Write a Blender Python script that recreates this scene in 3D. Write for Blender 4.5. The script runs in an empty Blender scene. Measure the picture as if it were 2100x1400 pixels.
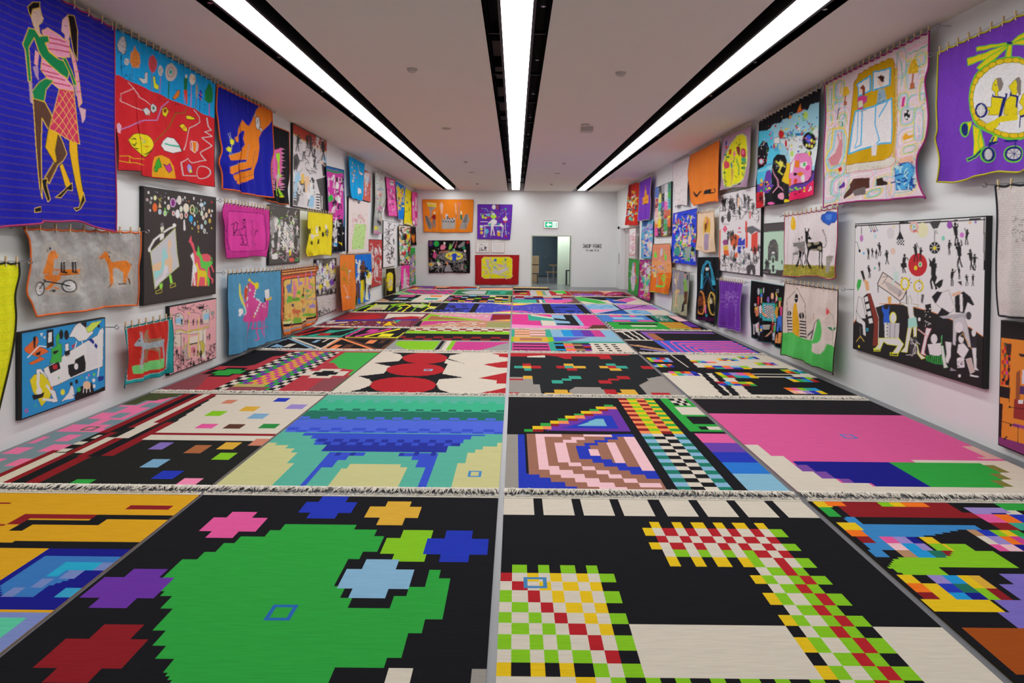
import bpy, math, random
import numpy as np

# ------------------------------------------------------------------ camera, world, light, exposure
F, PX, PITCH, ROLL = 1230.0, 1057.0, math.radians(0.8), math.radians(0.6)
PY = 501.0 + F * math.tan(PITCH)
EYE = 1.75
H_ROOM = 3.98
XL, XR = -4.22, 4.20
YB, YF = 25.0, -2.6            # back wall, wall behind the camera
EXPOSURE = 0.0
STRIP_POWER = 12.9
ALBEDO_GAIN = 1.38             # photographed tone -> surface colour

scene = bpy.context.scene
col = scene.collection
r0 = np.array([1.0, 0, 0]); f0 = np.array([0, math.cos(PITCH), -math.sin(PITCH)]); u0 = np.array([0, math.sin(PITCH), math.cos(PITCH)])
CR = r0 * math.cos(ROLL) + u0 * math.sin(ROLL)
CU = -r0 * math.sin(ROLL) + u0 * math.cos(ROLL)
CF = f0
CC = np.array([0, 0, EYE])

from mathutils import Matrix, Vector
cd = bpy.data.cameras.new('camera'); cam = bpy.data.objects.new('camera', cd); col.objects.link(cam)
cd.sensor_width = 36.0; cd.lens = 36.0 * F / 2100.0
cd.shift_x = (1050.0 - PX) / 2100.0; cd.shift_y = (PY - 700.0) / 2100.0
cd.clip_start = 0.05; cd.clip_end = 200
cam.matrix_world = Matrix(((CR[0], CU[0], -CF[0], CC[0]), (CR[1], CU[1], -CF[1], CC[1]), (CR[2], CU[2], -CF[2], CC[2]), (0, 0, 0, 1)))
scene.camera = cam
w = bpy.data.worlds.new('world'); scene.world = w; w.use_nodes = True
w.node_tree.nodes['Background'].inputs[0].default_value = (0.6, 0.65, 0.7, 1)
w.node_tree.nodes['Background'].inputs[1].default_value = 0.02
cy_ = scene.cycles
cy_.use_light_tree = False; cy_.max_bounces = 5; cy_.diffuse_bounces = 4; cy_.glossy_bounces = 2; cy_.transmission_bounces = 1; cy_.transparent_max_bounces = 2; cy_.caustics_reflective = False; cy_.caustics_refractive = False
vs = scene.view_settings
vs.view_transform = 'Standard'; vs.look = 'None'; vs.gamma = 1.0; vs.exposure = EXPOSURE; vs.use_curve_mapping = False

# ------------------------------------------------------------------ pixels of the photograph <-> points of the place
def ray(x, y):
    x = np.asarray(x, float); y = np.asarray(y, float)
    return ((x - PX) / F)[..., None] * CR - ((y - PY) / F)[..., None] * CU + CF
def on_plane(x, y, axis, val):
    d = ray(x, y); k = (val - CC[axis]) / d[..., axis]
    return CC + d * k[..., None]
def floor_at(x, y): return on_plane(x, y, 2, 0.012)
def project(P):
    v = np.asarray(P, float) - CC
    z = v @ CF
    return PX + F * (v @ CR) / z, PY - F * (v @ CU) / z

CROPS = dict(A1=(0, 0, 2.9167), A2=(220, 30, 3.889), A3=(430, 160, 5.0), A4=(20, 460, 3.3333), A5=(280, 370, 5.385), A6=(230, 600, 7.0),
             A7=(440, 400, 8.077), A8=(450, 530, 6.5625), B1=(780, 340, 3.387), B2=(680, 310, 8.235), B3=(680, 460, 7.778), B4=(850, 390, 6.667),
             B5=(1060, 430, 7.778), B6=(1260, 340, 8.75), B7=(1260, 460, 7.0), B8=(1380, 240, 5.833), C1=(1380, 420, 5.385), C2=(1540, 160, 5.0),
             C3=(1680, 60, 3.784), C4=(1900, 20, 3.684), C5=(1550, 410, 8.235), C6=(1520, 560, 6.087), C7=(1740, 430, 3.590), C8=(2000, 360, 2.414),
             D1=(0, 1000, 1.981), D2=(1000, 1000, 1.909), D3=(0, 780, 3.182), D4=(430, 780, 3.3333), D5=(1020, 780, 3.387), D6=(1400, 790, 3.0),
             D7=(300, 700, 2.763), D8=(1020, 700, 2.692), E1=(500, 580, 3.75), E2=(1020, 580, 3.75), E3=(700, 575, 5.833), E4=(1040, 575, 5.833), P=(0, 0, 1.0))
def crop_pt(c, x, y):
    o = CROPS[c]; return o[0] + x / o[2], o[1] + y / o[2]
def pts(c, s):
    return [crop_pt(c, *map(float, q.split(','))) for q in s.split()]

# ------------------------------------------------------------------ colours
PAL = dict(k='17171b', w='e4e2e3', s='d6cdbd', o='f4751f', O='d85f14', r='b3232b', R='8b1d24', y='e6c01c', Y='e6dc2e', g='2fa340', G='1d6b3c',
           l='84c422', b='2438b4', B='171a86', c='2196d6', C='86b4d2', t='38a48e', T='1f7a66', p='e25a9c', P='edc0c6', m='b43088', v='6b35a2',
           V='9a88c8', n='5a382c', N='b58a66', h='8c8b8c', H='b9b8ba', d='3b393b', x='f0b08e', z='a6a6a4', a='d9a93a', q='c9c68c', M='c8408c',
           u='4a62cc', j='4a5230', f='f48cb2', i='bfe3cf',
           **{'1': '58b09a', '2': '3cb389', '3': '23705e', '4': '5068d8', '5': '3850c8', '6': '26329a', '7': 'ee8c58', '8': '9c6b58', '9': '98938c'})
def srgb(hx):
    c = [int(hx[k:k + 2], 16) / 255 for k in (0, 2, 4)]
    return [x / 12.92 if x <= 0.04045 else ((x + 0.055) / 1.055) ** 2.4 for x in c]
RUG_GAIN = 0.97
GAIN = [ALBEDO_GAIN]
def colour(t):
    hx = t[1:] if t.startswith('#') else PAL[t]
    return np.minimum(np.array(srgb(hx)) * GAIN[0], 0.86)
def rgba(hx, gain=1.0):
    c = srgb(hx.lstrip('#')); return (min(c[0] * gain, .9), min(c[1] * gain, .9), min(c[2] * gain, .9), 1)

# ------------------------------------------------------------------ a painter that fills polygons over a cloud of sample points
def inside(U, V, P):
    m = np.zeros(U.shape, bool)
    n = len(P); x1, y1 = P[-1]
    for x2, y2 in P:
        if y1 != y2:
            c = ((V >= y1) != (V >= y2))
            xi = x1 + (V - y1) * ((x2 - x1) / (y2 - y1))
            m ^= c & (U < xi)
        x1, y1 = x2, y2
    return m
class Painter:
    """ops are given in photo coordinates; tr maps them to the sample space (U,V)"""
    def __init__(self, U, V, base, tr, seed=1, ortho=False):
        self.U, self.V, self.tr, self.ortho = U.ravel(), V.ravel(), tr, ortho
        self.col = np.tile(colour(base), (self.U.size, 1))
        self.rng = random.Random(seed); self.crop = 'P'
        self.rect_tr = None
    def fill(self, P, c):
        x0 = min(p[0] for p in P); x1 = max(p[0] for p in P); y0 = min(p[1] for p in P); y1 = max(p[1] for p in P)
        idx = np.nonzero((self.U >= x0) & (self.U <= x1) & (self.V >= y0) & (self.V <= y1))[0]
        if idx.size == 0: return
        m = inside(self.U[idx], self.V[idx], P)
        self.col[idx[m]] = c
    def poly(self, P, c, snap=True):
        Q = [self.tr(*p) for p in P]
        if self.ortho and snap:
            Q = [list(q) for q in Q]; n = len(Q)
            for k in range(n):
                a, b = Q[k], Q[(k + 1) % n]
                du, dv = abs(a[0] - b[0]), abs(a[1] - b[1])
                if du < 0.075 and dv > 1.5 * du: b[0] = a[0]
                elif dv < 0.09 and du > 1.5 * dv: b[1] = a[1]
        self.fill(Q, c)
    def stroke(self, P, wd, c):
        for (x1, y1), (x2, y2) in zip(P[:-1], P[1:]):
            L = math.hypot(x2 - x1, y2 - y1) or 1e-6
            nx, ny = -(y2 - y1) / L * wd / 2, (x2 - x1) / L * wd / 2
            ex, ey = (x2 - x1) / L * wd * .3, (y2 - y1) / L * wd * .3
            self.poly([(x1 + nx - ex, y1 + ny - ey), (x2 + nx + ex, y2 + ny + ey), (x2 - nx + ex, y2 - ny + ey), (x1 - nx - ex, y1 - ny - ey)], c, False)
    def ell(self, cx, cy, rx, ry, c, n=16, rot=0):
        ca, sa = math.cos(rot), math.sin(rot)
        self.poly([(cx + rx * math.cos(a) * ca - ry * math.sin(a) * sa, cy + rx * math.cos(a) * sa + ry * math.sin(a) * ca) for a in [2 * math.pi * k / n for k in range(n)]], c, False)
    def figure(self, x, y, h, c, c2=None):
        """a small standing or dancing figure, feet at y"""
        R = self.rng; wd = h * .058; hx = x + R.uniform(-.06, .06) * h
        top, hip, sh = y - h, y - h * .46, y - h * .8
        k = .55
        for s in (-1, 1):
            kx = x + s * R.uniform(.02, .16) * h * k; fx = x + s * R.uniform(.03, .22) * h * k
            self.stroke([(x, hip), (kx, y - h * .24), (fx, y)], wd, c2 if c2 is not None else c)
            ex = hx + s * R.uniform(.12, .26) * h * k; ey = sh + R.uniform(-.08, .2) * h
            self.stroke([(hx, sh), (ex, ey), (ex + s * R.uniform(-.1, .16) * h * k, ey + R.uniform(-.22, .16) * h)], wd * .8, c)
        b = h * .11 * k * 1.6
        self.poly([(hx - b, sh - h * .02), (hx + b, sh - h * .02), (x + b * .75, hip + h * .03), (x - b * .75, hip + h * .03)], c)
        self.ell(hx, top + h * .09, h * .06, h * .095, c, 8)
    def run(self, text):
        R = self.rng
        for line in text.strip().splitlines():
            t = line.split()
            if not t or t[0].startswith('//'): continue
            op = t[0]
            if op.startswith('@'): self.crop = op[1:]; continue
            sc = CROPS[self.crop][2]
            xy = lambda q: crop_pt(self.crop, *map(float, q.split(',')))
            if op == 'p': self.poly([xy(q) for q in t[2:]], colour(t[1]))
            elif op == 'o':                                     # filled with an outline: o fill line width pts
                P = [xy(q) for q in t[4:]]; self.poly(P, colour(t[1])); self.stroke(P + P[:1], float(t[3]) / sc, colour(t[2]))
            elif op == 'l': self.stroke([xy(q) for q in t[3:]], float(t[2]) / sc, colour(t[1]))
            elif op == 'q': P = [xy(q) for q in t[3:]]; self.stroke(P + P[:1], float(t[2]) / sc, colour(t[1]))
            elif op == 'e':
                c = xy(t[2]); rx, ry = map(float, t[3].split(',')); self.ell(c[0], c[1], rx / sc, ry / sc, colour(t[1]), 22)
            elif op == 'E':                                     # E line fill width c r
                c = xy(t[4]); rx, ry = map(float, t[5].split(',')); wd = float(t[3])
                self.ell(c[0], c[1], (rx + wd / 2) / sc, (ry + wd / 2) / sc, colour(t[1]), 24); self.ell(c[0], c[1], (rx - wd / 2) / sc, (ry - wd / 2) / sc, colour(t[2]), 24)
            elif op == 'r':
                a, b = xy(t[2]), xy(t[3])
                if self.ortho:
                    A, B = self.tr(*a), self.tr(*b); self.fill([A, (B[0], A[1]), B, (A[0], B[1])], colour(t[1]))
                else: self.poly([a, (b[0], a[1]), b, (a[0], b[1])], colour(t[1]))
            elif op == 'c':                                     # a woven column: c colour yref xa,xb ya,yb
                yr = float(t[2]); xa, xb = map(float, t[3].split(',')); ya, yb = map(float, t[4].split(','))
                a, b = self.tr(*crop_pt(self.crop, xa, yr)), self.tr(*crop_pt(self.crop, xb, yr)); va, vb = self.tr(*crop_pt(self.crop, xa, ya))[1], self.tr(*crop_pt(self.crop, xa, yb))[1]
                self.fill([(a[0], va), (b[0], va), (b[0], vb), (a[0], vb)], colour(t[1]))
            elif op == '+':                                     # + colour centre size (metres, on the floor)
                u, v = self.tr(*xy(t[2])); s = float(t[3]) / 2
                for a, b in ((s, s / 2), (s / 2, s)): self.fill([(u - a, v - b), (u + a, v - b), (u + a, v + b), (u - a, v + b)], colour(t[1]))
            elif op == 'Q':                                     # small woven square outline on the floor
                u, v = self.tr(*xy(t[2])); s = float(t[3]) / 2; wd = float(t[4])
                c = colour(t[1])
                for P in (((-s, -s), (s, -s + wd)), ((-s, s - wd), (s, s)), ((-s, -s), (-s + wd, s)), ((s - wd, -s), (s, s))):
                    (a, b), (e, g) = P; self.fill([(u + a, v + b), (u + e, v + b), (u + e, v + g), (u + a, v + g)], c)
            elif op == 'g':                                     # g nx ny rows quad(tl tr br bl)
                nx, ny = int(t[1]), int(t[2]); rows = t[3].split('/'); q = [self.tr(*xy(s)) for s in t[4:8]]
                if self.ortho:
                    u0_ = (q[0][0] + q[3][0]) / 2; u1_ = (q[1][0] + q[2][0]) / 2; v0_ = (q[0][1] + q[1][1]) / 2; v1_ = (q[2][1] + q[3][1]) / 2
                    q = [(u0_, v0_), (u1_, v0_), (u1_, v1_), (u0_, v1_)]
                def at(a, b): return tuple((q[0][k] * (1 - a) + q[1][k] * a) * (1 - b) + (q[3][k] * (1 - a) + q[2][k] * a) * b for k in (0, 1))
                for j in range(ny):
                    row = rows[j % len(rows)]
                    for i in range(nx):
                        ch = row[i % len(row)]
                        if ch == '.': continue
                        self.fill([at(i / nx, j / ny), at((i + 1) / nx, j / ny), at((i + 1) / nx, (j + 1) / ny), at(i / nx, (j + 1) / ny)], colour(ch))
            elif op in 'fdi':
                a, b = xy(t[2]), xy(t[3]); n = int(t[4]); cs = [colour(t[1])] if t[1][0] == '#' else [colour(ch) for ch in t[1]]
                v = list(map(float, t[5].split(',')))
                for k in range(n):
                    x, y = R.uniform(a[0], b[0]), R.uniform(a[1], b[1]); c = R.choice(cs)
                    if op == 'f': self.figure(x, y, v[0] / sc * R.uniform(.7, 1.2), c, R.choice(cs))
                    elif op == 'd': r_ = R.uniform(v[0], v[1]) / sc; self.ell(x, y, r_ * .8, r_, c, 9)
                    elif self.ortho:            # a short woven dash
                        L, h_ = v[0] / sc * R.uniform(.3, .8), v[1] / sc * .6
                        A, B = self.tr(x - L / 2, y + h_ / 2), self.tr(x + L / 2, y - h_ / 2)
                        self.fill([A, (B[0], A[1]), B, (A[0], B[1])], c)
                    else:
                        an = R.uniform(0, 6.3); L = v[0] / sc * R.uniform(.5, 1.2); a2 = an + R.uniform(-1, 1)
                        self.stroke([(x, y), (x + L * .5 * math.cos(an), y + L * .5 * math.sin(an)), (x + L * .5 * math.cos(an) + L * .5 * math.cos(a2), y + L * .5 * math.sin(an) + L * .5 * math.sin(a2))], v[1] / sc, c)

# ------------------------------------------------------------------ meshes and objects
def mesh_from(name, V, Fc, smooth=False):
    V = np.asarray(V, dtype=np.float32).reshape(-1, 3)
    me = bpy.data.meshes.new(name)
    if isinstance(Fc, np.ndarray):
        n, k = Fc.shape
        me.vertices.add(len(V)); me.vertices.foreach_set('co', V.ravel())
        me.loops.add(n * k); me.loops.foreach_set('vertex_index', Fc.astype(np.int32).ravel())
        me.polygons.add(n); me.polygons.foreach_set('loop_start', np.arange(0, n * k, k, dtype=np.int32)); me.polygons.foreach_set('loop_total', np.full(n, k, np.int32))
        me.update(calc_edges=True)
    else:
        me.from_pydata([tuple(map(float, v)) for v in V], [], Fc); me.update()
    if smooth: me.polygons.foreach_set('use_smooth', np.ones(len(me.polygons), bool))
    return me
def obj(name, me, m=None, parent=None, **props):
    o = bpy.data.objects.new(name, me); col.objects.link(o)
    if m is not None and me is not None and len(me.materials) == 0: me.materials.append(m)
    if parent is not None:
        o.parent = parent
    for k_, v_ in props.items(): o[k_] = v_
    return o
def thing(name, label, cat, loc, group=None):
    o = bpy.data.objects.new(name, None); col.objects.link(o); o.location = loc
    o.empty_display_size = .1
    o['label'] = label; o['category'] = cat
    if group: o['group'] = group
    return o
class MB:
    def __init__(s): s.v = []; s.f = []
    def box(s, x0, y0, z0, x1, y1, z1):
        b = len(s.v)
        s.v += [(x, y, z) for z in (z0, z1) for y in (y0, y1) for x in (x0, x1)]
        s.f += [[b + i for i in q] for q in ((0, 2, 3, 1), (4, 5, 7, 6), (0, 1, 5, 4), (2, 6, 7, 3), (0, 4, 6, 2), (1, 3, 7, 5))]; return s
    def quad(s, a, b_, c, d):
        b = len(s.v); s.v += [a, b_, c, d]; s.f.append([b, b + 1, b + 2, b + 3]); return s
    def tube(s, P, r, n=6, cap=True, closed=False):
        P = [np.asarray(p, float) for p in P]; b = len(s.v); N = len(P)
        for i, p in enumerate(P):
            a = P[(i - 1) % N] if (closed or i > 0) else p; c = P[(i + 1) % N] if (closed or i < N - 1) else p
            t = c - a; t = t / (np.linalg.norm(t) + 1e-9)
            ref = np.array([0, 0, 1.0]) if abs(t[2]) < .9 else np.array([1.0, 0, 0])
            e1 = np.cross(t, ref); e1 /= np.linalg.norm(e1); e2 = np.cross(t, e1)
            rr = r[i] if isinstance(r, (list, tuple)) else r
            for k in range(n):
                an = 2 * math.pi * k / n; s.v.append(tuple(p + rr * (math.cos(an) * e1 + math.sin(an) * e2)))
        for i in range(N if closed else N - 1):
            j = (i + 1) % N
            for k in range(n):
                s.f.append([b + i * n + k, b + i * n + (k + 1) % n, b + j * n + (k + 1) % n, b + j * n + k])
        if cap and not closed:
            s.f.append([b + k for k in range(n)][::-1]); s.f.append([b + (N - 1) * n + k for k in range(n)])
        return s
    def cyl(s, a, b_, r, n=12): return s.tube([a, b_], r, n)
    def mesh(s, name, off=(0, 0, 0), smooth=False):
        V = np.array(s.v, float) - np.array(off, float)
        return mesh_from(name, V, s.f, smooth)
def bevel_mod(o, wd, seg=2):
    m = o.modifiers.new('bevel', 'BEVEL'); m.width = wd; m.segments = seg; m.limit_method = 'ANGLE'; return o

# ------------------------------------------------------------------ materials
def nodes_of(name):
    m = bpy.data.materials.new(name); m.use_nodes = True
    return m, m.node_tree.nodes, m.node_tree.links, m.node_tree.nodes['Principled BSDF']
def solid(name, hx, rough=.6, metal=0.0, noise=0.0, scale=20, bump=0.0, gain=1.0, spec=None):
    m, N, L, B = nodes_of(name)
    c = rgba(hx, gain); B.inputs['Base Color'].default_value = c; B.inputs['Roughness'].default_value = rough; B.inputs['Metallic'].default_value = metal
    if spec is not None: B.inputs['Specular IOR Level'].default_value = spec
    tc = N.new('ShaderNodeTexCoord'); nz = N.new('ShaderNodeTexNoise'); nz.inputs['Scale'].default_value = scale; nz.inputs['Detail'].default_value = 4
    L.new(tc.outputs['Object'], nz.inputs['Vector'])
    if noise:
        mx = N.new('ShaderNodeMix'); mx.data_type = 'RGBA'
        mx.inputs[6].default_value = tuple(x * (1 - noise) for x in c[:3]) + (1,); mx.inputs[7].default_value = tuple(min(x * (1 + noise), .95) for x in c[:3]) + (1,)
        L.new(nz.outputs['Fac'], mx.inputs[0]); L.new(mx.outputs[2], B.inputs['Base Color'])
    if bump:
        bp = N.new('ShaderNodeBump'); bp.inputs['Strength'].default_value = bump; bp.inputs['Distance'].default_value = .01
        L.new(nz.outputs['Fac'], bp.inputs['Height']); L.new(bp.outputs[0], B.inputs['Normal'])
    return m
def attr_mat(name, rough, var, wave_scale, wave_axis, bump, fold=0.0, fold_scale=3.0, metal=0.0, spec=.3, sheen=0.0):
    """picture colour comes from the mesh's own thread colours; fibre relief and fading are procedural"""
    m, N, L, B = nodes_of(name)
    B.inputs['Roughness'].default_value = rough; B.inputs['Metallic'].default_value = metal; B.inputs['Specular IOR Level'].default_value = spec
    if sheen: B.inputs['Sheen Weight'].default_value = sheen
    at = N.new('ShaderNodeAttribute'); at.attribute_name = 'thread'
    tc = N.new('ShaderNodeTexCoord')
    mp = N.new('ShaderNodeMapping'); L.new(tc.outputs['Object'], mp.inputs['Vector']); mp.inputs['Scale'].default_value = wave_axis
    nz = N.new('ShaderNodeTexNoise'); nz.inputs['Scale'].default_value = wave_scale; nz.inputs['Detail'].default_value = 3
    L.new(mp.outputs[0], nz.inputs['Vector'])
    mr = N.new('ShaderNodeMapRange'); mr.inputs[1].default_value = .3; mr.inputs[2].default_value = .7; mr.inputs[3].default_value = 1 - var; mr.inputs[4].default_value = 1 + var
    L.new(nz.outputs['Fac'], mr.inputs[0])
    mx = N.new('ShaderNodeMix'); mx.data_type = 'RGBA'; mx.blend_type = 'MULTIPLY'; mx.inputs[0].default_value = 1
    L.new(at.outputs['Color'], mx.inputs[6]); L.new(mr.outputs[0], mx.inputs[7]); L.new(mx.outputs[2], B.inputs['Base Color'])
    bp = N.new('ShaderNodeBump'); bp.inputs['Strength'].default_value = bump; bp.inputs['Distance'].default_value = .006
    L.new(nz.outputs['Fac'], bp.inputs['Height'])
    last = bp
    if fold:
        n2 = N.new('ShaderNodeTexNoise'); n2.inputs['Scale'].default_value = fold_scale; n2.inputs['Detail'].default_value = 2; L.new(tc.outputs['Object'], n2.inputs['Vector'])
        b2 = N.new('ShaderNodeBump'); b2.inputs['Strength'].default_value = fold; b2.inputs['Distance'].default_value = .05
        L.new(n2.outputs['Fac'], b2.inputs['Height']); L.new(bp.outputs[0], b2.inputs['Normal']); last = b2
    L.new(last.outputs[0], B.inputs['Normal'])
    return m
def emit(name, hx, power):
    m, N, L, B = nodes_of(name)
    B.inputs['Base Color'].default_value = rgba(hx); B.inputs['Emission Color'].default_value = rgba(hx); B.inputs['Emission Strength'].default_value = power
    return m
M = dict(
    wall=solid('white_wall_paint', 'e1e5e5', .75, noise=.02, scale=3, bump=.03, gain=1.13),
    ceiling=solid('ceiling_plaster', 'e4ddd6', .85, noise=.02, scale=2, gain=1.12),
    floor=solid('grey_resin_floor', '6e7074', .28, noise=.08, scale=2.5, bump=.01),
    black=solid('matt_black_lining', '141518', .8, noise=.2, scale=6),
    housing=solid('black_light_housing', '1c1d20', .5, noise=.1, scale=8),
    strip=emit('luminous_diffuser', 'fbfbfb', STRIP_POWER),
    wood=solid('clothespin_wood', 'dcc6a0', .7, noise=.12, scale=60, gain=1.1),
    steel=solid('bright_steel', 'b8b8bc', .3, 1.0, noise=.05, scale=40),
    frame=solid('black_stretcher', '17171a', .6, noise=.15, scale=15),
    canvas=attr_mat('painted_canvas', .65, .03, 60, (1, 1, 1), .08),
    cloth=attr_mat('embroidered_cloth', .85, .10, 55, (1, 1, 2.2), .3, fold=.45, fold_scale=5, spec=.12),
    silver=attr_mat('silver_cloth', .42, .10, 30, (1, 1, 1), .3, fold=.7, fold_scale=4, metal=.35, spec=.5),
    kilim=attr_mat('kilim_wool', .95, .07, 22, (.35, 7.0, 1), .25, fold=.10, fold_scale=2.0, spec=.1),
    fringe=solid('cotton_fringe', 'd8d2c6', .95, noise=.12, scale=80, gain=1.15),
    door=solid('white_door_paint', 'd6d4d2', .5, noise=.02, scale=4, gain=1.1),
    plastic=solid('white_plastic', 'c9c3bd', .5, noise=.02, scale=10),
    ink=solid('wall_lettering_black', '2c2a2c', .7, noise=.1, scale=10),
    slate=solid('slate_blue_wall', '566876', .7, noise=.05, scale=3),
    ply=solid('birch_plywood', 'b89a78', .6, noise=.12, scale=7),
    oak=solid('oak_tabletop', 'a88558', .5, noise=.15, scale=9),
    green_lit_white=solid('white_wall_green_lit', 'c9d4c2', .7, noise=.03, scale=3),  # white partition and door frame, greenish light put into the colour
    paper=solid('drawing_paper', 'e2e0dc', .8, noise=.02, scale=20),
    sign_green=emit('exit_sign_green', '0aa070', .9),
    sign_white=emit('exit_sign_white', 'f4fff8', 1.0),
    lens=solid('dark_lens', '101216', .2, noise=.1, scale=30),
)
EDGE = {}
def edge_mat(t):
    if t not in EDGE: EDGE[t] = solid('edging_' + t.strip('#'), t.strip('#') if t.startswith('#') else PAL[t], .8, noise=.12, scale=90, bump=.2)
    return EDGE[t]

# ------------------------------------------------------------------ the room
def struct(name, mb, m, parent=None, off=(0, 0, 0)):
    o = obj(name, mb.mesh(name, off), m, parent)
    if parent is None: o['kind'] = 'structure'
    return o
T = .25
DX0, DX1, DZ = floor_at(1091.5, 588)[0], floor_at(1170, 589)[0], 2.10
DX0 = (1091.5 - PX) / F * YB; DX1 = (1169.5 - PX) / F * YB
struct('floor', MB().box(XL - T, YF - T, -.2, XR + 1.5, YB + 9, 0), M['floor'])
struct('wall_left', MB().box(XL - T, YF, 0, XL, YB + T, H_ROOM + .5), M['wall'])
RY0, RY1, RZ = 20.3, 23.9, 2.42      # the door recess in the right wall
struct('wall_right', MB().box(XR, YF, 0, XR + T, RY0, H_ROOM + .5).box(XR, RY1, 0, XR + T, YB + T, H_ROOM + .5).box(XR, RY0, RZ, XR + T, RY1, H_ROOM + .5)
       .box(XR + T, RY0 - .3, 0, XR + T + .1, RY1 + .3, H_ROOM), M['wall'])
struct('wall_back', MB().box(XL, YB, 0, DX0, YB + T, H_ROOM + .5).box(DX1, YB, 0, XR + .3, YB + T, H_ROOM + .5).box(DX0, YB, DZ, DX1, YB + T, H_ROOM + .5), M['wall'])
struct('wall_front', MB().box(XL - T, YF - T, 0, XR + T, YF, H_ROOM + .5), M['wall'])
LIGHT_X = (-2.66, -0.01, 2.65); SW, LW = .33, .15
edges = [XL] + [e for x in LIGHT_X for e in (x - SW, x + SW)] + [XR + .35]
mb = MB()
for k in range(0, len(edges), 2): mb.box(edges[k], YF, H_ROOM, edges[k + 1], YB + T, H_ROOM + .12)
struct('ceiling', mb, M['ceiling'])
mb = MB().box(XL - T, YF - T, H_ROOM + .5, XR + T + .1, YB + T, H_ROOM + .6)
struct('trim_1', mb, M['black'])
for k, x in enumerate(LIGHT_X):                 # the three black recesses and their luminous strips
    z = H_ROOM
    LY0, LY1 = 1.2, YB - .45
    ch = MB().box(x - SW - .01, YF, z + .005, x - SW, YB, z + .5).box(x + SW, YF, z + .005, x + SW + .01, YB, z + .5)
    struct('trim_%d' % (k + 2), ch, M['black'])
    side = ('left', 'middle', 'right')[k]
    t = thing('ceiling_light', 'long white luminous strip in the %s black ceiling recess' % side, 'ceiling light', (x, YB / 2, z), 'linear ceiling lights')
    off = (x, YB / 2, z)
    obj('diffuser', MB().box(x - LW, LY0, z + .0, x + LW, LY1, z + .012).mesh('diffuser', off), M['strip'], t)
    h = MB().box(x - LW - .03, LY0, z - .015, x - LW, LY1, z + .14).box(x + LW, LY0, z - .015, x + LW + .03, LY1, z + .14).box(x - LW, LY0, z + .014, x + LW, LY1, z + .14)
    obj('housing', h.mesh('housing', off), M['housing'], t)
    bar = MB().box(-SW, -.015, .16, SW, .015, .2).mesh('bracket')
    clip = MB().box(-.01, -.02, -.012, .01, .02, .05).box(-.025, -.006, -.012, .025, .006, .002).mesh('clip')
    bar.materials.append(M['housing']); clip.materials.append(M['steel'])
    for q in range(14):
        y = 1.9 + q * 1.65 - YB / 2
        obj('bracket', bar, None, t).location = (0, y, 0)
        if q % 1 == 0: obj('clip', clip, None, t).location = (LW + .10 if k else -LW - .10, y + .5, .03)
    if k == 1:
        duct = MB().box(x - SW + .02, -.3, .3, x - LW - .04, .3, .36).mesh('duct'); duct.materials.append(solid('galvanised_duct', '4a4038', .6, noise=.2, scale=4))
        for q in range(5): obj('duct', duct, None, t).location = (-x, 7.8 + q * 1.1 - YB / 2, 0)

# ceiling fittings
def disc(mb, x, y, z0, z1, r, n=20): return mb.tube([(x, y, z0), (x, y, z1)], r, n)
FIT = [(845, 141, .06, 'smoke', 'round smoke detector on the left ceiling panel'), (1273, 149, .06, 'smoke', 'round smoke detector on the right ceiling panel'),
       (915, 263, .09, 'vent', 'flat round ceiling disc near the left light strip'), (1203, 261, .09, 'box', 'small white box with a disc under it on the right ceiling panel'),
       (955, 331, .05, 'smoke', 'far left small ceiling sensor'), (967, 353, .09, 'vent', 'flat ceiling disc far back on the left panel'),
       (1157, 334, .05, 'smoke', 'far right small ceiling sensor'), (1143, 355, .09, 'vent', 'flat ceiling disc far back on the right panel'),
       (979, 376, .05, 'smoke', 'ceiling sensor closest to the back wall on the left'), (1131, 377, .05, 'smoke', 'ceiling sensor closest to the back wall on the right')]
for x, y, r, kind, lab in FIT:
    p = on_plane(x, y, 2, H_ROOM); z = H_ROOM
    t = thing('smoke_detector' if kind == 'smoke' else 'ceiling_disc' if kind == 'vent' else 'ceiling_sensor_box', lab, 'detector' if kind != 'vent' else 'ceiling disc', (p[0], p[1], z), 'ceiling fittings')
    if kind == 'smoke':
        obj('base', disc(MB(), 0, 0, -.015, 0, r * 1.15).mesh('base', smooth=False), M['plastic'], t); obj('cap', MB().tube([(0, 0, -.05), (0, 0, -.04), (0, 0, -.015)], [r * .5, r * .85, r * .95], 20).mesh('cap'), M['plastic'], t)
    elif kind == 'vent':
        obj('plate', disc(MB(), 0, 0, -.012, 0, r).mesh('plate'), M['plastic'], t); obj('core', disc(MB(), 0, 0, -.022, -.01, r * .6).mesh('core'), M['plastic'], t)
    else:
        obj('box', MB().box(-.11, -.1, -.09, .11, .1, 0).mesh('box'), M['plastic'], t); obj('disc', disc(MB(), -.06, -.28, -.03, 0, .08).mesh('disc'), M['plastic'], t)

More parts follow.
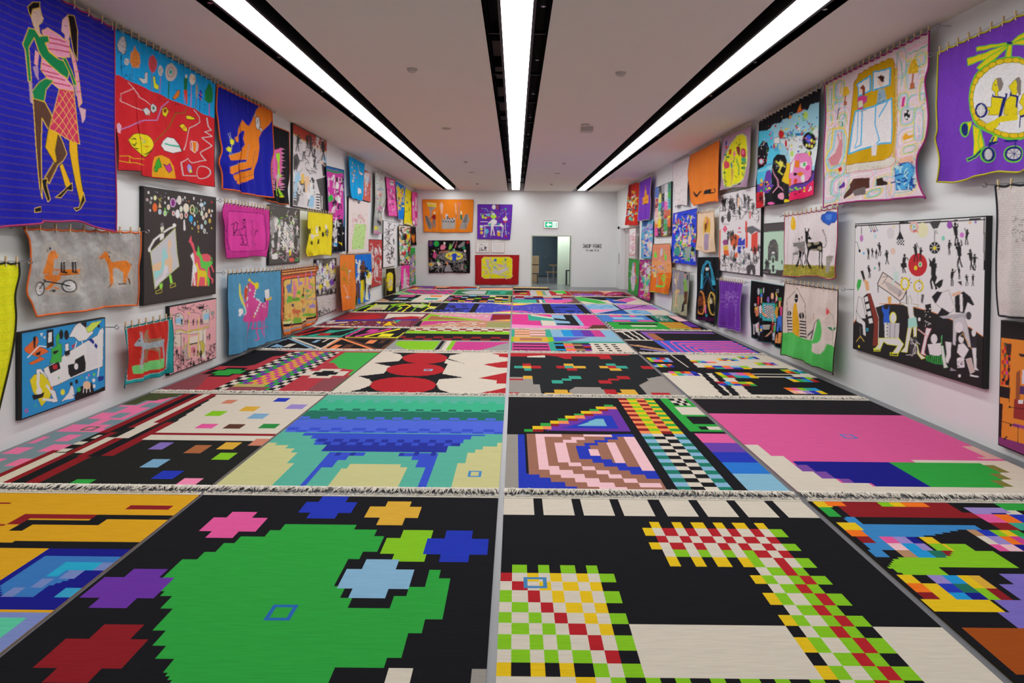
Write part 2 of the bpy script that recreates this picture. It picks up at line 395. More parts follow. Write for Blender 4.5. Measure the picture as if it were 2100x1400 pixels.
# ------------------------------------------------------------------ hangings on the walls
def plane_of(wall, off): return (0, XL + off) if wall == 'L' else (0, XR - off) if wall == 'R' else (1, YB - off)
NORMAL = dict(L=np.array([1.0, 0, 0]), R=np.array([-1.0, 0, 0]), B=np.array([0, -1.0, 0]))
def to_plane(P, wall, off):
    ax, val = plane_of(wall, off)
    A = np.array(P, float); W = on_plane(A[:, 0], A[:, 1], ax, val)
    return np.stack([W[:, 1 - ax], W[:, 2]], 1)
def from_plane(A, wall, off):
    ax, val = plane_of(wall, off)
    W = np.zeros(A.shape[:-1] + (3,)); W[..., ax] = val; W[..., 1 - ax] = A[..., 0]; W[..., 2] = A[..., 1]
    return W
def curve(P, tt):
    P = np.asarray(P, float)
    if len(P) == 2: return P[0] + (P[1] - P[0]) * tt[:, None]
    d = np.r_[0, np.cumsum(np.hypot(*(P[1:] - P[:-1]).T))]; d /= d[-1]
    Q = np.vstack([2 * P[0] - P[1], P, 2 * P[-1] - P[-2]])
    i = np.clip(np.searchsorted(d, tt, side='right') - 1, 0, len(P) - 2)
    f = ((tt - d[i]) / (d[i + 1] - d[i]))[:, None]
    p0, p1, p2, p3 = Q[i], Q[i + 1], Q[i + 2], Q[i + 3]
    return .5 * (2 * p1 + (p2 - p0) * f + (2 * p0 - 5 * p1 + 4 * p2 - p3) * f ** 2 + (3 * p1 - p0 - 3 * p2 + p3) * f ** 3)
def coons(top, bot, lef, rig, s, t):
    ct, cb, cl, cr = curve(top, s), curve(bot, s), curve(lef, t), curve(rig, t)
    S, Tt = s[None, :, None], t[:, None, None]
    L1 = (1 - Tt) * ct[None] + Tt * cb[None]; L2 = (1 - S) * cl[:, None] + S * cr[:, None]
    Bl = (1 - S) * (1 - Tt) * top[0] + S * (1 - Tt) * top[-1] + (1 - S) * Tt * bot[0] + S * Tt * bot[-1]
    return L1 + L2 - Bl
def set_attr(me, name, C, domain):
    a = me.attributes.new(name, 'FLOAT_COLOR', domain)
    a.data.foreach_set('color', np.c_[C, np.ones(len(C))].astype(np.float32).ravel())
def picture_grid(corner_fn, px_w, px_h, base, ops, seed, wall, off, step=1.5):
    nx = int(max(8, min(300, px_w / step))); ny = int(max(8, min(380, px_h / step)))
    s = np.linspace(0, 1, nx + 1); t = np.linspace(0, 1, ny + 1)
    A = corner_fn(s, t)
    C = 0
    for ds, dt in ((-.25, -.25), (.25, -.25), (-.25, .25), (.25, .25)):
        As = corner_fn(np.clip(s + ds / nx, 0, 1), np.clip(t + dt / ny, 0, 1))
        U, V = project(from_plane(As, wall, off))
        p = Painter(U, V, base, lambda x, y: (x, y), seed); p.run(ops); C = C + p.col
    return A, C / 4, nx, ny, s, t
def quads(nx, ny, flip):
    i, j = np.meshgrid(np.arange(nx), np.arange(ny)); a = (j * (nx + 1) + i).ravel()
    q = np.stack([a, a + 1, a + nx + 2, a + nx + 1], 1)
    return q if flip else q[:, ::-1]
PIN = None
def pin_mesh():
    global PIN
    if PIN is None:
        b = MB()
        for s in (-1, 1):           # two legs, open at the top, closed on the cloth
            b.v += [(s * .002, -.0055, -.04), (s * .006, -.0055, -.04), (s * .006, .0055, -.04), (s * .002, .0055, -.04), (s * .003, -.006, .042), (s * .0085, -.006, .042), (s * .0085, .006, .042), (s * .003, .006, .042)]
            k = len(b.v) - 8; b.f += [[k + i for i in q] for q in ((0, 3, 2, 1), (4, 5, 6, 7), (0, 1, 5, 4), (1, 2, 6, 5), (2, 3, 7, 6), (3, 0, 4, 7))]
        b.tube([(0, -.009, .004), (0, .009, .004)], .005, 6)
        PIN = b.mesh('clothespin'); PIN.materials.append(M['wood'])
    return PIN
N_PINS = 0
ORD = 'first second third fourth fifth sixth seventh eighth ninth tenth eleventh twelfth thirteenth fourteenth fifteenth sixteenth seventeenth eighteenth nineteenth twentieth'.split()
def hook(pos, wall, label):
    n = NORMAL[wall]; a = n * 0; wallp = pos.copy()
    ax, val = plane_of(wall, 0.0); wallp[ax] = val
    o_ = tuple(wallp); t = thing('eye_hook', label, 'hook', o_, 'steel eye hooks on the walls')
    L = np.linalg.norm(pos - wallp)
    obj('shaft', MB().tube([(0, 0, 0), tuple(n * (L - .018))], .005, 6).mesh('shaft'), M['steel'], t)
    e1 = n; e2 = np.array([0, 0, 1.0])
    ring = [n * L + .02 * (math.cos(k * math.pi / 5) * e1 + math.sin(k * math.pi / 5) * e2) for k in range(10)]
    obj('ring', MB().tube(ring, .005, 5, closed=True).mesh('ring', smooth=True), M['steel'], t)
def hang(cat, label, short, wall, crop, top, left=None, right=None, bottom=None, base='w', ops='', edge=None, pins=0, off=.11, amp=.028, waves=2.5, mat='cloth', wire=True, seed=0, name='tapestry', er=.009, hooks='nf', step=1.25):
    global N_PINS
    g = lambda s_: to_plane(pts(crop, s_), wall, off)
    tp = g(top); lf = g(left) if left else None; rt = g(right) if right else None
    lf = np.vstack([tp[:1], lf]); rt = np.vstack([tp[-1:], rt])
    bt = np.vstack([lf[-1:]] + ([g(bottom)] if bottom else []) + [rt[-1:]])
    fn = lambda s, t: coons(tp, bt, lf, rt, s, t)
    P = pts(crop, top + ' ' + left.split()[-1] + ' ' + right.split()[-1])
    pw = max(p[0] for p in P) - min(p[0] for p in P); ph = max(p[1] for p in P) - min(p[1] for p in P)
    ops_ = '@%s\n%s' % (crop, ops)
    A, C, nx, ny, s, t = picture_grid(fn, pw, ph, base, ops_, seed, wall, off, step)
    if wall != 'B': A[..., 0] = np.minimum(A[..., 0], YB - .06)
    A[..., 1] = np.maximum(A[..., 1], .06)
    W = from_plane(A, wall, off)
    rg = random.Random(seed * 7 + 3); ph1, ph2, ph3 = (rg.uniform(0, 6.3) for _ in range(3))
    S, TT = s[None, :], t[:, None]
    D = amp * TT ** .7 * (np.sin(2 * math.pi * waves * S + ph1 + 1.2 * TT) + .45 * np.sin(2 * math.pi * waves * 2.3 * S + ph2 - TT)) + amp * .35 * np.sin(2 * math.pi * 1.4 * TT + ph3 + 3 * S) * TT
    if pins: D = D + .006 * np.cos(2 * math.pi * (pins - 1) * S) * (1 - TT) ** 6
    D = np.maximum(D, -(off - .02))
    W = W + D[..., None] * NORMAL[wall]
    if pins: W[..., 2] -= .010 * (np.sin(math.pi * (pins - 1) * S) ** 2) * (1 - TT) ** 8
    base_loc = (W[-1].mean(0)); root_loc = base_loc.copy(); root_loc[2] = W[..., 2].min()
    root = thing(name, label, cat, tuple(root_loc), 'hangings on the gallery walls')
    me = mesh_from('cloth', (W - root_loc).reshape(-1, 3), quads(nx, ny, wall != 'R') , True)
    set_attr(me, 'thread', C, 'POINT')
    obj('cloth', me, M[mat], root)
    if edge:
        k = max(1, nx // 60); j = max(1, ny // 60)
        Wl = W - root_loc + NORMAL[wall] * .002
        ring = [Wl[0, i] for i in range(0, nx, k)] + [Wl[i, nx] for i in range(0, ny, j)] + [Wl[ny, i] for i in range(nx, 0, -k)] + [Wl[i, 0] for i in range(ny, 0, -j)]
        obj('edging', MB().tube(ring, er, 4, closed=True).mesh('edging', smooth=True), edge_mat(edge), root)
    if pins:
        rot = 0
        for k in range(pins):
            i = min(nx, int(round(nx * (k + .15 * (k == 0) - .15 * (k == pins - 1)) / (pins - 1))))
            p = W[0, i] + NORMAL[wall] * .0
            if project(p)[0] < -60 or project(p)[0] > 2160: continue
            o = obj('clothespin', pin_mesh(), None, None, label='%s clothespin from the %s on the ' % (ORD[k], 'left' if wall != 'L' else 'near end') + short, category='clothespin', group='clothespins on the ' + short)
            o.location = (p[0], p[1], p[2] + .012); o.rotation_euler = (rg.uniform(-.12, .12) if wall != 'B' else 0, 0, 0 if wall != 'B' else math.pi / 2); N_PINS += 1
        if wire:
            a, b = W[0, 0].copy(), W[0, nx].copy(); a[2] += .012; b[2] += .012
            d = (b - a) / np.linalg.norm(b - a); a = a - d * .12; b = b + d * .12
            wr = MB().tube([a - root_loc, b - root_loc], .0025, 4).mesh('hanging_wire')
            o = obj('hanging_wire', wr, M['steel'], None, label='thin steel wire carrying the ' + short, category='wire', group='hanging wires'); o.location = tuple(root_loc)
            near = a if a[1] < b[1] else b; far = b if a[1] < b[1] else a
            if 'n' in hooks: hook(near, wall, 'steel eye hook at the near end of the wire carrying the ' + short)
            if 'f' in hooks: hook(far, wall, 'steel eye hook at the far end of the wire carrying the ' + short)
    return root
def paint(label, wall, crop, quad, base='w', ops='', depth=.045, seed=0, name='painting', frame='k', cat='painting', step=1.2):
    """a canvas on a black stretcher: corners tl tr br bl of its face"""
    q = to_plane(pts(crop, quad), wall, depth)
    zt0, zt1, zb0, zb1 = q[0][1], q[1][1], q[3][1], q[2][1]
    a0, a1 = (q[0][0] + q[3][0]) / 2, (q[1][0] + q[2][0]) / 2; zt, zb = (zt0 + zt1) / 2, (zb0 + zb1) / 2
    tl, tr, br, bl = np.array([a0, zt]), np.array([a1, zt]), np.array([a1, zb]), np.array([a0, zb])
    def fn(s, t): return coons(np.array([tl, tr]), np.array([bl, br]), np.array([tl, bl]), np.array([tr, br]), s, t)
    P = pts(crop, quad); pw = max(p[0] for p in P) - min(p[0] for p in P); ph = max(p[1] for p in P) - min(p[1] for p in P)
    A, C, nx, ny, s, t = picture_grid(fn, pw, ph, base, '@%s\n%s' % (crop, ops), seed, wall, depth, step)
    W = from_plane(A, wall, depth + .003)
    loc = W[-1].mean(0); root = thing(name, label, cat, tuple(loc), 'paintings on the gallery walls')
    me = mesh_from('canvas', (W - loc).reshape(-1, 3), quads(nx, ny, wall != 'R'))
    set_attr(me, 'thread', C, 'POINT'); obj('canvas', me, M['canvas'], root)
    b0 = from_plane(np.array([[min(a0, a1) - .012, zb - .012]]), wall, .003)[0]; b1 = from_plane(np.array([[max(a0, a1) + .012, zt + .012]]), wall, depth)[0]
    lo, hi = np.minimum(b0, b1) - loc, np.maximum(b0, b1) - loc
    obj('stretcher', MB().box(*lo, *hi).mesh('stretcher'), M['frame'] if frame == 'k' else edge_mat(frame), root)
    return root

# ------------------------------------------------------------------ kilims on the floor
def rug(label, X0, X1, Y0, Y1, crop, base, ops, cell=.02, celly=None, fr=1.0, seed=0, grid=None, thick=.01):
    """flat-woven rug between X0..X1 and Y0 (near)..Y1 (far); its field is one woven sheet of colour blocks"""
    rg = random.Random(seed); celly = celly or cell
    nx, ny = int(round((X1 - X0) / cell)), int(round((Y1 - Y0) / celly))
    xs = np.linspace(X0, X1, nx + 1); ys = np.linspace(Y1, Y0, ny + 1)
    U, V = np.meshgrid((xs[1:] + xs[:-1]) / 2, (ys[1:] + ys[:-1]) / 2)
    GAIN[0] = RUG_GAIN
    p = Painter(U, V, base, lambda x, y: tuple(floor_at(x, y)[:2]), seed, True)
    if grid:                                    # rows of letters, far row first
        rows = grid
        for j, row in enumerate(rows):
            for i, ch in enumerate(row):
                if ch != '.':
                    W_ = (X1 - X0) / len(row); Hh = (Y1 - Y0) / len(rows)
                    p.fill([(X0 + i * W_, Y1 - j * Hh), (X0 + i * W_ + W_, Y1 - j * Hh), (X0 + i * W_ + W_, Y1 - j * Hh - Hh), (X0 + i * W_, Y1 - j * Hh - Hh)], colour(ch))
    p.run('@%s\n%s' % (crop, ops))
    GAIN[0] = ALBEDO_GAIN
    C = p.col.reshape(ny, nx, 3)
    key = (C * 1000).astype(np.int64); key = key[..., 0] * 10 ** 8 + key[..., 1] * 10 ** 4 + key[..., 2]
    open_, done = {}, []
    for j in range(ny):
        row = key[j]; cut = np.r_[0, np.nonzero(np.diff(row))[0] + 1, nx]
        cur = {}
        for a, b in zip(cut[:-1], cut[1:]):
            k = (int(a), int(b), int(row[a]))
            cur[k] = open_.pop(k) if k in open_ else j
        for k, j0 in open_.items(): done.append((k[0], k[1], j0, j))
        open_ = cur
    for k, j0 in open_.items(): done.append((k[0], k[1], j0, ny))
    cx, cy = (X0 + X1) / 2, (Y0 + Y1) / 2
    n = len(done); V_ = np.zeros((n, 4, 3)); FC = np.zeros((n, 3))
    for q, (a, b, j0, j1) in enumerate(done):
        V_[q, :, 0] = (xs[a], xs[b], xs[b], xs[a]); V_[q, :, 1] = (ys[j1], ys[j1], ys[j0], ys[j0]); FC[q] = C[j0, a]
    V_[..., 0] -= cx; V_[..., 1] -= cy; V_[..., 2] = thick
    hx, hy = (X1 - X0) / 2, (Y1 - Y0) / 2
    sk = [[(-hx, -hy, .001), (hx, -hy, .001), (hx, -hy, thick), (-hx, -hy, thick)], [(hx, -hy, .001), (hx, hy, .001), (hx, hy, thick), (hx, -hy, thick)],
          [(hx, hy, .001), (-hx, hy, .001), (-hx, hy, thick), (hx, hy, thick)], [(-hx, hy, .001), (-hx, -hy, .001), (-hx, -hy, thick), (-hx, hy, thick)]]
    VV = np.concatenate([V_.reshape(-1, 3), np.array(sk).reshape(-1, 3)])
    CCc = np.vstack([FC, C[-1].mean(0), C[:, -1].mean(0), C[0].mean(0), C[:, 0].mean(0)])
    root = thing('kilim_rug', label, 'rug', (cx, cy, 0), 'kilim rugs laid edge to edge on the floor')
    me = mesh_from('woven_field', VV, np.arange(len(VV)).reshape(-1, 4))
    set_attr(me, 'thread', CCc, 'FACE'); obj('woven_field', me, M['kilim'], root)
    if fr:
        b = MB(); step = .0075 / fr
        for sgn, yy in ((-1, -hy), (1, hy)):
            b.box(-hx, yy - .012, .001, hx, yy + .012, thick + .004)
            lf = min(1, fr + .35)
            k = -hx
            while k < hx:
                L = rg.uniform(.055, .105) if sgn < 0 else rg.uniform(.016, .03); dx = rg.uniform(-.028, .028) * min(1, (hx - abs(k)) / .06 + .05); z0 = thick + rg.uniform(0, .006); wd = .0052 / max(fr, .35) * rg.uniform(.7, 1.3)
                L *= lf; y1, y2 = yy + sgn * L * .5, yy + sgn * L; zc = z0 + rg.uniform(.002, .014)
                q = len(b.v)
                b.v += [(k - wd, yy, z0), (k + wd, yy, z0), (k, yy, z0 + wd), (k - wd + dx, y1, zc), (k + wd + dx, y1, zc), (k + dx, y1, zc + wd),
                        (k + dx * 2.2, y2, .012 + rg.uniform(0, .006))]
                b.f += [[q, q + 1, q + 4, q + 3], [q + 1, q + 2, q + 5, q + 4], [q + 2, q, q + 3, q + 5], [q + 3, q + 4, q + 6], [q + 4, q + 5, q + 6], [q + 5, q + 3, q + 6]]
                k += step * rg.uniform(.7, 1.3)
        obj('fringe', b.mesh('fringe'), M['fringe'], root, kind='stuff')
    return root

# ------------------------------------------------------------------ the kilims, nearest row first
C1, C2, C3, C4 = (-4.15, -2.15), (-2.125, -.10), (-.06, 1.98), (2.03, 4.06)
ROWS = [(1.45, 4.10), (4.24, 6.83), (6.95, 9.60), (9.73, 12.27), (12.37, 14.95), (15.05, 17.62), (17.72, 20.22), (20.32, 22.6), (22.68, 24.45)]
def kilim(row, colx, label, crop, base, ops, cell=.02, fr=1.0, **k):
    y0, y1 = ROWS[row]
    return rug(label, colx[0], colx[1], k.pop('y0', y0), k.pop('y1', y1), crop, base, ops, cell, None, fr, seed=row * 10 + int(colx[0] * 2 + 20), **k)

kilim(0, C1, 'kilim rug of yellow, red and blue bands at the near left corner', 'D1', '#dba31e', '''
p R -2500,30 505,45 478,62 -2500,58
p R 500,88 525,67 712,67 690,88
p R -2500,125 60,125 95,103 410,103 375,126 120,126 85,147 -2500,147
p k -2500,147 85,147 120,126 375,126 410,105 760,107 690,130 430,130 408,150 135,150 105,173 -2500,173
p k -2500,218 620,218 560,246 -2500,246
p B 195,246 600,246 300,500 -1500,500 -1500,1100 0,370
p #3a78bc 225,272 560,272 470,335 330,335 280,365 180,405 110,440 0,440 0,400
p #28a8cc 270,303 412,303 372,332 262,332 235,362 175,362
p #7488c0 372,332 410,303 500,303 440,335 350,335 325,365 230,365 205,400 120,400 150,365 250,362 265,335
p #7488c0 0,438 50,405 110,405 70,440 -100,440
p #38a0c8 220,446 262,405 350,405 320,446
p #7c8cc4 -1500,485 320,485 -100,800 -1500,1400
p #5cc8a0 -400,700 0,527 102,527 -10,610 -400,760''')

kilim(0, C2, 'black kilim rug with a big stepped green shape and coloured crosses', 'D1', 'k', '''
p g 1165,143 1455,143 1440,170 1530,172 1515,197 1558,197 1535,258 1480,260 1465,290 1415,290 1360,395 1402,397 1388,441 1440,442 1425,487 1590,487 1600,442 1655,442 1665,404 1720,402 1735,330 1790,332 1783,366 1828,367 1790,535 1728,535 1716,585 1660,586 1637,688 1575,690 1558,730 1360,733 1320,850 720,850 712,800 658,748 705,690 640,688 685,634 628,632 672,583 610,580 705,487 655,485 690,440 640,440 670,418 610,418 665,370 700,330 745,290 800,289 830,255 880,255 910,222 960,221 980,197 1070,196 1095,170 1140,169
+ p 947,146 .345
+ b 1337,77 .345
+ a 1603,98 .345
+ l 1678,232 .35
+ b 1857,234 .35
+ C 1525,366 .36
+ v 523,403 .35
+ R 385,665 .36
r s 1525,880 1688,730
r 9 1905,880 2040,738
Q #2a66b0 1140,506 .115 .02''')

# the chequered snake: a counted grid of small blocks
def snake_rows():
    nc = 31; G = [['k'] * nc for _ in range(31)]
    for r in range(3):
        for c in range(nc): G[r][c] = 'k' if c % 4 == 3 else 's'
    for c in range(14, 26, 2): G[4][c] = 'y'
    def row(r, c0, s):
        for i, ch in enumerate(s):
            if ch != '.': G[r][c0 + i] = ch
    row(5, 13, 'ysrsrsrsrsrsl'); row(6, 14, 'rsrsrsrsrsr'); row(7, 13, 'ysrsrsrsrsrsl'); row(8, 14, 'slslslslrsr'); row(9, 14, 'y.y.y.ylsrsl')
    for r in range(10, 31):
        for c in range(21, 25): G[r][c] = 's' if (r + c) % 2 else 'l'
        if r >= 16:
            for c in list(range(9, 20)) + list(range(26, nc)): G[r][c] = 's'
        d = 23 + (r % 2)
        G[r][d] = 'r'
        if r % 2: G[r][20] = 'y'; G[r][25] = 'l'
        else: G[r][25] = 'k'; G[r][20] = 'k'
    for c in (1, 3, 5, 7): G[10][c] = 'l'
    for r in range(11, 31):
        for c in range(8):
            e = (r + c) % 2
            if c > r - 11: ch = 's' if e == 0 else 'y'
            elif c == r - 11: ch = 'r'
            else: ch = 's' if e == 0 else 'l'
            G[r][c] = ch
        G[r][8] = 'l' if r % 2 else 'k'
    for c in range(6): G[19][c] = 'y' if c % 2 == 0 else 'k'
    for r in range(20, 31):
        for c in range(6): G[r][c] = 's'
        G[r][5] = 'y' if r == 20 else 's'
    for r in range(20, 22):
        for c in range(9, 20): G[r][c] = 'l' if c % 2 else 'k'
    return [''.join(r) for r in G]
kilim(0, C3, 'black and cream kilim rug with a chequered red, lime and yellow snake', 'D2', 'k', 'Q #4a86b8 187,370 .11 .02', grid=snake_rows())

kilim(0, C4, 'black kilim rug with confetti blocks at the near right corner', 'D2', 'k', '''
p R 1385,52 1790,52 1850,95 1930,97 1955,118 1432,118
r y 1290,72 1322,50
r o 1340,72 1380,50
p g 1300,74 1345,74 1388,112 1338,112
r l 1545,74 1570,50
r y 1590,74 1625,50
r o 1640,74 1690,50
p #3a86c4 1395,113 1440,113 1470,138 1890,138 1930,165 1890,190 1700,190 1545,190 1560,215 1600,245 1545,245 1590,272 1520,272
r y 1395,162 1435,137
r o 1425,187 1462,162
r R 1460,211 1490,187
g 3 2 pVB/PcV 1540,190 1690,190 1740,245 1590,245
g 2 2 yk/ly 1700,190 1800,190 1850,245 1745,245
g 4 1 Nc3R 1600,245 1830,245 1870,272 1640,272
p l 1605,272 1700,272 1750,245 1830,245 1800,215 1860,215 1900,243 1980,245 2040,308 1760,310 1810,338 1630,338 1560,308
g 4 3 VBsk/pobM/RtlC 1885,75 2150,75 2240,165 1990,165
g 5 3 Nblyg/sVoMt/pPBlr 1895,165 2100,165 2190,245 1990,245
g 4 3 ykVc/oyb3/RycB 1605,338 1845,338 1960,440 1725,440
r y 1755,483 1970,440
g 2 2 ya/lR 1845,340 1930,340 2050,440 1960,440
p #7a6cc0 2040,338 2300,338 2300,620 2100,565 2020,520 1985,487 2040,480 1990,440 2050,405 2020,372 2060,370
p g 2000,52 2300,52 2300,90 2040,90
p V 1890,75 2010,75 2040,95 1920,95
r #a04c18 2055,722 3600,562
g 6 4 kyVcRl/obkgPy/BkoprV/tlkcyk 2330,75 2760,75 2980,240 2470,240
r #3a86c4 2480,330 3000,250
r l 2560,420 3100,360
r R 2600,540 3300,470''')

kilim(1, C1, 'cream, black and pink kilim rug dotted with coloured squares against the left wall', 'D3', '#20211f', '''
p #7c929a 700,60 1190,92 707,310 600,352 380,470 0,640 -900,1100 -5000,1100 -1000,400
p j 800,70 1200,80 1135,106 1005,130 945,131 905,156 700,158
p #ef7aa6 1135,106 1190,92 707,310 690,335 350,331 480,276 620,206 770,158 905,156 945,131 1005,130
r #7c929a 680,206 845,170
r #7c929a 912,174 1060,145
r #7c929a 706,241 862,210
r #7c929a 480,284 660,251
r #7c929a 648,288 815,256
r #ef7aa6 170,410 322,366
r #ef7aa6 342,395 538,351
r #ef7aa6 5,476 232,432
r #ef7aa6 243,464 472,418
r #ef7aa6 -160,535 60,504
r #ef7aa6 28,556 268,507
Q G 590,311 .11 .02
r s 590,375 662,355
r k 525,398 620,377
r s 470,418 575,398
r k 425,440 535,418
r s 370,465 490,440
c R 92 1190,1240 85,345
c k 92 1240,1290 85,330
c R 92 1290,1315 85,310
c s 92 1315,1370 85,310
c R 92 1370,1420 85,310
c R 92 1245,1290 340,480
c s 92 1290,1336 375,480
c R 92 1336,1382 340,500
c k 92 1382,1443 320,500
c R 92 1443,1491 275,500
c s 92 1330,1400 275,380
c R 92 1150,1194 460,730
c s 92 1194,1246 480,730
c R 92 1246,1289 480,730
c k 92 1289,1345 500,730
c R 92 1345,1400 500,730
p s 1420,90 2200,90 1815,345 1000,345 1042,312 1105,274
r R 985,361 1840,345
r s 930,384 1830,361
r #cc8268 1430,150 1562,124
r b 1770,138 1905,112
r V 1863,184 2005,156
r a 1555,198 1700,170
r l 1328,230 1490,197
r #7aa8c8 1605,247 1757,216
r p 1273,310 1428,282
r n 1450,311 1605,283
r #2a8a40 1685,311 1835,283
r #8470bc 958,446 1145,400
r #a8663e 1190,472 1378,422
r a 1405,448 1580,402
r #cc8268 1615,425 1800,380
r l 1373,517 1558,470
r #7aa8c8 908,566 1115,514
r b 985,642 1198,588
r g 388,700 628,640
r f 1115,697 1335,636''')

kilim(1, C2, 'teal and blue kilim rug with stepped arches in pale yellow', 'D4', '1', '''
g 24 1 21 760,138 2010,138 2010,165 720,165
r 2 300,203 2400,163
g 24 2 23/32 690,196 2015,196 2015,224 660,224
r 3 300,252 2400,222
g 22 2 43/34 620,250 2018,250 2020,284 580,284
r 4 200,330 2400,283
g 20 2 54/45 540,326 2020,326 2022,357 500,357
p 5 620,357 1885,357 1872,380 1785,381 1775,402 1735,404 1725,425 1690,425 1680,445 1625,445 1615,490 760,490 775,460 800,440 745,440 765,418 715,418 730,396 690,393 705,376 622,376
g 18 2 65/56 735,402 1735,402 1685,440 720,440
p 6 790,440 1628,440 1612,490 758,490
p 5 800,490 1075,490 1060,514 950,515 932,540 872,541 838,592 768,594 645,740 595,740 755,540
p 5 1285,490 1560,490 1480,745 1412,745 1465,592 1408,590 1425,540 1375,538 1390,514 1282,513
r 6 850,512 905,490
r 6 960,512 1010,490
r 6 1285,512 1330,490
r 6 1395,512 1440,490
r 6 1500,512 1552,490
p q 300,422 458,422 440,441 532,444 520,463 572,465 560,488 600,490 525,562 580,565 400,745 -200,745
p q 962,565 1310,565 1296,592 1350,595 1288,745 778,745 892,596 948,592
p q 2200,425 1968,428 1952,447 1862,450 1850,468 1812,470 1800,492 1758,495 1740,565 1686,567 1642,745 2200,745
Q #4a8ac0 1815,635 .11 .02''')

stair = '\n'.join('r %s %d,%d %d,%d' % q for q in [('g', 188, 353, 246, 335), ('y', 250, 336, 311, 316), ('g', 305, 314, 365, 293), ('y', 366, 298, 427, 279), ('g', 420, 280, 481, 263), ('y', 475, 263, 537, 242), ('g', 530, 243, 592, 227),
     ('y', 585, 229, 648, 211), ('g', 640, 212, 700, 196), ('y', 692, 197, 757, 181), ('g', 745, 182, 806, 166), ('7', 312, 336, 374, 317), ('7', 427, 298, 489, 279), ('7', 540, 263, 606, 242), ('7', 655, 229, 718, 211), ('7', 757, 197, 817, 181),
     ('R', 250, 353, 313, 337), ('R', 370, 316, 430, 299), ('R', 486, 280, 550, 264), ('R', 600, 243, 662, 229), ('R', 705, 213, 767, 197)])
kilim(1, C3, 'black kilim rug with a brown and pink spiral and chequered columns', 'D5', 'k', '''
p v 313,353 374,336 374,317 430,316 430,298 489,298 489,280 550,280 550,263 606,263 606,243 662,243 662,229 718,229 718,213 767,213 767,197 828,197 918,353
p b 440,332 490,318 560,300 600,280 650,265 690,240 782,232 840,332
p #78b4ca 558,318 620,290 680,265 735,263 762,316
''' + stair + '''
p 9 40,370 135,370 150,770 30,770
p b 135,370 192,370 217,645 287,648 292,674 372,676 378,703 462,704 470,733 548,734 555,770 150,770
p 8 192,370 940,370 1185,770 555,770 548,734 470,733 462,704 378,703 372,676 292,674 287,648 217,645
p P 250,370 450,370 446,388 325,390 358,592 432,594 440,618 517,620 527,646 610,650 622,676 703,678 713,706 803,708 815,735 895,738 910,770 722,770 715,735 627,733 617,706 537,703 530,676 450,675 442,649 367,646 357,618 285,615
p P 395,430 467,431 500,568 415,570
r P 462,431 540,410
r P 523,410 600,390
p P 590,371 800,371 797,389 598,389
r P 505,595 578,570
r P 597,621 668,596
r P 690,649 765,622
r P 783,679 860,651
r P 880,707 962,679
r P 985,738 1130,708
p b 800,371 945,371 942,389 832,390 812,409 762,410 742,428 692,430 680,450 642,452 627,471 640,520 722,521 740,546 802,547 820,571 892,573 907,598 987,600 1003,623 1092,624 1124,680 1030,678 1017,651 937,649 925,623 842,621 830,597 747,594 737,571 662,568 650,543 570,541 545,450 612,448 620,430 672,428 685,410 742,409 752,391 802,389
p P 625,472 693,472 717,521 640,521
p P 755,430 825,430 893,570 816,573
p P 880,390 950,391 1092,623 1003,622
g 4 16 Rl7g/7yRy 832,122 1072,122 1290,368 1005,368
g 4 16 CskC/TksT 1005,370 1298,370 1662,772 1270,772
p g 1125,118 1350,118 1600,357 1350,357
p k 1360,357 1600,357 1620,371 1370,371
g 4 3 ks/sk/ks 1195,122 1300,122 1345,172 1230,172
r s 1287,236 1440,184
r k 1358,298 1505,250
r k 1408,340 1480,320
r s 1470,340 1600,320
r #e0609c 1428,433 1800,372
r #6a42a8 1492,502 1850,433
r b 1562,573 1950,502
r #2a78d0 1643,650 2000,573
r #86b8d0 1762,775 2200,650''')

kilim(1, C4, 'big pink kilim rug with black far band and blue and green lower blocks', 'D6', '#d85a96', '''
r #1e1c20 -400,164 2600,30
p s 300,364 462,366 545,431 622,433 660,468 700,487 738,526 802,528 862,571 942,573 987,597 1142,599 1182,620 2400,620 2400,780 500,780
p #7a4a9e 692,487 768,487 812,527 736,527
p #7a4a9e 820,528 892,530 947,571 866,572
p #7a4a9e 950,573 1022,575 1064,597 987,597
p B 655,467 1265,467 1522,620 1182,620 1142,599 1064,597 1022,574 947,572 892,530 815,527 770,487 700,487
r s 1780,660 2700,471
c #7d7a3c 530 1940,2005 488,532
c #7d7a3c 577 1955,2025 532,577
c #7d7a3c 618 1958,2028 577,621
c g 530 1368,1940 470,532
c g 577 1450,1955 532,577
c g 618 1518,1958 577,621
p B 655,467 1265,467 1522,620 1182,620 1142,599 1064,597 1022,574 947,572 892,530 815,527 770,487 700,487
p #d4a8a0 1728,371 2000,371 2300,456 1862,456 1805,440 1862,437 1790,400
Q #3a80c0 1023,311 .12 .02''')

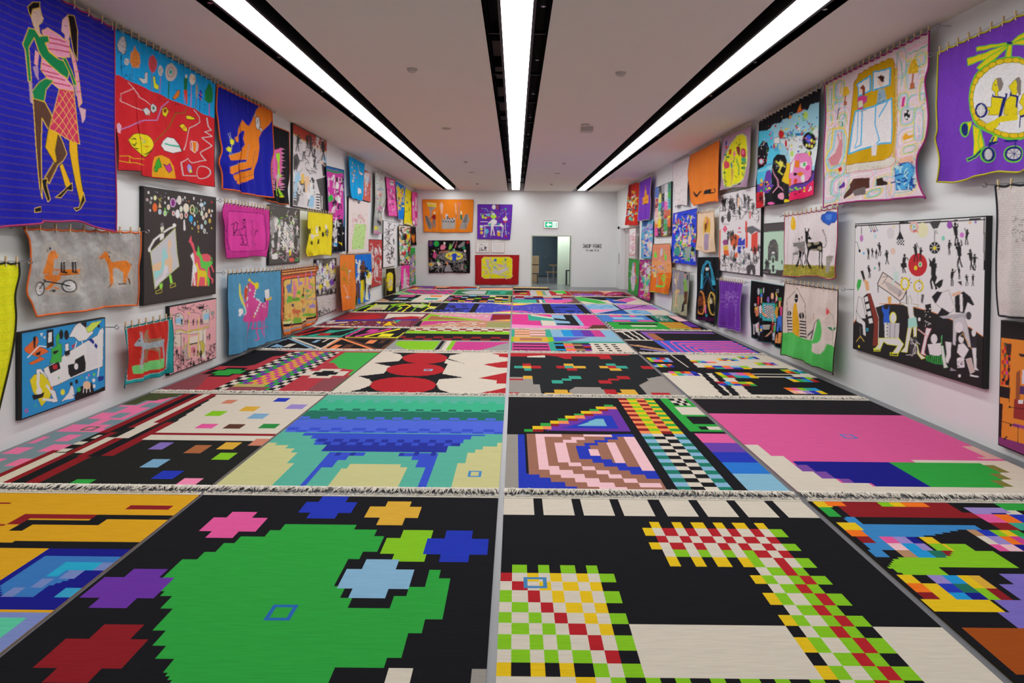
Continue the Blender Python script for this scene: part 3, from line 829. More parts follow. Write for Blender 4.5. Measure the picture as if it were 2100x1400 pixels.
kilim(2, C1, 'red kilim rug with a chequered rainbow band beside the pink painting', 'D7', '#b23a44', '''
p k 400,20 818,58 765,78 715,84 700,100 645,116 620,130 560,140 400,145 350,160 100,172
p #8a4a50 -200,300 180,225 320,178 362,180 332,215 312,240 252,290
+ k 465,171 .56
+ g 465,172 .38
g 12 20 ksgvMaMavgks/skvgaMaMgvsk 808,58 1105,58 720,290 368,290
p #8a4a50 460,255 700,255 665,290 415,290
p #b8a860 515,240 690,240 670,257 475,257
p #40ae4c 1115,60 1400,58 1200,188 1138,188 1165,160 1090,150 1062,120 1036,118 1082,95 1100,72
+ s 1015,180 .56
+ k 1016,180 .32
p #8a4a50 1035,212 1110,200 1200,198 1100,300 880,300''')
kilim(2, C2, 'cream kilim rug with three stacked red discs in black', 'D7', 's', '''
p k 1390,62 1790,62 1722,78 1700,96 1812,127 1706,131 1692,150 1665,182 1795,203 1655,213 1640,235 1660,270 1742,296 1115,292 1205,272 1290,240 1262,212 1200,196 1345,180 1372,152 1382,140 1290,121 1432,110 1462,90 1440,72
e r 1580,94 128,31
e r 1525,159 165,36
e r 1455,247 188,47
p s 1726,100 1812,127 1706,131 1690,122
p r 1955,67 2060,64 2060,92 2000,85 2010,76
p r 1912,129 2060,108 2060,148 1995,146
p r 1882,206 2060,172 2060,238 1985,232 1995,220
p r 1860,297 2060,256 2060,300
Q C 1597,160 .12 .03''')
kilim(2, C3, 'black kilim rug with small colour crosses, grey steps and a red far edge', 'D8', '#1e2224', '''
p r 20,62 760,62 722,76 622,80 610,96 572,96 560,82 402,80 392,96 372,94 332,82 250,74 170,82 20,76
p s 160,80 262,75 250,87 165,88
r r 140,134 187,121
r a 143,146 190,134
r t 90,147 141,134
r r 190,147 240,134
r t 145,160 190,147
r a 372,134 418,121
r r 328,147 376,134
r t 376,147 425,134
r a 425,147 480,134
r r 385,160 436,147
r t 603,134 649,121
r a 565,147 615,134
r r 615,147 665,134
r t 665,147 715,134
r a 628,160 680,147
r r 805,150 850,136
r t 303,230 358,213
r t 355,214 405,204
r t 402,206 458,190
r r 567,230 620,213
r r 618,214 670,204
r r 665,206 718,190
p 9 20,195 195,200 200,235 236,240 242,300 20,300
r a 142,204 195,189
r r 60,212 140,205
r r 20,300 120,280
p 9 430,250 570,247 600,262 640,268 650,300 405,300 418,272
p a 325,264 382,262 386,280 410,282 420,300 268,300 280,282 320,280
p a 695,265 755,263 772,280 800,300 650,300 660,282 690,280
r r 612,300 645,264
p 9 900,190 1100,200 1100,300 835,300 782,240 832,215 852,205
r r 860,300 945,283''')
conf = '\n'.join('g 5 2 %s %s' % q for q in [('ytbrC/lpocV', '820,88 945,88 965,112 850,112'), ('blPro/Cytrb', '855,124 962,124 980,140 872,140'), ('ylCsP/rtbpo', '1060,103 1190,103 1212,117 1080,117'), ('ytbCl/oryBc', '1205,92 1310,92 1332,106 1225,106'),
     ('lcytb/rocCB', '1325,82 1430,82 1447,97 1342,97'), ('ylrpb/ltorV', '1420,116 1530,116 1550,131 1440,131'), ('yboCl/rtpby', '1140,134 1385,134 1400,151 1160,151'), ('lytbC/orgcT', '1570,154 1680,154 1705,176 1600,176'), ('ybVpo/lrtcy', '1200,171 1400,171 1432,200 1242,200'),
     ('plrob/ytCVB', '940,164 1090,164 1117,188 972,188'), ('rcoly/btbrg', '1205,221 1410,221 1432,244 1237,244'), ('CBnbl/ygtcr', '1590,195 1732,195 1762,223 1632,223'), ('opltc/xPVby', '1585,255 1780,255 1807,288 1642,288')])
kilim(2, C4, 'cream and black kilim rug sprinkled with rainbow pixels near the right wall', 'D8', 's', '''
p k 740,66 945,66 1048,148 840,148
p k 975,66 1022,66 1118,152 1072,152
r k 800,156 1602,148
r k 880,171 1645,164
p k 1118,172 1150,172 1292,300 1247,300
p k 1180,172 1215,172 1345,300 1302,300
p k 1300,195 1900,195 2100,300 1415,300
r k 1420,190 1622,182
''' + conf)

kilim(3, C1, 'black kilim rug of four coloured lattice diamonds on the left', 'E1', 'k', '''
l r 12 480,336 905,344
l r 12 560,338 330,420
l t 12 330,410 745,410
l t 10 740,412 905,346
l r 10 410,406 660,346
l t 10 500,405 840,350
l M 12 925,348 785,414
l Y 10 785,419 1180,421
l Y 10 1178,420 1285,350
l M 12 860,410 1130,352
l Y 9 930,412 1200,352
l C 14 60,507 545,510
l C 10 110,506 345,422
l C 12 345,424 535,504
l s 12 375,424 592,504
l s 10 585,508 735,424
l s 10 370,420 720,424
l 7 14 590,508 1065,512
l 7 12 610,506 752,426
l 7 12 745,424 980,506
l n 14 790,426 1025,508
l n 14 1050,512 1172,428
l n 12 800,424 1160,428
p C 200,492 250,468 285,478 320,492
p s 295,492 330,466 405,468 370,492
p C 520,456 545,436 595,438 570,458
p s 600,452 620,430 662,430 645,454
p 7 655,500 690,474 745,480 720,502
p n 745,497 780,471 855,474 825,497
p 7 935,464 970,438 1035,438 1005,465
p n 1030,462 1060,440 1100,440 1080,462
p r 560,402 600,384 690,382 650,402
p t 620,380 660,362 730,362 690,382
p Y 1030,412 1080,388 1160,388 1125,412
p M 930,378 960,354 1040,356 1010,378''', fr=.6)
kilim(3, C2, 'striped kilim rug with lime and magenta half ovals behind the red discs rug', 'E1', '#9a9a98', '''
g 14 2 sR/Rs 1280,349 2045,349 2045,376 1230,376
r l 900,396 2200,376
r k 900,411 2200,396
g 12 2 Rk/kR 1180,411 2045,411 2045,440 1130,440
p l 1185,444 1516,444 1455,530 1275,530 1255,512 1202,490 1162,470
p k 1516,444 1552,444 1502,530 1455,530
p s 1556,444 1597,444 1542,530 1502,530
p l 1597,444 1637,448 1590,530 1542,530
p M 1637,450 2060,453 1962,475 1902,495 1842,510 1772,530 1585,530''', fr=.6)
kilim(3, C3, 'patchwork kilim rug of teal, magenta and pale blue blocks', 'E2', '#8ab4c8', '''
p t 60,350 130,350 118,540 40,540
g 2 6 NP/xN 130,354 365,354 376,411 130,411
p t 365,350 402,350 462,540 395,540
p l 60,412 430,412 442,453 60,453
p a 130,412 386,412 396,453 125,453
p #b07060 170,422 336,422 341,442 172,442
p M 122,457 392,457 403,540 112,540
g 1 9 k/M/M 122,465 395,465 402,532 114,532
g 6 1 CcuvMC 404,353 855,353 900,412 430,412
p u 430,414 640,414 560,436 440,452
p #7a58a0 640,416 712,418 500,453 440,453
r t 430,459 1040,453
g 4 6 kNnk/coNv/kpkr 440,461 730,461 738,532 462,532
p s 715,459 1000,459 1080,545 738,545
g 7 9 s.s.s.s/.k.k.k. 715,462 940,462 995,532 745,532''', fr=.6)
chev = '\n'.join('l p 10 %s' % q for q in ('1262,448 1385,540', '1340,448 1810,452', '1330,452 1440,540', '1400,466 1850,468', '1390,466 1495,540', '1460,482 1880,484', '1450,482 1545,540', '1520,498 1915,500', '1510,498 1590,540', '1590,515 1950,517', '1600,530 1980,532'))
kilim(3, C4, 'black kilim rug with pink and blue chevrons and a white zigzag corner', 'E2', '#1c1a1e', '''
l s 9 880,374 950,372 1050,434
l s 9 925,372 1000,369 1100,434
l s 9 970,368 1045,366 1150,434
l s 8 890,392 955,434
l s 8 900,420 925,434
p #8a5ab0 1105,374 1640,376 1660,390 1150,388 1215,440 1186,440
p #a8684a 1158,388 1205,388 1267,440 1222,440
r s 960,441 1190,436
l N 9 985,468 1340,528
l N 7 1070,476 1350,524
l V 7 1100,505 1320,532
p u 1210,442 1800,442 2050,545 1345,545
''' + chev, fr=.6)

kilim(4, C1, 'dark red and purple kilim rug full of small figures on the left', 'E1', '#743040', '''
p #8a2a34 820,226 1110,233 1000,282 650,276
p r 880,255 1010,240 1080,262 960,282 760,272
p s 1110,236 1400,240 1345,272 1260,258 1150,262 1080,280
p r 1180,264 1290,254 1390,262 1250,280 1150,280
l b 7 640,290 900,284 1330,284
i ybrsvY 560,290 1180,338 60 50,6
p #8a4452 1190,285 1295,285 1262,334 1160,334
p t 1170,284 1210,284 1190,300 1155,300
p y 1080,300 1130,295 1140,325 1060,328
l s 8 560,300 700,290 640,310 800,300''', fr=.4)
kilim(4, C2, 'kilim rug with long lime and pink triangles left of the magenta rug', 'E1', '#c08a70', '''
p #d890a8 1430,234 1910,238 1880,292 1700,275
p l 1430,238 1850,286 1370,292 1385,270
p #a8684a 1450,252 1740,282 1405,284
p k 1290,288 1375,290 1350,334 1240,334
p M 1380,292 1740,290 1350,326
i s 1480,300 1880,344 40 60,5
i s 1500,244 1880,262 30 40,4
p v 1895,238 2100,241 2100,262 1890,290
p R 1925,242 2100,244 2100,276 1905,284
p y 1920,285 2100,280 2100,290
p #9a9a60 1890,300 2100,300 2100,350 1860,350''', fr=.4)
kilim(4, C3, 'magenta kilim rug with a teal, white and black angular emblem', 'E2', '#d83a8c', '''
p t 225,241 420,262 442,332 340,324 335,290 240,292
p s 238,239 422,264 425,276 258,251
p s 330,286 440,292 452,328 345,324
p C 420,244 592,244 655,328 452,328
p k 520,244 580,246 645,328 460,320 465,309 562,306 552,295 440,284 428,270 527,279
p C 586,246 606,248 660,324 642,328
p #e890c4 60,314 330,327 660,330 740,340 60,356
p n 735,322 840,322 860,356 690,356''', fr=.4)
kilim(4, C4, 'kilim rug of blue, pink and green blocks with zebra edges on the right', 'E2', 'k', '''
p #4a80c8 700,245 1122,245 1240,298 760,298
p #8ac0d8 885,262 1110,262 1150,280 900,280
p p 850,244 942,244 965,262 872,262
p p 1000,244 1045,244 1085,262 1030,262
p p 890,285 1010,285 1022,298 900,298
p p 1080,285 1190,285 1215,298 1095,298
p g 850,300 1290,300 1330,356 885,356
g 4 8 ks/sk 795,299 850,299 895,354 830,354
p k 930,309 1225,311 1235,321 940,319
p s 1030,324 1210,324 1225,336 1040,336
p T 1168,248 1292,250 1365,298 1235,298
g 8 4 .s.s/s... 1210,256 1270,256 1330,292 1270,292
p #b8b040 1242,300 1400,300 1510,356 1335,356
l O 6 1260,306 1410,308
l O 6 1285,322 1440,324
l O 6 1310,338 1470,340
p P 1330,254 1380,254 1470,292 1400,296
p v 1420,298 1470,300 1540,338 1480,340
l o 6 1480,350 1560,352''', fr=.4)

kilim(5, C1, 'black kilim rug with crackled yellow and lime maze lines', 'E3', 'k', '''
p #c4c890 400,285 580,285 520,348 320,352
p #b89a98 380,330 500,320 470,352 320,358
p #c4c890 830,280 1010,282 1060,300 960,325 860,318
p #c4c890 1090,310 1170,310 1130,340 1040,335
l Y 14 255,378 420,280
l l 12 130,372 330,296 390,300
l l 12 560,345 640,300 590,290 770,275
l Y 12 640,375 720,330 690,300 790,290
l l 12 660,300 720,320 640,370
l Y 13 720,378 830,300 780,290
l l 12 830,382 920,300
l l 12 960,270 1030,300 950,330
l Y 12 1060,270 1040,310 1160,320
l Y 11 960,378 1040,330
l k 8 330,355 700,352''', cell=.03, fr=.3)
kilim(5, C2, 'black and blue kilim rug with a widening blue right half', 'E3', '#3c46b4', '''
p k 1000,262 1285,268 1200,390 900,390
p k 1560,276 1660,276 1612,390 1510,390
i k 1200,282 1540,380 36 110,8
i #3c46b4 1120,350 1200,378 6 90,8
p V 1700,285 1660,300 1640,360 1660,330
i V 1680,290 2040,370 20 40,5
p Y 1770,270 2060,270 2060,284 1900,284
p p 1880,284 2060,286 2060,300
p p 1850,372 2060,355 2060,370
p Y 1740,392 1840,376 2060,370 2060,394''', cell=.03, fr=.3)
kilim(5, C3, 'blue violet kilim rug with a black framed right half', 'E4', '#4a4ab4', '''
p Y -40,270 340,276 200,290 -40,300
p p -40,290 210,292 -40,308
p p -40,358 180,364 330,384 -40,372
p Y -40,372 310,396 -40,398
i V 20,305 400,375 20 50,5
i #3050c0 150,300 420,380 16 50,7
p k 412,280 505,282 575,400 458,400
p #3044b0 500,283 880,288 980,398 570,398
i k 520,292 900,388 34 110,8
p k 830,283 890,285 1010,402 925,402''', cell=.03, fr=.3)
kilim(5, C4, 'pale blue and lilac kilim rug with crossing black diagonals', 'E4', '#96bcd6', '''
i c 910,292 1260,336 22 100,6
p s 930,340 1000,345 1080,395 1000,402
p #f090b8 940,342 1310,348 1090,384 980,388
p #2458b0 1070,400 1370,344 1440,400
p #b878c8 1305,287 1700,287 1810,346 1350,346
i v 1400,300 1700,340 18 60,4
p #f090b8 1420,342 1810,345 1790,352 1400,350
l k 12 1268,286 1455,396
l k 7 1110,400 1700,287
i c 1450,356 1800,396 22 100,6
p s 1640,350 1900,350 1960,405 1740,402''', cell=.03, fr=.3)

kilim(6, C1, 'black and cream kilim rug with a grey and pink block far left', 'E3', 'k', '''
p p 672,194 702,174 890,177 832,194
p #8aa4b4 606,228 640,205 812,207 780,228
p t 850,222 880,207 900,207 870,232 790,232
p s 950,172 1300,176 1220,254 820,254
p t 978,230 1010,208 1165,210 1122,230
p o 1050,178 1210,180 1180,194 1080,192
p N 380,262 500,215 580,238 560,260
p y 560,254 700,240 660,256
p v 970,254 1095,243 1060,258
p N 1080,250 1220,236 1200,258''', cell=.03, fr=.25)
kilim(6, C2, 'black kilim rug with rows of short bright dashes', 'E3', 'k', '''
g 9 8 Rk.ck.Pk./kpk.kblk./.kCk.Rkyk/Vk.kl.kPo/kr.yk.lkc/p.kvk.Vk./k.yk.okyl/lk.pk.bk. 1270,180 2010,180 2005,262 1215,262
r #8a8a50 1985,262 2030,178''', cell=.03, fr=.25)
kilim(6, C3, 'teal and pink kilim rug with thin striped far edge', 'E4', '#6a5048', '''
g 7 3 sRCRs/kRRkR/bVBbV -20,190 750,190 775,224 -20,224
p #3cae90 40,227 345,227 375,274 180,270 60,250
p n 342,227 368,227 396,276 370,276
p s 370,227 412,227 444,276 400,276
p #3cae90 412,227 440,227 466,276 444,276
p p 442,227 775,230 800,246 660,270 466,276''', cell=.03, fr=.25)
kilim(6, C4, 'kilim rug with sweeping green, black, blue and pink curves near the door', 'E4', 's', '''
p #46b84a 720,195 860,195 1110,240 1215,278 1100,278 830,236
p k 850,194 1520,196 1420,210 1300,232 1140,236
p #3050b0 1108,200 1150,200 1262,272 1420,274 1445,256 1260,238 1300,225
p #d868a8 1296,240 1470,203 1560,226 1440,260''', cell=.03, fr=.25)

kilim(7, C1, 'pale green kilim rug with magenta wave stripes far left', 'E3', '#8ac878', '''
p M 730,138 820,102 1400,102 1345,162 1020,168
g 14 7 T.../.T../..T. 740,104 1390,104 1330,164 760,164
l s 5 640,168 760,140''', cell=.04, fr=.2)
kilim(7, C2, 'dark green kilim rug with a grey fish shape', 'E3', '#2a7a48', '''
p H 1430,138 1560,120 1745,122 1735,164 1500,162
p t 1745,122 2060,126 1960,140 1980,160 1740,166
p T 1800,134 1900,130 1880,158 1780,156''', cell=.04, fr=.2)
kilim(7, C3, 'red kilim rug with grey, amber and lime patches by the doorway', 'E4', '#b02834', '''
p k 88,118 245,118 235,134 150,142 90,152
p l 140,152 235,148 230,158 150,160
p H 258,122 490,122 560,190 290,190
p a 342,118 425,118 446,186 372,186
p #7aa088 425,118 445,118 480,186 446,186
p #40c040 510,118 672,118 725,158 600,148
p s 570,152 660,152 650,166 590,164''', cell=.04, fr=.2)
kilim(7, C4, 'red and mauve kilim rug farthest along the right wall', 'E4', '#9a3038', '''
p #8a5a38 820,120 1060,122 1000,150 760,140
p #8a58a8 780,160 900,150 1080,165 1060,190 820,190
p x 1068,120 1310,122 1180,154
p M 1190,150 1370,148 1380,164 1210,164
i vPbyRs 760,150 1400,186 40 40,6
p k 1360,155 1480,190 1400,190''', cell=.04, fr=.2)
kilim(8, C1, 'narrow red and violet kilim rug against the back wall on the left', 'E3', '#a83040', '''
p y 820,100 900,82 980,84 900,102
p v 900,66 1110,66 1100,84 920,84
p #8a7a98 930,88 1110,86 1100,104 900,104
p x 1130,66 1330,68 1250,86 1130,86
p k 1140,88 1310,90 1260,104 1150,102''', cell=.04, fr=.2, y0=22.7)
kilim(8, C2, 'narrow kilim rug of orange and grey bands against the back wall', 'E3', '#a8782c', '''
p r 1330,66 1640,66 1600,90 1340,92
p a 1400,66 1640,66 1630,80
p c 1480,92 1650,90 1640,104 1470,104
p s 1630,60 1660,60 1640,110 1620,108
p #5a7a98 1660,66 2100,66 2100,86 1650,88
p x 1650,90 2100,90 2100,110 1650,108''', cell=.04, fr=.2, y0=22.7)
kilim(8, (-.06, 1.35), 'narrow rug with amber and black bands in front of the doorway', 'E4', '#6a5a70', '''
r a -60,90 470,76
r b -60,98 400,92
r k 80,112 520,94''', cell=.04, fr=.2, y0=22.7, y1=24.3)

# ------------------------------------------------------------------ left wall, from the near end to the far end
_sd = [0]
def HG(label, short, wall, crop, top, left, right, bottom=None, **k):
    _sd[0] += 1
    return hang('tapestry', label, short, wall, crop, top, left, right, bottom, seed=_sd[0], **k)
def PT(label, wall, crop, quad, base, ops, **k):
    _sd[0] += 1
    return paint(label, wall, crop, quad, base, ops, seed=_sd[0], **k)
def converge(c, col_, wd, ys, xr, xl):
    o = CROPS[c]; vx, vy = (1057 - o[0]) * o[2], (501 - o[1]) * o[2]
    return '\n'.join('l %s %g %g,%g %g,%g' % (col_, wd, xl, vy - (vy - y) * (vx - xl) / (vx - xr), xr, y) for y in ys)

HG('deep blue tapestry of a dancing couple at the near end of the left wall', 'blue dancing couple tapestry', 'L', 'A1', '-700,-592 680,165', '-700,900 -700,1480', '680,700 680,1385',
   '-300,1410 0,1360 130,1345 230,1335 235,1322 330,1325 480,1322 560,1355', base='#20209a', edge='#b8366e', pins=13, off=.15, amp=.02, ops=converge('A1', '#3f3180', 9, range(150, 1400, 37), 690, -720) + '''
o #54382c a 5 195,585 265,610 300,680 330,780 365,840 400,920 370,962 338,985 285,1098 262,1062 318,962 308,880 288,780 250,705 245,900 242,1190 228,1120 215,900 205,720
o #d0a01c #3a3a18 4 285,770 342,790 322,900 332,965 318,975 268,880
o #d0a01c #3a3a18 4 345,992 365,975 428,1100 400,1122 382,1112
o #d0a01c #3a3a18 4 420,832 476,850 482,950 497,1080 512,1180 490,1212 440,990 420,900
o #d48aa4 a 5 250,185 285,165 380,235 412,240 416,340 370,342 330,340 285,300 265,240
o #d48aa4 a 5 250,338 320,400 442,520 446,545 350,537 290,485 242,415
o #d48aa4 a 4 415,280 450,350 472,440 497,615 480,638 465,540 452,440 428,340
o #d48aa4 a 3 212,300 232,320 222,395 205,380
l #b03450 7 262,215 385,250
l #b03450 7 275,250 412,280
l #b03450 7 285,290 414,312
l #b03450 7 250,380 300,400
l #b03450 7 246,420 340,445
l #b03450 7 270,450 380,480
l #b03450 7 290,490 420,515
l #b03450 5 440,370 465,362
l #b03450 5 455,430 478,424
l #b03450 5 462,490 484,484
l #b03450 5 468,550 490,545
o #147444 a 5 172,165 225,178 250,215 285,212 292,250 268,258 290,310 335,350 398,375 412,430 402,470 350,442 300,395 248,340 228,300 206,225 172,285 187,486 168,488 150,300 135,262
o #147444 a 4 360,340 392,350 432,430 464,506 446,514 412,430
o #147444 a 4 268,468 312,482 272,535 262,606 200,590 190,545 232,492
o #b83456 a 4 345,530 446,546 466,680 490,862 402,832 290,770
l #d8a04a 4 345,560 470,740
l #d8a04a 4 335,610 478,800
l #d8a04a 4 320,660 470,855
l #d8a04a 4 305,710 420,840
l #d8a04a 4 370,545 462,660
l #d8a04a 4 410,545 455,605
l #d8a04a 4 445,560 300,745
l #d8a04a 4 452,615 318,785
l #d8a04a 4 462,665 350,812
l #d8a04a 4 470,720 385,830
l #d8a04a 4 480,775 430,845
l #d8a04a 4 400,545 320,655
o k a 4 452,1245 485,1240 508,1150 516,1200 492,1250 470,1262
o k a 4 318,1180 390,1122 440,1092 442,1140 398,1136 350,1182
o k a 4 243,1075 276,1065 272,1110 290,1192 276,1208 250,1125
o k a 4 193,1245 232,1234 232,1265 192,1270
o #c4a696 a 4 185,65 238,45 248,95 258,108 248,135 230,150 238,200 252,214 236,220 214,182 192,115
o #191014 a 4 166,40 200,8 238,12 236,45 200,52 188,98 174,72
o #d0a0ac a 3 370,120 400,92 420,130 416,212 406,240 384,236 386,205 362,185
o #1a1016 a 4 405,85 442,95 466,180 466,362 440,312 424,230 412,130
l k 3 385,150 400,155
l k 3 205,70 215,72
p #a88c8c 170,488 190,495 196,622 180,612
p #a080a0 195,400 226,388 230,485 210,452
p #c09aa4 480,640 520,655 517,712 502,738 494,690
p #a88c8c 448,512 466,510 470,580 458,570''')

HG('red tapestry with burrows under a bright blue sky of lollipop trees', 'red burrow tapestry', 'L', 'A2', '52,90 862,540', '48,480 72,800 105,1000 106,1240', '852,830 838,1100 842,1374', '262,1252 285,1290 600,1325', base='#b8232a', edge='#2a1418', er=.004, pins=17, ops='''
p #1a90cc 20,40 900,540 860,830 780,795 700,752 600,715 500,672 420,630 330,605 240,555 150,515 100,482 30,478
l k 5 112,320 118,480
l #5a2a20 5 205,425 205,530
l R 5 350,460 352,600
l m 5 427,485 422,625
l G 9 500,530 498,668
l p 5 670,560 665,738
l R 5 712,655 702,755
l k 5 746,690 746,785
l m 5 815,700 816,812
l k 4 118,420 155,400
o H k 4 100,190 120,168 145,175 158,235 150,300 130,320 95,290 82,240
i k 90,190 150,310 26 10,3
e H 158,375 20,28
i k 145,360 172,392 6 8,3
p #e0803c 222,240 232,285 256,310 262,380 245,425 205,420 182,370 190,300 212,285
i #b04a20 195,300 250,415 18 14,3
e #b84850 360,392 37,71
i r 335,340 385,450 20 14,3
e H 425,445 22,43
i k 408,415 442,478 14 8,3
e #bcb2ac 510,458 47,72
E #9a6a6a H 6 510,458 24,38
e t 510,458 12,18
e s 675,512 24,46
i o 655,480 695,545 10 10,4
e h 712,605 13,62
e b 748,642 17,46
l o 6 735,620 765,645
l o 6 735,655 762,680
p #1a7a3c 815,540 845,620 840,690 815,708 785,680 785,610
i G 790,570 840,690 14 18,4
o H k 3 240,500 285,512 290,462 312,456 310,545 275,552
o Y k 3 362,495 380,490 388,545 416,570 408,600 375,585
p G 605,505 640,500 632,600 604,602
p #c83c28 604,600 634,600 636,705 622,715 615,640 606,715
e s 628,488 9,18
o o k 3 530,665 560,605 578,600 570,650 545,678
i k 130,470 200,530 14 18,3
i k 410,600 800,790 30 16,3
l #c8a4a8 6 172,540 218,588 118,632 122,692 270,762
l #c8a4a8 6 218,588 255,660 335,718
l V 6 502,690 440,738 408,842 282,842 132,915
l #6a5a18 7 626,742 612,782 550,786 510,890 460,940 378,1025
l H 6 690,762 746,822 750,858 650,905 612,1010 588,1078
l #8a1a1c 3 440,790 500,940
l H 6 800,822 806,890 822,920 786,935 826,970 768,982 822,1046 754,1102 790,1162 680,1182 620,1146 574,1178 588,1282 722,1286
E H #b8232a 6 770,1258 44,50
o H k 4 345,720 370,708 402,730 405,765 375,785 345,765
e G 376,745 10,14
o H k 4 272,755 300,738 340,770 330,805 290,800
e o 318,792 10,8
o y k 4 445,750 480,735 505,770 480,818 450,800
e #7a3a20 472,765 17,18
o y k 4 618,805 655,805 690,820 705,830 680,838 625,832
o y k 4 565,885 590,868 625,905 625,935 590,925
e #c08a20 597,903 12,14
o y k 4 175,1000 205,955 245,945 300,960 360,1010 372,1040 320,1090 285,1140 230,1090 195,1050
l k 7 195,995 215,985 225,1000
l k 7 200,1030 212,1045 225,1020
l k 7 215,1065 235,1070
l k 7 280,1120 350,1060
l m 7 258,980 275,1000
l t 7 285,1010 275,1025
l r 6 285,1050 305,1052
o w k 4 435,1045 450,1005 485,975 535,985 560,1030 578,1090 530,1105 460,1085
l t 12 465,1028 505,1040 560,1050
p #e8961e 340,1250 345,1185 385,1135 440,1120 500,1150 535,1210 550,1306 480,1302 350,1290
o #3a9a30 #1a5a20 4 408,1165 425,1140 440,1190 445,1215 425,1225 418,1255 392,1250 400,1215 360,1248 398,1205
o m #3a1030 4 455,1190 478,1205 505,1185 525,1240 500,1262 480,1240
o o w 4 672,1010 715,1015 722,1060 700,1102 675,1085
q H 6 655,1020 672,1005 680,1080 660,1075
q H 6 715,1020 735,1040 725,1085 710,1080
o V k 4 612,1205 640,1185 680,1205 692,1260 650,1262 620,1240
p Y 660,1215 690,1255 665,1262
o #c890b0 w 3 104,880 116,864 130,890 124,945 110,935
l #c89a20 6 120,1128 180,1126 200,1146 275,1150
l #c89a20 6 118,1165 180,1180 210,1180 272,1198
l #c89a20 6 180,1126 180,1180''')

HG('dark blue tapestry with a large orange hand wearing a wristwatch', 'orange hand tapestry', 'L', 'A3', '76,65 632,338', '75,300 100,450 120,600 142,740 110,860 140,980 152,1138', '640,560 642,760 618,900 640,1226', '350,1165 360,1182', base='#171c92', edge='#e8641a', pins=15, er=.012, ops='''
p o 500,290 640,330 640,430 590,500 535,560 510,612 516,720 500,845 466,960 456,1020 312,1092 275,1078 278,1050 255,1052 220,1012 222,988 192,980 184,912 370,856 192,842 180,790 332,750 362,682 350,620 362,545 340,540 300,592 296,652 265,658 248,612 282,590 320,480 340,428 385,480 402,492 425,440 452,372
p #171c92 184,846 372,836 368,860 186,908
p #171c92 215,985 412,916 406,938 228,996
l #7a8a98 4 185,912 370,856 400,680
l #5a4a48 4 220,1012 410,938 444,745
l #5a4a48 4 280,1050 440,985
l #7a8a98 4 182,790 332,750
o #c4c2c2 k 5 470,420 485,395 512,405 522,470 518,520 495,528 472,490
l k 4 472,455 496,458 495,430
o H k 4 448,380 465,364 480,385 470,402
o H k 4 512,505 540,512 545,545 525,552
o Y #7a8a40 3 200,635 222,622 245,640 242,675 222,690 202,672
l H 4 185,568 202,625
l H 4 205,560 216,622
o Y #7a8a40 3 172,722 188,700 212,725 205,758 178,752
l Y 6 216,690 212,722
l C 4 192,758 195,788
l C 4 208,758 215,782''')

spikes = ''
_r = random.Random(5)
for _y in range(720, 1150, 20):
    spikes += 'p #e08ab4 660,%d %d,%d 660,%d\np #d890b0 735,%d %d,%d 735,%d\n' % (_y - 7, 626 + _r.randint(-8, 8), _y + _r.randint(-10, 24), _y + 7, _y - 7, 765 + _r.randint(-10, 12), _y + _r.randint(-18, 20), _y + 7)
HG('narrow black tapestry with a spiky pink and green creature', 'black spiky creature tapestry', 'L', 'A3', '560,448 812,552', '555,900 560,1248', '820,750 832,1000 814,1150 822,1298', '640,1262 700,1285', base='k', edge='#d85a20', off=.06, wire=False, ops=spikes + '''
p #d060a0 655,740 742,712 748,900 742,1080 712,1140 680,1120 655,1000 648,850
p #b84888 668,770 730,745 735,900 725,1060 690,1100 668,980
p #92d434 672,775 715,765 720,800 706,860 712,960 750,1000 740,1020 712,1025 668,1022 690,980 688,860 672,810
e #a8b0a0 700,1010 30,26
l #92d434 10 690,1030 684,1180 695,1205
l #92d434 10 708,1040 722,1120 745,1215
e #c8e020 742,1215 10,8
l #486a10 3 690,870 700,920''')

PT('tall grey crowd painting with a burning red top on the left wall', 'L', 'A3', '850,468 1196,652 1196,1370 856,1306', '#c2c0c2', '''
p #a83c2c 840,455 1210,650 1210,760 1160,745 1120,705 1100,720 1060,680 1040,705 1000,650 950,640 900,590 850,572
l a 12 848,570 900,590 950,635 1000,655 1050,695 1110,720 1195,755
i hdH 862,620 1180,1000 70 70,6
p d 856,800 895,770 925,850 895,935 856,940
p h 960,720 985,715 975,780 950,780
p #565456 1020,690 1045,640 1045,690
p d 1060,740 1095,700 1075,800
p d 1145,880 1196,860 1196,990 1160,1010
p C 1150,820 1190,790 1196,880
l x 8 1125,850 1190,910
p d 1090,1040 1196,1010 1196,1372 1140,1362 1130,1190
p #5a585a 856,1070 900,1060 920,1200 900,1310 856,1300
p d 920,1050 1000,1060 990,1180 930,1150
p a 878,1062 908,975 925,1085
p a 938,985 968,978 966,1080 932,1080
p x 970,1015 1012,1005 1032,1090 1008,1180 978,1175
g 1 16 H/d 858,1050 890,1055 890,1270 858,1265
g 1 12 w/d 1030,1040 1070,1045 1075,1200 1030,1195
g 1 12 w/d 1090,1170 1130,1175 1125,1340 1090,1335
f wHCki 870,1150 1130,1320 14 190
p H 915,1210 960,1200 970,1300 915,1300
p C 1030,1200 1075,1220 1060,1330 1010,1320
f dkw 880,700 1170,960 12 170
l w 8 1150,1210 1150,1340''')

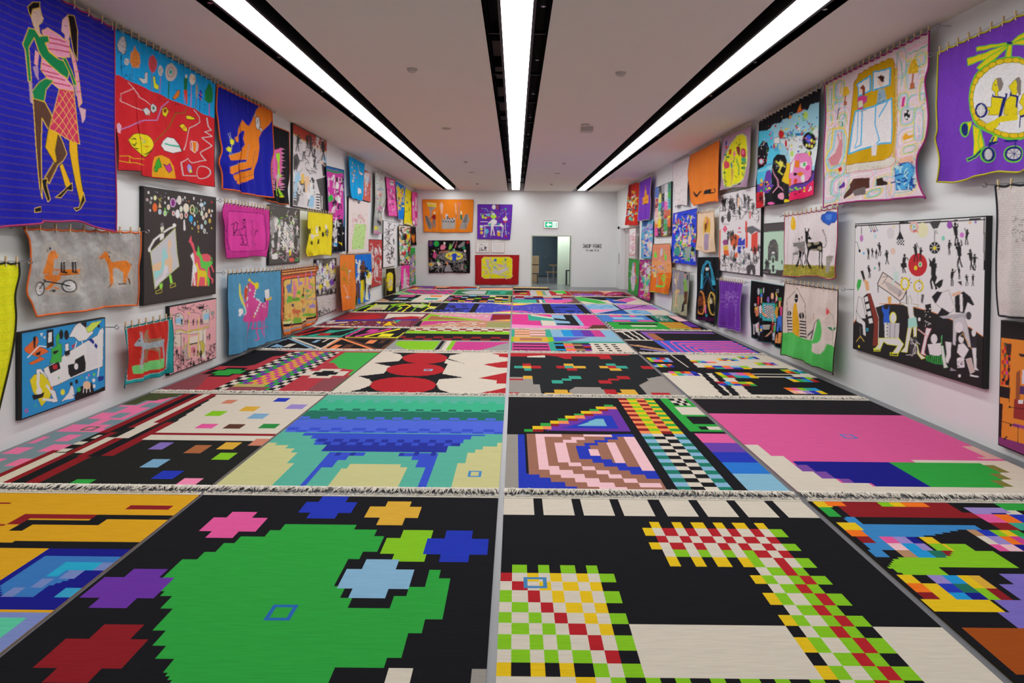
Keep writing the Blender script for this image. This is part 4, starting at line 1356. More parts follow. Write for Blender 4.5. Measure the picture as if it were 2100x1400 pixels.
HG('magenta tapestry with a striped blue and green border and dark dancers', 'magenta bordered tapestry', 'L', 'P', '668,340 705,349', '672,430 679,518', '707,430 708,515', base='#b43890', edge='#1c4a7a', off=.085, wire=False, ops='''
p #20609a 660,336 706,348 706,353 660,344
p #2a8058 660,344 690,351 706,352 706,355 690,356 660,348
l #1c6a8a 2.5 705,350 707,420 708,515
p k 674,455 700,448 709,470 709,516 676,518
p #b43890 700,440 704,440 706,458 702,458
f kwHw 674,375 702,440 9 26
i wPkH 674,362 702,448 22 8,1.5
f wHk 676,470 704,515 12 30
p c 684,498 691,498 688,506
p y 696,496 702,500 700,505
p g 673,404 681,398 683,410 676,416''')

HG('bright blue tapestry with white birds high on the left wall', 'bright blue bird tapestry', 'L', 'B2', '287,66 556,206', '300,400 320,776', '552,500 527,846', base='#1496d4', pins=10, edge=None, hooks='n', ops='''
e y 357,196 10,18
e x 342,270 10,18
e r 390,240 5,12
o H k 4 375,320 395,310 405,345 385,365
e o 345,370 10,22
e x 385,405 9,20
e r 423,445 9,14
e H 385,450 7,18
e x 370,500 18,28
e p 372,572 6,10
o w k 4 430,245 450,240 470,300 485,350 520,370 528,400 505,405 480,385 468,330 445,270
o w k 4 452,510 462,600 490,640 495,700 470,720 460,750 440,735 435,660 452,600''')
PT('brick red painting with pale figures half behind the bright blue tapestry', 'L', 'B2', '500,300 660,364 656,848 500,822', '#b84c3c', '''
f sPwC 555,480 650,760 9 180
i kwd 555,420 650,780 16 40,5
e V 580,700 8,30''')
PT('pale pink painting with a lime green crowd square', 'L', 'B2', '285,780 632,868 620,1720 285,1728', '#d4c4c0', '''
p #a8cc80 395,1225 585,1235 560,1500 540,1650 340,1660 345,1500
i krdo 335,1050 600,1660 80 18,4
f krp 340,1120 600,1220 9 60
i xsl 340,1000 600,1240 20 20,4
e d 455,870 18,14''')
HG('grey tapestry with small scattered creatures left of the pink tapestry', 'grey scattered tapestry', 'L', 'B2', '730,345 905,402', '726,800 705,1395', '950,740 905,940 860,1100 858,1395', base='#9aa098', ops='''
i rVlbGa 745,420 900,900 22 40,8
p r 790,650 815,735 850,700 840,745 800,770
f wkp 740,1000 850,1080 4 120
p H 850,940 910,950 900,1000 850,990
p h 740,1120 850,1110 855,1270 735,1280
e k 780,1180 22,40
e x 830,1160 18,50
e k 812,1215 14,40
e y 745,1295 14,32
e y 785,1300 12,30
p p 725,1355 795,1340 790,1372 725,1378
e a 830,1345 14,18
g 3 2 ppV/Vpp 760,1380 850,1378 850,1395 730,1395''', mat='silver', off=.09, pins=6, hooks='')
HG('pink tapestry with a dotted face and doodles high on the far left wall', 'pink doodle tapestry', 'L', 'B2', '912,436 1066,482', '930,750 955,1084', '1085,800 1112,1102', base='#d8549c', edge='#c02a78', off=.12, ops='''
p w 985,490 1050,500 1048,580 985,570
e k 1002,522 10,14
e k 1032,530 10,14
i kw 960,640 1080,1020 44 36,7
o w k 4 995,640 1015,620 1025,700 1000,700''')
HG('blue tapestry with yellow figures on the far left wall', 'blue and yellow tapestry', 'L', 'B2', '1070,488 1246,602', '1095,850 1116,1142', '1240,850 1226,1170', base='#1470c4', edge='#d8d0c0', er=.006, off=.12, pins=6, hooks='', ops='''
i yyak 1110,600 1225,980 46 60,12
f ya 1120,760 1215,960 6 180
e o 1188,690 10,20
l o 8 1115,1140 1200,1165''')
HG('plain yellow tapestry with a few doodles at the far end of the left wall', 'yellow doodle tapestry', 'L', 'B2', '1246,622 1357,682', '1240,900 1238,1222', '1352,900 1366,1262', base='#e2c422', off=.08, ops='''
e b 1275,868 12,16
e k 1332,810 6,40
l a 8 1300,900 1305,1000 1340,980
l w 10 1238,1232 1290,1215 1366,1258
i ak 1260,700 1350,1180 14 60,5''')
HG('pink tapestry with white blobs nearest the back wall on the left', 'pink blob tapestry', 'L', 'B2', '1360,682 1466,704', '1362,950 1372,1238', '1462,950 1462,1256', base='#d8489a', off=.12, ops='''
p w 1370,840 1390,860 1388,920 1370,910
p w 1420,760 1442,820 1440,930 1420,930
p w 1415,1130 1445,1140 1450,1230 1425,1235
p H 1410,940 1440,950 1440,1010 1412,1010
p w 1375,1160 1395,1200 1390,1240 1376,1230
l k 5 1420,1020 1425,1100
l w 6 1380,960 1385,1130''')
PT('white painting with scattered black drawing on the far left wall', 'L', 'P', '786,452 811,457 810,544 786,549', '#d4d2d4', '''
i k 788,460 809,540 36 7,1.3
l k 1.6 797,462 798,492 793,496
f k 790,500 808,538 7 12''')
HG('multicoloured crowded tapestry on the far left wall', 'multicoloured crowd tapestry', 'L', 'P', '817.6,461 842,463.5', '817.8,500 818,543', '842,500 841.5,541.5', base='#c8c0b4', edge='k', er=.012, off=.06, wire=False, ops='''
f xyptkrwCd 819,485 841,541 40 24
i kwrtl 819,464 841,540 40 8,2
d k 819,532 841,542 12 1.5,3''')
HG('small black tapestry with orange flames near the back left corner', 'black flame tapestry', 'L', 'P', '843,465.5 858,466', '843,485 844,503', '858,485 858,502', base='k', edge='#5a2a10', er=.012, off=.05, wire=False, ops='''
p o 844,480 848,484 849,477 851,486 851,496 847,498 844,486
p o 852,482 854,474 856,480 856,490 853,496''')
HG('green patterned tapestry low in the back left corner', 'green corner tapestry', 'L', 'P', '842,508 851.6,507.5', '841.5,545 841,584', '851.6,545 851.6,581.5', base='#3a8a48', off=.05, wire=False, ops='''
f xVhvs 843,535 851,580 14 22
i aoVhs 843,520 851,580 26 6,1.5
p g 842,508 852,507 852,516 842,516''')
HG('black tapestry with a yellow rounded panel low on the far left wall', 'black and yellow tapestry', 'L', 'B3', '866,706 1002,696', '870,950 880,1162', '1012,880 1000,1118', base='#16140e', edge='#c8b070', er=.008, off=.14, ops='''
p y 885,800 910,765 950,765 978,800 985,920 975,1045 935,1065 895,1050 882,900
i Hh 905,860 960,1000 14 50,9''')
HG('small silver tapestry right of the black and yellow one', 'small silver tapestry', 'L', 'B3', '1010,692 1106,662', '1015,850 1030,988', '1104,850 1100,976', base='#a8a6a4', mat='silver', off=.10, ops='i wh 1025,720 1095,960 14 50,8')
HG('magenta tapestry with pale grey figures low in the far left', 'far magenta tapestry', 'L', 'B3', '1108,662 1242,642', '1112,850 1116,1046', '1242,850 1236,1012', base='#d23a92', off=.10, ops='''
p H 1160,720 1175,690 1180,850 1200,940 1225,1000 1150,1040 1120,1035 1150,900
p H 1188,780 1208,765 1212,850 1195,900
i wH 1135,860 1220,1010 12 60,8''')
PT('red painting covered with pale sketched figures', 'L', 'B3', '592,246 802,246 802,964 594,1006', '#a82c2c', '''
f wHPs 600,420 790,940 26 110
i wHkt 595,290 790,940 60 40,6
l R 10 578,250 800,250''')
HG('long plain orange tapestry with faint green and grey outlines', 'long orange tapestry', 'L', 'B3', '132,476 366,476', '118,700 122,950 136,1396', '382,800 402,1000 402,1352', '260,1362', base='#f4742a', edge='#3a2a3a', er=.004, off=.16, amp=.03, pins=9, hooks='', ops='''
i #6a8a28 180,670 250,960 22 60,8
l H 5 290,740 288,1150
l #d8b8a0 5 210,960 245,1180
e H 298,742 12,16
e H 235,1160 14,18
e C 295,1165 14,22
l C 6 250,1180 248,1250''')
HG('blue tapestry with thin upright figures right of the orange one', 'blue figure tapestry', 'L', 'B3', '370,478 626,456', '385,800 410,1276', '630,800 602,1216', '500,1250', base='#1464c0', edge='#c08a4a', er=.005, off=.11, pins=8, hooks='f', amp=.03, ops='''
f nkyws 420,900 600,1180 8 330
p y 480,900 505,880 500,1250 465,1240 450,1190
p s 545,800 570,830 580,1180 600,1210 560,1205
p n 405,890 425,900 430,1180 405,1180
l o 10 400,720 440,712
l o 8 475,740 510,735
l y 10 555,745 595,742
e k 462,690 16,28
e k 540,700 14,24
p a 435,1120 460,1060 480,1240 440,1230''')

HG('magenta tapestry with two outlined creatures on the left wall', 'magenta creature tapestry', 'L', 'A7', '158,118 902,232', '122,290 165,520 168,760 166,1046', '922,620 892,1026', '400,1040 700,1008', base='#c23a90', edge='#7a1a58', er=.006, pins=15, ops='''
p #b03082 100,90 905,230 830,300 200,270 215,930 800,940 880,1060 100,1060
p #b03082 800,290 940,240 930,1050 800,1040 840,900 830,350
l #5a1450 9 205,275 240,262 770,300 820,320 838,560 835,880 800,920 240,938 205,910 188,700 205,275
l #2a1030 12 262,500 325,465 315,540 345,640
l #2a1030 16 345,445 402,470 385,570 345,630
e #2a1030 488,408 16,16
l #2a1030 7 472,415 478,520 505,520 498,420
l #2a1030 8 330,580 330,665 510,660 500,520 470,560 390,580 330,580
l #2a1030 6 410,585 425,660
l #2a1030 6 440,580 455,660
l #2a1030 9 465,665 470,800 440,825 500,830
l #2a1030 9 505,665 512,800 480,820 535,850
l #2a1030 7 592,440 612,415 628,440 622,540 650,570 700,590 735,580 730,600 640,640 625,600 640,560
l #2a1030 7 600,580 600,655 700,670 715,600
l #2a1030 7 628,680 618,780 640,860 620,880
l #2a1030 7 668,680 680,780 705,830''')
PT('dark painting with a chequered table in a crowded room', 'L', 'A7', '905,168 1408,246 1408,1108 905,1150', '#45433f', '''
g 7 13 wk/kw 1150,480 1260,490 1250,860 1085,850
p #45433f 1080,470 1150,480 1085,850 1070,850
g 4 9 wk/kw 1190,490 1275,500 1250,700 1150,700
p #3a9a50 1000,440 1040,380 1110,430 1100,520 1040,520
p #3a9a50 1215,680 1265,690 1260,715 1215,712
f wHhsP 930,520 1400,1060 34 190
i wHhnsl 925,300 1400,480 50 60,7
i Hwlnpk 925,860 1400,1080 60 50,8
p H 935,760 975,740 990,860 950,870
p w 950,980 1040,960 1040,1060 945,1060
p y 1230,920 1265,900 1260,1000 1235,1000
e #c05048 1275,1070 45,38
p h 930,420 970,380 1000,560 960,700 925,640
p #3a9a50 1330,1060 1395,1070 1380,1090 1330,1088
l P 5 1060,870 1230,868''')
HG('yellow tapestry with small black and white creatures on the left wall', 'yellow creature tapestry', 'L', 'A7', '1540,262 1952,312', '1530,520 1556,580 1535,720 1510,920 1552,1026', '1955,640 1926,1000', '1700,995 1800,990', base='#e4c222', edge='#6a5a10', er=.005, off=.15, pins=11, ops='''
e k 1592,600 16,46
e k 1745,560 16,44
e k 1800,650 16,44
e k 1856,630 30,80
e k 1738,770 12,46
e k 1608,790 12,36
p w 1672,520 1690,510 1695,620 1675,640
p H 1605,650 1625,640 1640,700 1610,740
l w 14 1630,680 1720,655 1738,690
e w 1836,525 12,38
l H 8 1850,560 1845,700
i y 1835,570 1875,690 8 20,8
l w 7 1700,700 1725,690''')

PT('black painting of a man holding a sheet and three llamas under circles', 'L', 'A5', '78,72 872,196 872,1250 80,1362', '#322c2b', '''
o #b4b4b8 #a8b848 5 150,790 300,650 425,525 445,800 468,945 360,1040 270,1120 200,1200 180,1020
p x 172,940 230,910 275,895 270,960 240,1000 175,1005
p x 345,680 365,640 385,700 365,760 380,850 395,870 385,1010 355,1020 345,930 350,800
p x 300,880 350,870 340,960 300,970
p #8cc4c4 295,740 310,735 320,800 348,830 345,855 312,860 305,960 280,1010 215,1090 200,1080 190,1000 265,990 280,880 280,790
p #c8c4cc 310,930 338,940 345,1000 300,1090 250,1120 205,1180 210,1120 290,1050
p #d8d4cc 255,590 300,580 298,640 255,665
o #d8d4cc #a8b848 3 260,520 290,490 300,530 275,580
p #6a6870 258,480 290,460 300,490 275,520
l #d8d4cc 22 255,605 190,660 140,750
l #d8d4cc 20 300,570 360,530 420,505
e #d8d4cc 140,765 16,26
e #d8d4cc 415,495 20,22
p #8ad048 355,1050 380,1035 398,1130 370,1140
p #8ad048 250,1150 285,1130 282,1190 255,1195
q #c8c030 5 208,1225 275,1195 275,1235 210,1252
q #c8c030 5 370,1155 425,1130 428,1165 372,1185
p #e05060 598,605 608,640 605,665 630,700 645,775 700,815 780,808 815,830 820,900 840,960 855,1010 845,1018 815,940 800,960 815,1060 848,1090 840,1138 825,1135 830,1100 800,1070 790,1165 620,1165 615,1000 640,900 620,760 590,690 572,680
p #d4d0dc 620,795 632,830 640,920 665,960 665,1010 640,1020 650,1155 632,1160 625,1040 612,1160 602,1165 612,1020 622,900 600,850 590,830
p #58b848 678,710 690,750 692,780 720,840 735,890 790,900 812,880 832,900 825,860 800,840 832,850 838,910 810,950 785,960 780,1040 805,1100 800,1165 785,1160 770,1050 760,980 710,960 695,850 655,815 668,780
p #e8b820 660,900 672,920 690,985 765,1000 775,1040 770,1155 752,1160 755,1070 700,1060 690,1100 680,1170 665,1170 672,1060 668,960 648,930
e w 130,132 11,17
E w r 6 115,212 9,14
e H 162,195 11,18
e #d8d8a0 202,192 17,27
e h 152,242 14,20
e #e8602a 200,298 26,48
e w 148,330 9,15
E w C 8 255,345 14,26
l #c8b848 6 240,195 255,225 270,190
p #d8b890 240,300 252,235 272,298
e w 312,245 9,16
p #5ad030 302,325 312,292 322,325
E w #7ac840 8 312,362 14,28
e g 342,348 7,12
E w x 8 350,295 14,26
e w 352,195 11,18
E #d8a8d0 #7a2a78 9 400,245 27,46
e #4a1a50 400,242 6,12
E w #c8c0b8 8 470,218 20,46
e w 532,190 8,16
e H 510,212 7,14
e H 440,225 7,18
E w #c8d4a8 7 490,315 13,30
E w r 9 405,362 13,24
E w #d8d8d8 8 450,368 20,44
E w N 8 492,392 14,30
e #d8c8b8 545,305 32,52
E w #b03038 8 545,382 13,28
E #d8d8a0 #322c2b 11 613,320 21,48
e l 613,320 5,12
E #8ab090 #3a5a40 4 658,328 13,36
e c 598,422 21,38
e o 575,230 5,10
e w 630,198 9,17
E w s 6 638,385 7,14
e w 676,250 5,9
e #b8c8d8 715,268 24,22
e w 710,218 5,16
l w 6 715,290 718,330
e C 752,250 10,16
e H 742,312 10,24
E w #a8d0a0 7 718,362 11,26
E w x 7 735,410 11,22
E w #d8a868 7 768,382 11,26
e x 800,338 12,26
e w 832,336 9,15
E o #7ac060 7 806,445 11,24
e r 828,240 8,14
E w t 6 758,462 10,22
e C 640,478 11,24
e N 680,516 13,28
E w C 7 718,510 11,26
E w G 8 748,558 10,24
e y 612,530 6,10
e y 680,565 6,10
e y 826,526 6,10
e y 672,455 5,8
e w 776,580 5,8
p w 515,440 530,432 540,540 525,558 515,540
e w 604,470 5,8
e x 690,338 5,10
e w 820,388 7,18
d wHC 120,110 860,240 10 3,6''')

HG('silver grey tapestry of an orange animal cycling and an orange deer', 'silver bicycle tapestry', 'L', 'A4', '90,26 892,54', '130,120 126,280 100,450 128,540 148,628', '896,200 888,320 898,554', '430,598 700,560 800,553', base='#9a9a98', edge='#ee7030', pins=10, mat='silver', off=.075, ops='''
p #a4a19a 215,140 300,110 350,170 480,230 520,320 480,420 440,500 330,490 230,480 150,470 160,380 210,330
p #a4a19a 580,220 650,130 720,180 860,230 850,340 820,420 660,440 690,330
p o 255,205 275,180 312,178 315,200 340,212 330,235 298,238 298,330 285,345 218,335 240,270
p #ff8a40 312,195 340,205 338,218 312,214
e #22283a 268,165 8,11
e #22283a 250,178 7,10
e w 248,177 3,5
l o 10 290,310 370,312
p o 350,345 372,308 480,306 468,342 360,352
l #5a3018 3 365,345 470,338
l k 11 368,252 374,325 400,330
l k 9 384,252 388,322
l k 11 430,252 432,325 455,328
l k 9 444,252 448,320
l w 5 358,256 392,250
l w 5 420,254 452,250
p o 232,345 300,342 370,352 372,372 330,410 292,440 250,450 246,440 300,390 240,378
l o 10 330,430 358,440
E k #c8c8c6 8 206,440 34,44
E k #c8c8c6 8 412,422 34,40
i #5a5a5a 180,410 232,470 8 30,2
i #5a5a5a 388,395 436,450 8 30,2
l k 9 232,378 250,390 370,405 412,422
l k 8 206,440 245,385
l k 6 280,455 340,448
e k 322,455 14,10
p o 608,228 640,205 662,180 675,195 695,240 705,258 790,245 820,280 805,320 782,360 782,400 768,400 772,330 745,300 712,300 708,400 690,430 690,330 680,270 660,232 615,240
l o 9 785,350 800,390
l k 4 682,430 695,408
l k 7 742,408 782,405
l k 6 795,372 800,408
l k 5 815,265 822,278
i k 680,185 706,225 8 10,3
l k 3 610,238 650,228''')
HG('lemon yellow tapestry cut by the left edge of the photo', 'lemon yellow tapestry', 'L', 'A4', '-560,262 58,262', '-560,900 -560,1780', '66,350 46,480 56,640 40,820 -10,1130 -56,1350', '-300,1560', base='#d2dc1e', edge='#2a2a18', pins=7, hooks='f', ops=converge('A4', '#bcc81c', 5, range(300, 1350, 60), 60, -560))
PT('blue painting of reclining white and orange figures low on the left wall', 'L', 'A4', '80,742 646,646 648,1132 82,1322', '#2484bc', '''
o w k 3 230,985 300,945 400,870 520,800 600,755 632,700 640,720 635,970 520,1010 420,1050 330,1095 260,1120 240,1060
p #c8c8cc 520,810 600,770 600,960 520,1000
o w k 3 180,990 210,985 255,1040 270,1110 310,1140 328,1210 300,1218 255,1200 210,1195 240,1185 295,1190 270,1140 240,1120 230,1050 205,1010 195,1080 195,1140 180,1130
o y k 2 135,1065 165,1025 220,1020 260,1060 285,1120 275,1180 240,1215 215,1245 190,1190 155,1140
l w 18 195,1000 190,1090 200,1140
e w 198,1140 20,26
p k 148,1165 205,1160 235,1145 225,1180 160,1200
l w 16 225,1195 310,1205 295,1160 250,1100
p k 395,960 440,950 445,925 505,890 518,950 515,1000 415,1045 400,1020
e w 452,970 14,22
p k 262,970 335,935 345,985 275,1020
p r 290,965 320,955 325,985 298,992
o #d8602a k 2 160,780 185,765 195,800 182,830 240,850 265,870 200,900 240,920 150,960 125,950 200,910 130,885 105,870 95,850 110,835 150,800
p k 158,770 178,762 172,840 160,850
p k 175,880 210,865 205,890 180,898
l w 8 120,910 200,830 280,840
p k 250,720 295,715 300,830 250,850
p w 262,740 285,735 285,800 260,810
o #3aa040 k 2 312,770 330,738 342,760 330,810 355,820 355,900 350,940 270,950 285,900 280,850 318,830
p k 290,870 318,860 335,862 318,880 300,890
e k 350,752 14,34
e k 385,755 16,34
o w k 3 400,770 445,690 480,665 520,690 545,730 560,710 570,740 520,790 470,800 440,770
p k 480,675 525,665 520,710
o w k 3 375,820 400,810 405,900 380,900
p k 370,870 412,855 408,890 378,900
p r 420,830 448,810 430,850
l w 6 455,800 440,860
l w 6 490,790 500,840
p #1c2c80 530,785 560,780 600,830 590,850 560,810
o #b8cc50 k 2 520,710 560,670 630,655 600,690 560,730 530,740
e k 606,695 8,12
l w 9 620,720 560,850
l w 9 610,960 600,1040 630,1060
p #1c2c80 600,1040 640,1035 640,1060 605,1075
p k 440,1170 480,1110 560,1080 575,1140 648,1105 648,1140 445,1200
o w k 2 345,1215 400,1150 420,1090 435,1120 440,1160 400,1190
p w 370,1200 410,1165 440,1175 430,1190
e x 525,1098 26,28
l w 5 505,1110 500,1150
l w 5 525,1120 522,1150
l w 5 545,1115 548,1145
e o 283,1120 10,12
e Y 360,1146 15,20
e g 470,1128 13,17
e k 418,1090 10,14
e k 455,1074 10,16
e w 572,1065 10,14
e w 575,1105 9,14
e #58b868 575,1026 9,12
e C 525,1048 8,12
e p 540,1030 6,8
e g 490,1045 5,7
e g 332,1048 5,7
e y 345,1080 4,6
E m #2484bc 6 112,1273 8,12
E t #2484bc 5 173,1238 8,10
e H 235,772 7,10
p w 205,745 225,740 215,768''')
HG('small red tapestry with a grey donkey on green inside a teal border', 'red donkey tapestry', 'L', 'A6', '168,490 852,352', '210,750 240,1050 206,1382', '886,650 850,1000 856,1142', '240,1310 500,1240 700,1190', base='#228a8c', edge='#1a6a70', er=.004, pins=8, off=.13, ops='''
q #9ab4b4 7 218,505 815,385 830,700 800,1020 800,1095 245,1265 238,1000
p #b02c24 222,508 812,388 826,700 795,1020 795,1090 248,1258 240,1000
p #68b468 315,1060 345,1045 700,945 760,935 775,965 770,1040 740,1070 350,1165 320,1165
p #8a6a50 440,690 455,590 478,545 510,525 522,545 500,580 520,640 540,665 640,655 690,640 690,620 700,650 690,720 690,860 670,1015 660,1010 650,850 600,820 520,830 510,920 530,1020 515,1020 490,920 475,1000 470,1080 460,1075 465,850 440,780
p #8e9aa2 330,745 360,690 390,640 385,560 400,555 405,640 418,555 432,560 425,650 440,710 540,725 660,690 735,660 730,730 735,850 745,1000 725,1005 715,800 710,770 560,800 460,810 430,820 445,1000 450,1090 432,1090 425,900 410,1000 395,1100 375,1095 400,900 405,800 400,770 345,770
e k 378,690 8,12
i #707c84 410,830 450,1080 10 40,5
i #a8b0b4 450,720 700,790 10 60,6''')
PT('pink painting of a curvy grand staircase building with tiny black figures', 'L', 'A6', '822,204 1488,94 1488,926 824,1172', '#e09aa0', '''
o #c4b8b0 d 5 905,310 960,285 1020,330 1030,450 1010,480 905,470
p C 905,370 990,350 1010,440 915,440
o #c4b8b0 d 5 1285,270 1340,235 1395,225 1390,440 1300,450
p C 1310,310 1390,290 1385,380 1310,390
o #e09aa0 d 5 1090,300 1130,285 1200,285 1260,300 1280,420 1090,430
o #c8bcb0 d 5 900,540 960,520 1040,545 1100,570 1160,545 1240,535 1310,500 1390,470 1390,500 1300,530 1250,580 1110,600 1000,580 900,600
l #c0a838 16 905,555 980,535 1060,570 1130,545 1200,530 1290,515 1385,480
p #c8bcb0 890,600 1000,600 1010,760 890,780
p #d0c4b8 1250,560 1340,520 1340,960 1250,900
p #d0c4b8 1110,640 1230,610 1230,720 1110,730
l #c8bc58 14 1100,390 1105,930
l #c8bc58 12 1235,350 1235,920
o #b8a848 d 5 1250,700 1300,690 1330,760 1315,850 1270,905 1240,880 1270,820 1265,760
o #a89a94 d 5 1000,850 1030,760 1080,720 1070,800 1080,900 1110,960 1060,960
l #b8a848 18 1020,800 1060,740 1090,720
o #e09aa0 #b8a848 6 1110,760 1225,735 1225,880 1115,900
p #c07078 1130,800 1160,770 1190,790 1190,860 1130,865
l k 9 985,580 988,1040
l k 7 1028,640 1030,740
l k 7 1300,540 1300,690
p k 1105,735 1225,710 1225,725 1105,752
f k 845,900 1400,1150 30 95
i k 850,880 1000,1120 50 40,7
i k 1000,960 1300,1080 40 34,6
f k 1040,450 1290,470 7 80
i k 1370,720 1470,960 40 44,7
i k 930,160 1370,260 50 44,6
p k 1235,200 1310,190 1310,230 1235,240
e h 1438,295 28,36
l k 6 1420,380 1460,350 1440,335
e y 1100,298 12,18
f k 920,450 1010,460 4 70
f k 1360,620 1400,720 4 70
i k 860,580 910,900 24 40,6''')
HG('steel blue tapestry with a pink many-legged llama', 'pink llama tapestry', 'L', 'A8', '106,202 820,152', '132,700 152,1312', '814,600 804,1084', '395,1228 402,1218 600,1150', base='#4c88ac', edge='#182028', er=.006, pins=14, off=.12, ops='''
p #c0488c 415,295 490,365 490,440 470,520 545,590 590,600 600,560 668,555 668,780 630,815 600,830 560,840 540,835 500,850 330,858 302,820 345,700 320,600 350,560 400,480 410,360
l #a83c7c 4 330,858 302,820
p #b84428 325,440 345,380 385,350 395,320 410,350 385,470 375,545 330,555
p y 390,300 405,258 430,295 490,340 480,370 420,310
e y 505,365 24,48
p #d8c840 265,330 280,350 285,460 310,560 335,640 325,680 290,600 262,480
p #d890b0 290,440 310,520 330,610 315,590
p #58b0a8 275,520 320,650 345,720 330,740
l w 10 325,640 345,700 340,745 310,760
p w 245,690 270,670 310,680 308,740 285,750 270,775 235,770 250,740
p w 600,425 672,412 678,530 605,550
p k 585,530 612,525 610,580 585,585
p a 610,545 660,540 690,520 710,505 705,550 680,560 620,560
e w 375,380 12,22
e w 422,425 10,18
e w 375,545 14,30
e w 395,525 8,14
e w 487,430 8,16
e w 478,468 9,18
e w 468,510 8,16
e w 505,548 8,16
e w 525,560 8,16
e w 540,590 8,16
e w 530,622 9,16
e w 515,660 10,18
e w 500,700 12,20
e w 478,740 12,20
e w 600,605 8,14
e w 600,648 9,16
e y 464,780 6,16
E w #c0488c 6 380,632 9,20
e w 565,640 5,20
l #c0488c 16 395,850 410,960 400,1100
l #c0488c 14 425,850 415,950
l #c0488c 14 460,850 450,945 590,935
l #c0488c 16 505,850 495,980 525,1080 475,1100
l #c0488c 12 560,840 560,980 600,1060
l #c0488c 12 580,830 600,980 595,1060
l #c0488c 10 605,830 610,910 670,915
l #a83c7c 4 600,600 672,610''')
HG('sandy tapestry of colourful animals with a striped wavy border', 'striped border animal tapestry', 'L', 'A8', '832,152 1300,98', '820,400 832,700 856,1032', '1322,130 1284,240 1290,500 1312,790 1282,872', '978,996 985,985 1080,955 1088,940 1180,912', base='#a84c28', edge='#8a3c14', pins=14, hooks='f', ops='''
l #d8a868 10 845,170 1290,118
l #4a3028 10 850,190 1300,135
l #e0b070 12 850,205 1290,152
l #5a4a44 12 850,232 1290,178
p #d05a48 840,270 860,250 1280,195 1280,215 870,275 855,320
p #c86a60 1270,200 1300,240 1285,500 1300,790 1280,830 1270,500
p #d05a48 830,320 850,300 860,700 860,840 840,800
p #2a2420 850,300 880,275 1270,225 1285,250 1288,510 1290,780 1175,830 980,860 860,850
p #d0aa5c 860,310 885,285 1270,235 1278,260 1280,515 1282,775 1175,805 1080,850 980,850 868,835
g 1 5 q/k/7/h/O 858,845 975,840 978,990 862,1030
g 1 5 q/k/7/h/O 980,850 1080,840 1082,950 982,990
g 1 5 q/k/7/h/O 1085,830 1175,800 1180,905 1085,945
g 1 4 k/7/h/O 1178,800 1290,770 1280,870 1182,905
p #6ca83c 885,560 920,500 1040,520 1085,540 1080,565 890,605
p #6ca83c 1040,440 1090,430 1090,480 1040,480
p #6ca83c 1100,500 1160,490 1160,530 1090,530
p #6ca83c 1090,770 1150,735 1285,740 1282,770 1100,780
p #6ca83c 990,830 1030,790 1080,800 1080,860 1000,870
p #6ca83c 870,830 960,800 975,830 880,850
p #6078a8 885,380 905,350 950,345 960,280 975,270 985,350 970,400 1000,470 985,470 950,430 950,470 910,450 910,580 900,580 905,420 888,400
p #d87898 1000,300 1020,300 1025,360 1040,390 1035,460 1025,540 1012,540 1010,420
p #9078b8 1050,230 1062,225 1070,310 1110,320 1110,350 1085,345 1080,380 1070,340 1060,390 1055,330
p #d87898 1160,180 1170,175 1175,340 1150,390 1155,300
p #d87898 1200,290 1220,280 1225,350 1260,380 1250,410 1200,400
p #9078b8 1230,160 1240,155 1250,260 1200,270 1205,245 1235,240
p #503028 1125,385 1145,390 1150,430 1130,470 1155,480 1150,515 1100,500 1120,470
p #c06848 995,690 1030,660 1030,690 1080,690 1085,720 1060,730 1055,830 1045,740 1030,740 1025,850 1015,740 990,710
p #7a7470 1095,650 1110,670 1165,665 1165,700 1140,700 1135,750 1125,700 1115,760 1105,700
p #9078b8 1205,630 1270,610 1275,660 1210,665
p #5a4858 980,610 1020,610 1025,650 985,650
i #b86838 880,740 980,810 14 40,6
i #6ca83c 1180,300 1270,520 14 30,10
i #b84838 1090,560 1160,620 14 30,5
i #486ab0 1170,400 1280,660 16 40,6
l #503028 6 1005,550 1070,530''')
PT('white and grey painting of a busy machine hall low on the left wall', 'L', 'A8', '1275,28 1570,-8 1572,690 1312,780', '#b8b4ae', '''
p #55504a 1255,10 1580,-20 1575,90 1280,110
f wiYvshk 1290,150 1565,460 34 150
i vawGksH 1280,110 1565,470 90 50,7
e y 1358,380 24,38
p #605a58 1280,490 1570,440 1572,465 1285,520
f k 1290,480 1560,510 14 90
p #b4b0ae 1285,525 1572,470 1572,690 1310,775
i klpG 1310,540 1560,730 40 24,4
i k 1320,690 1560,760 30 50,8''')

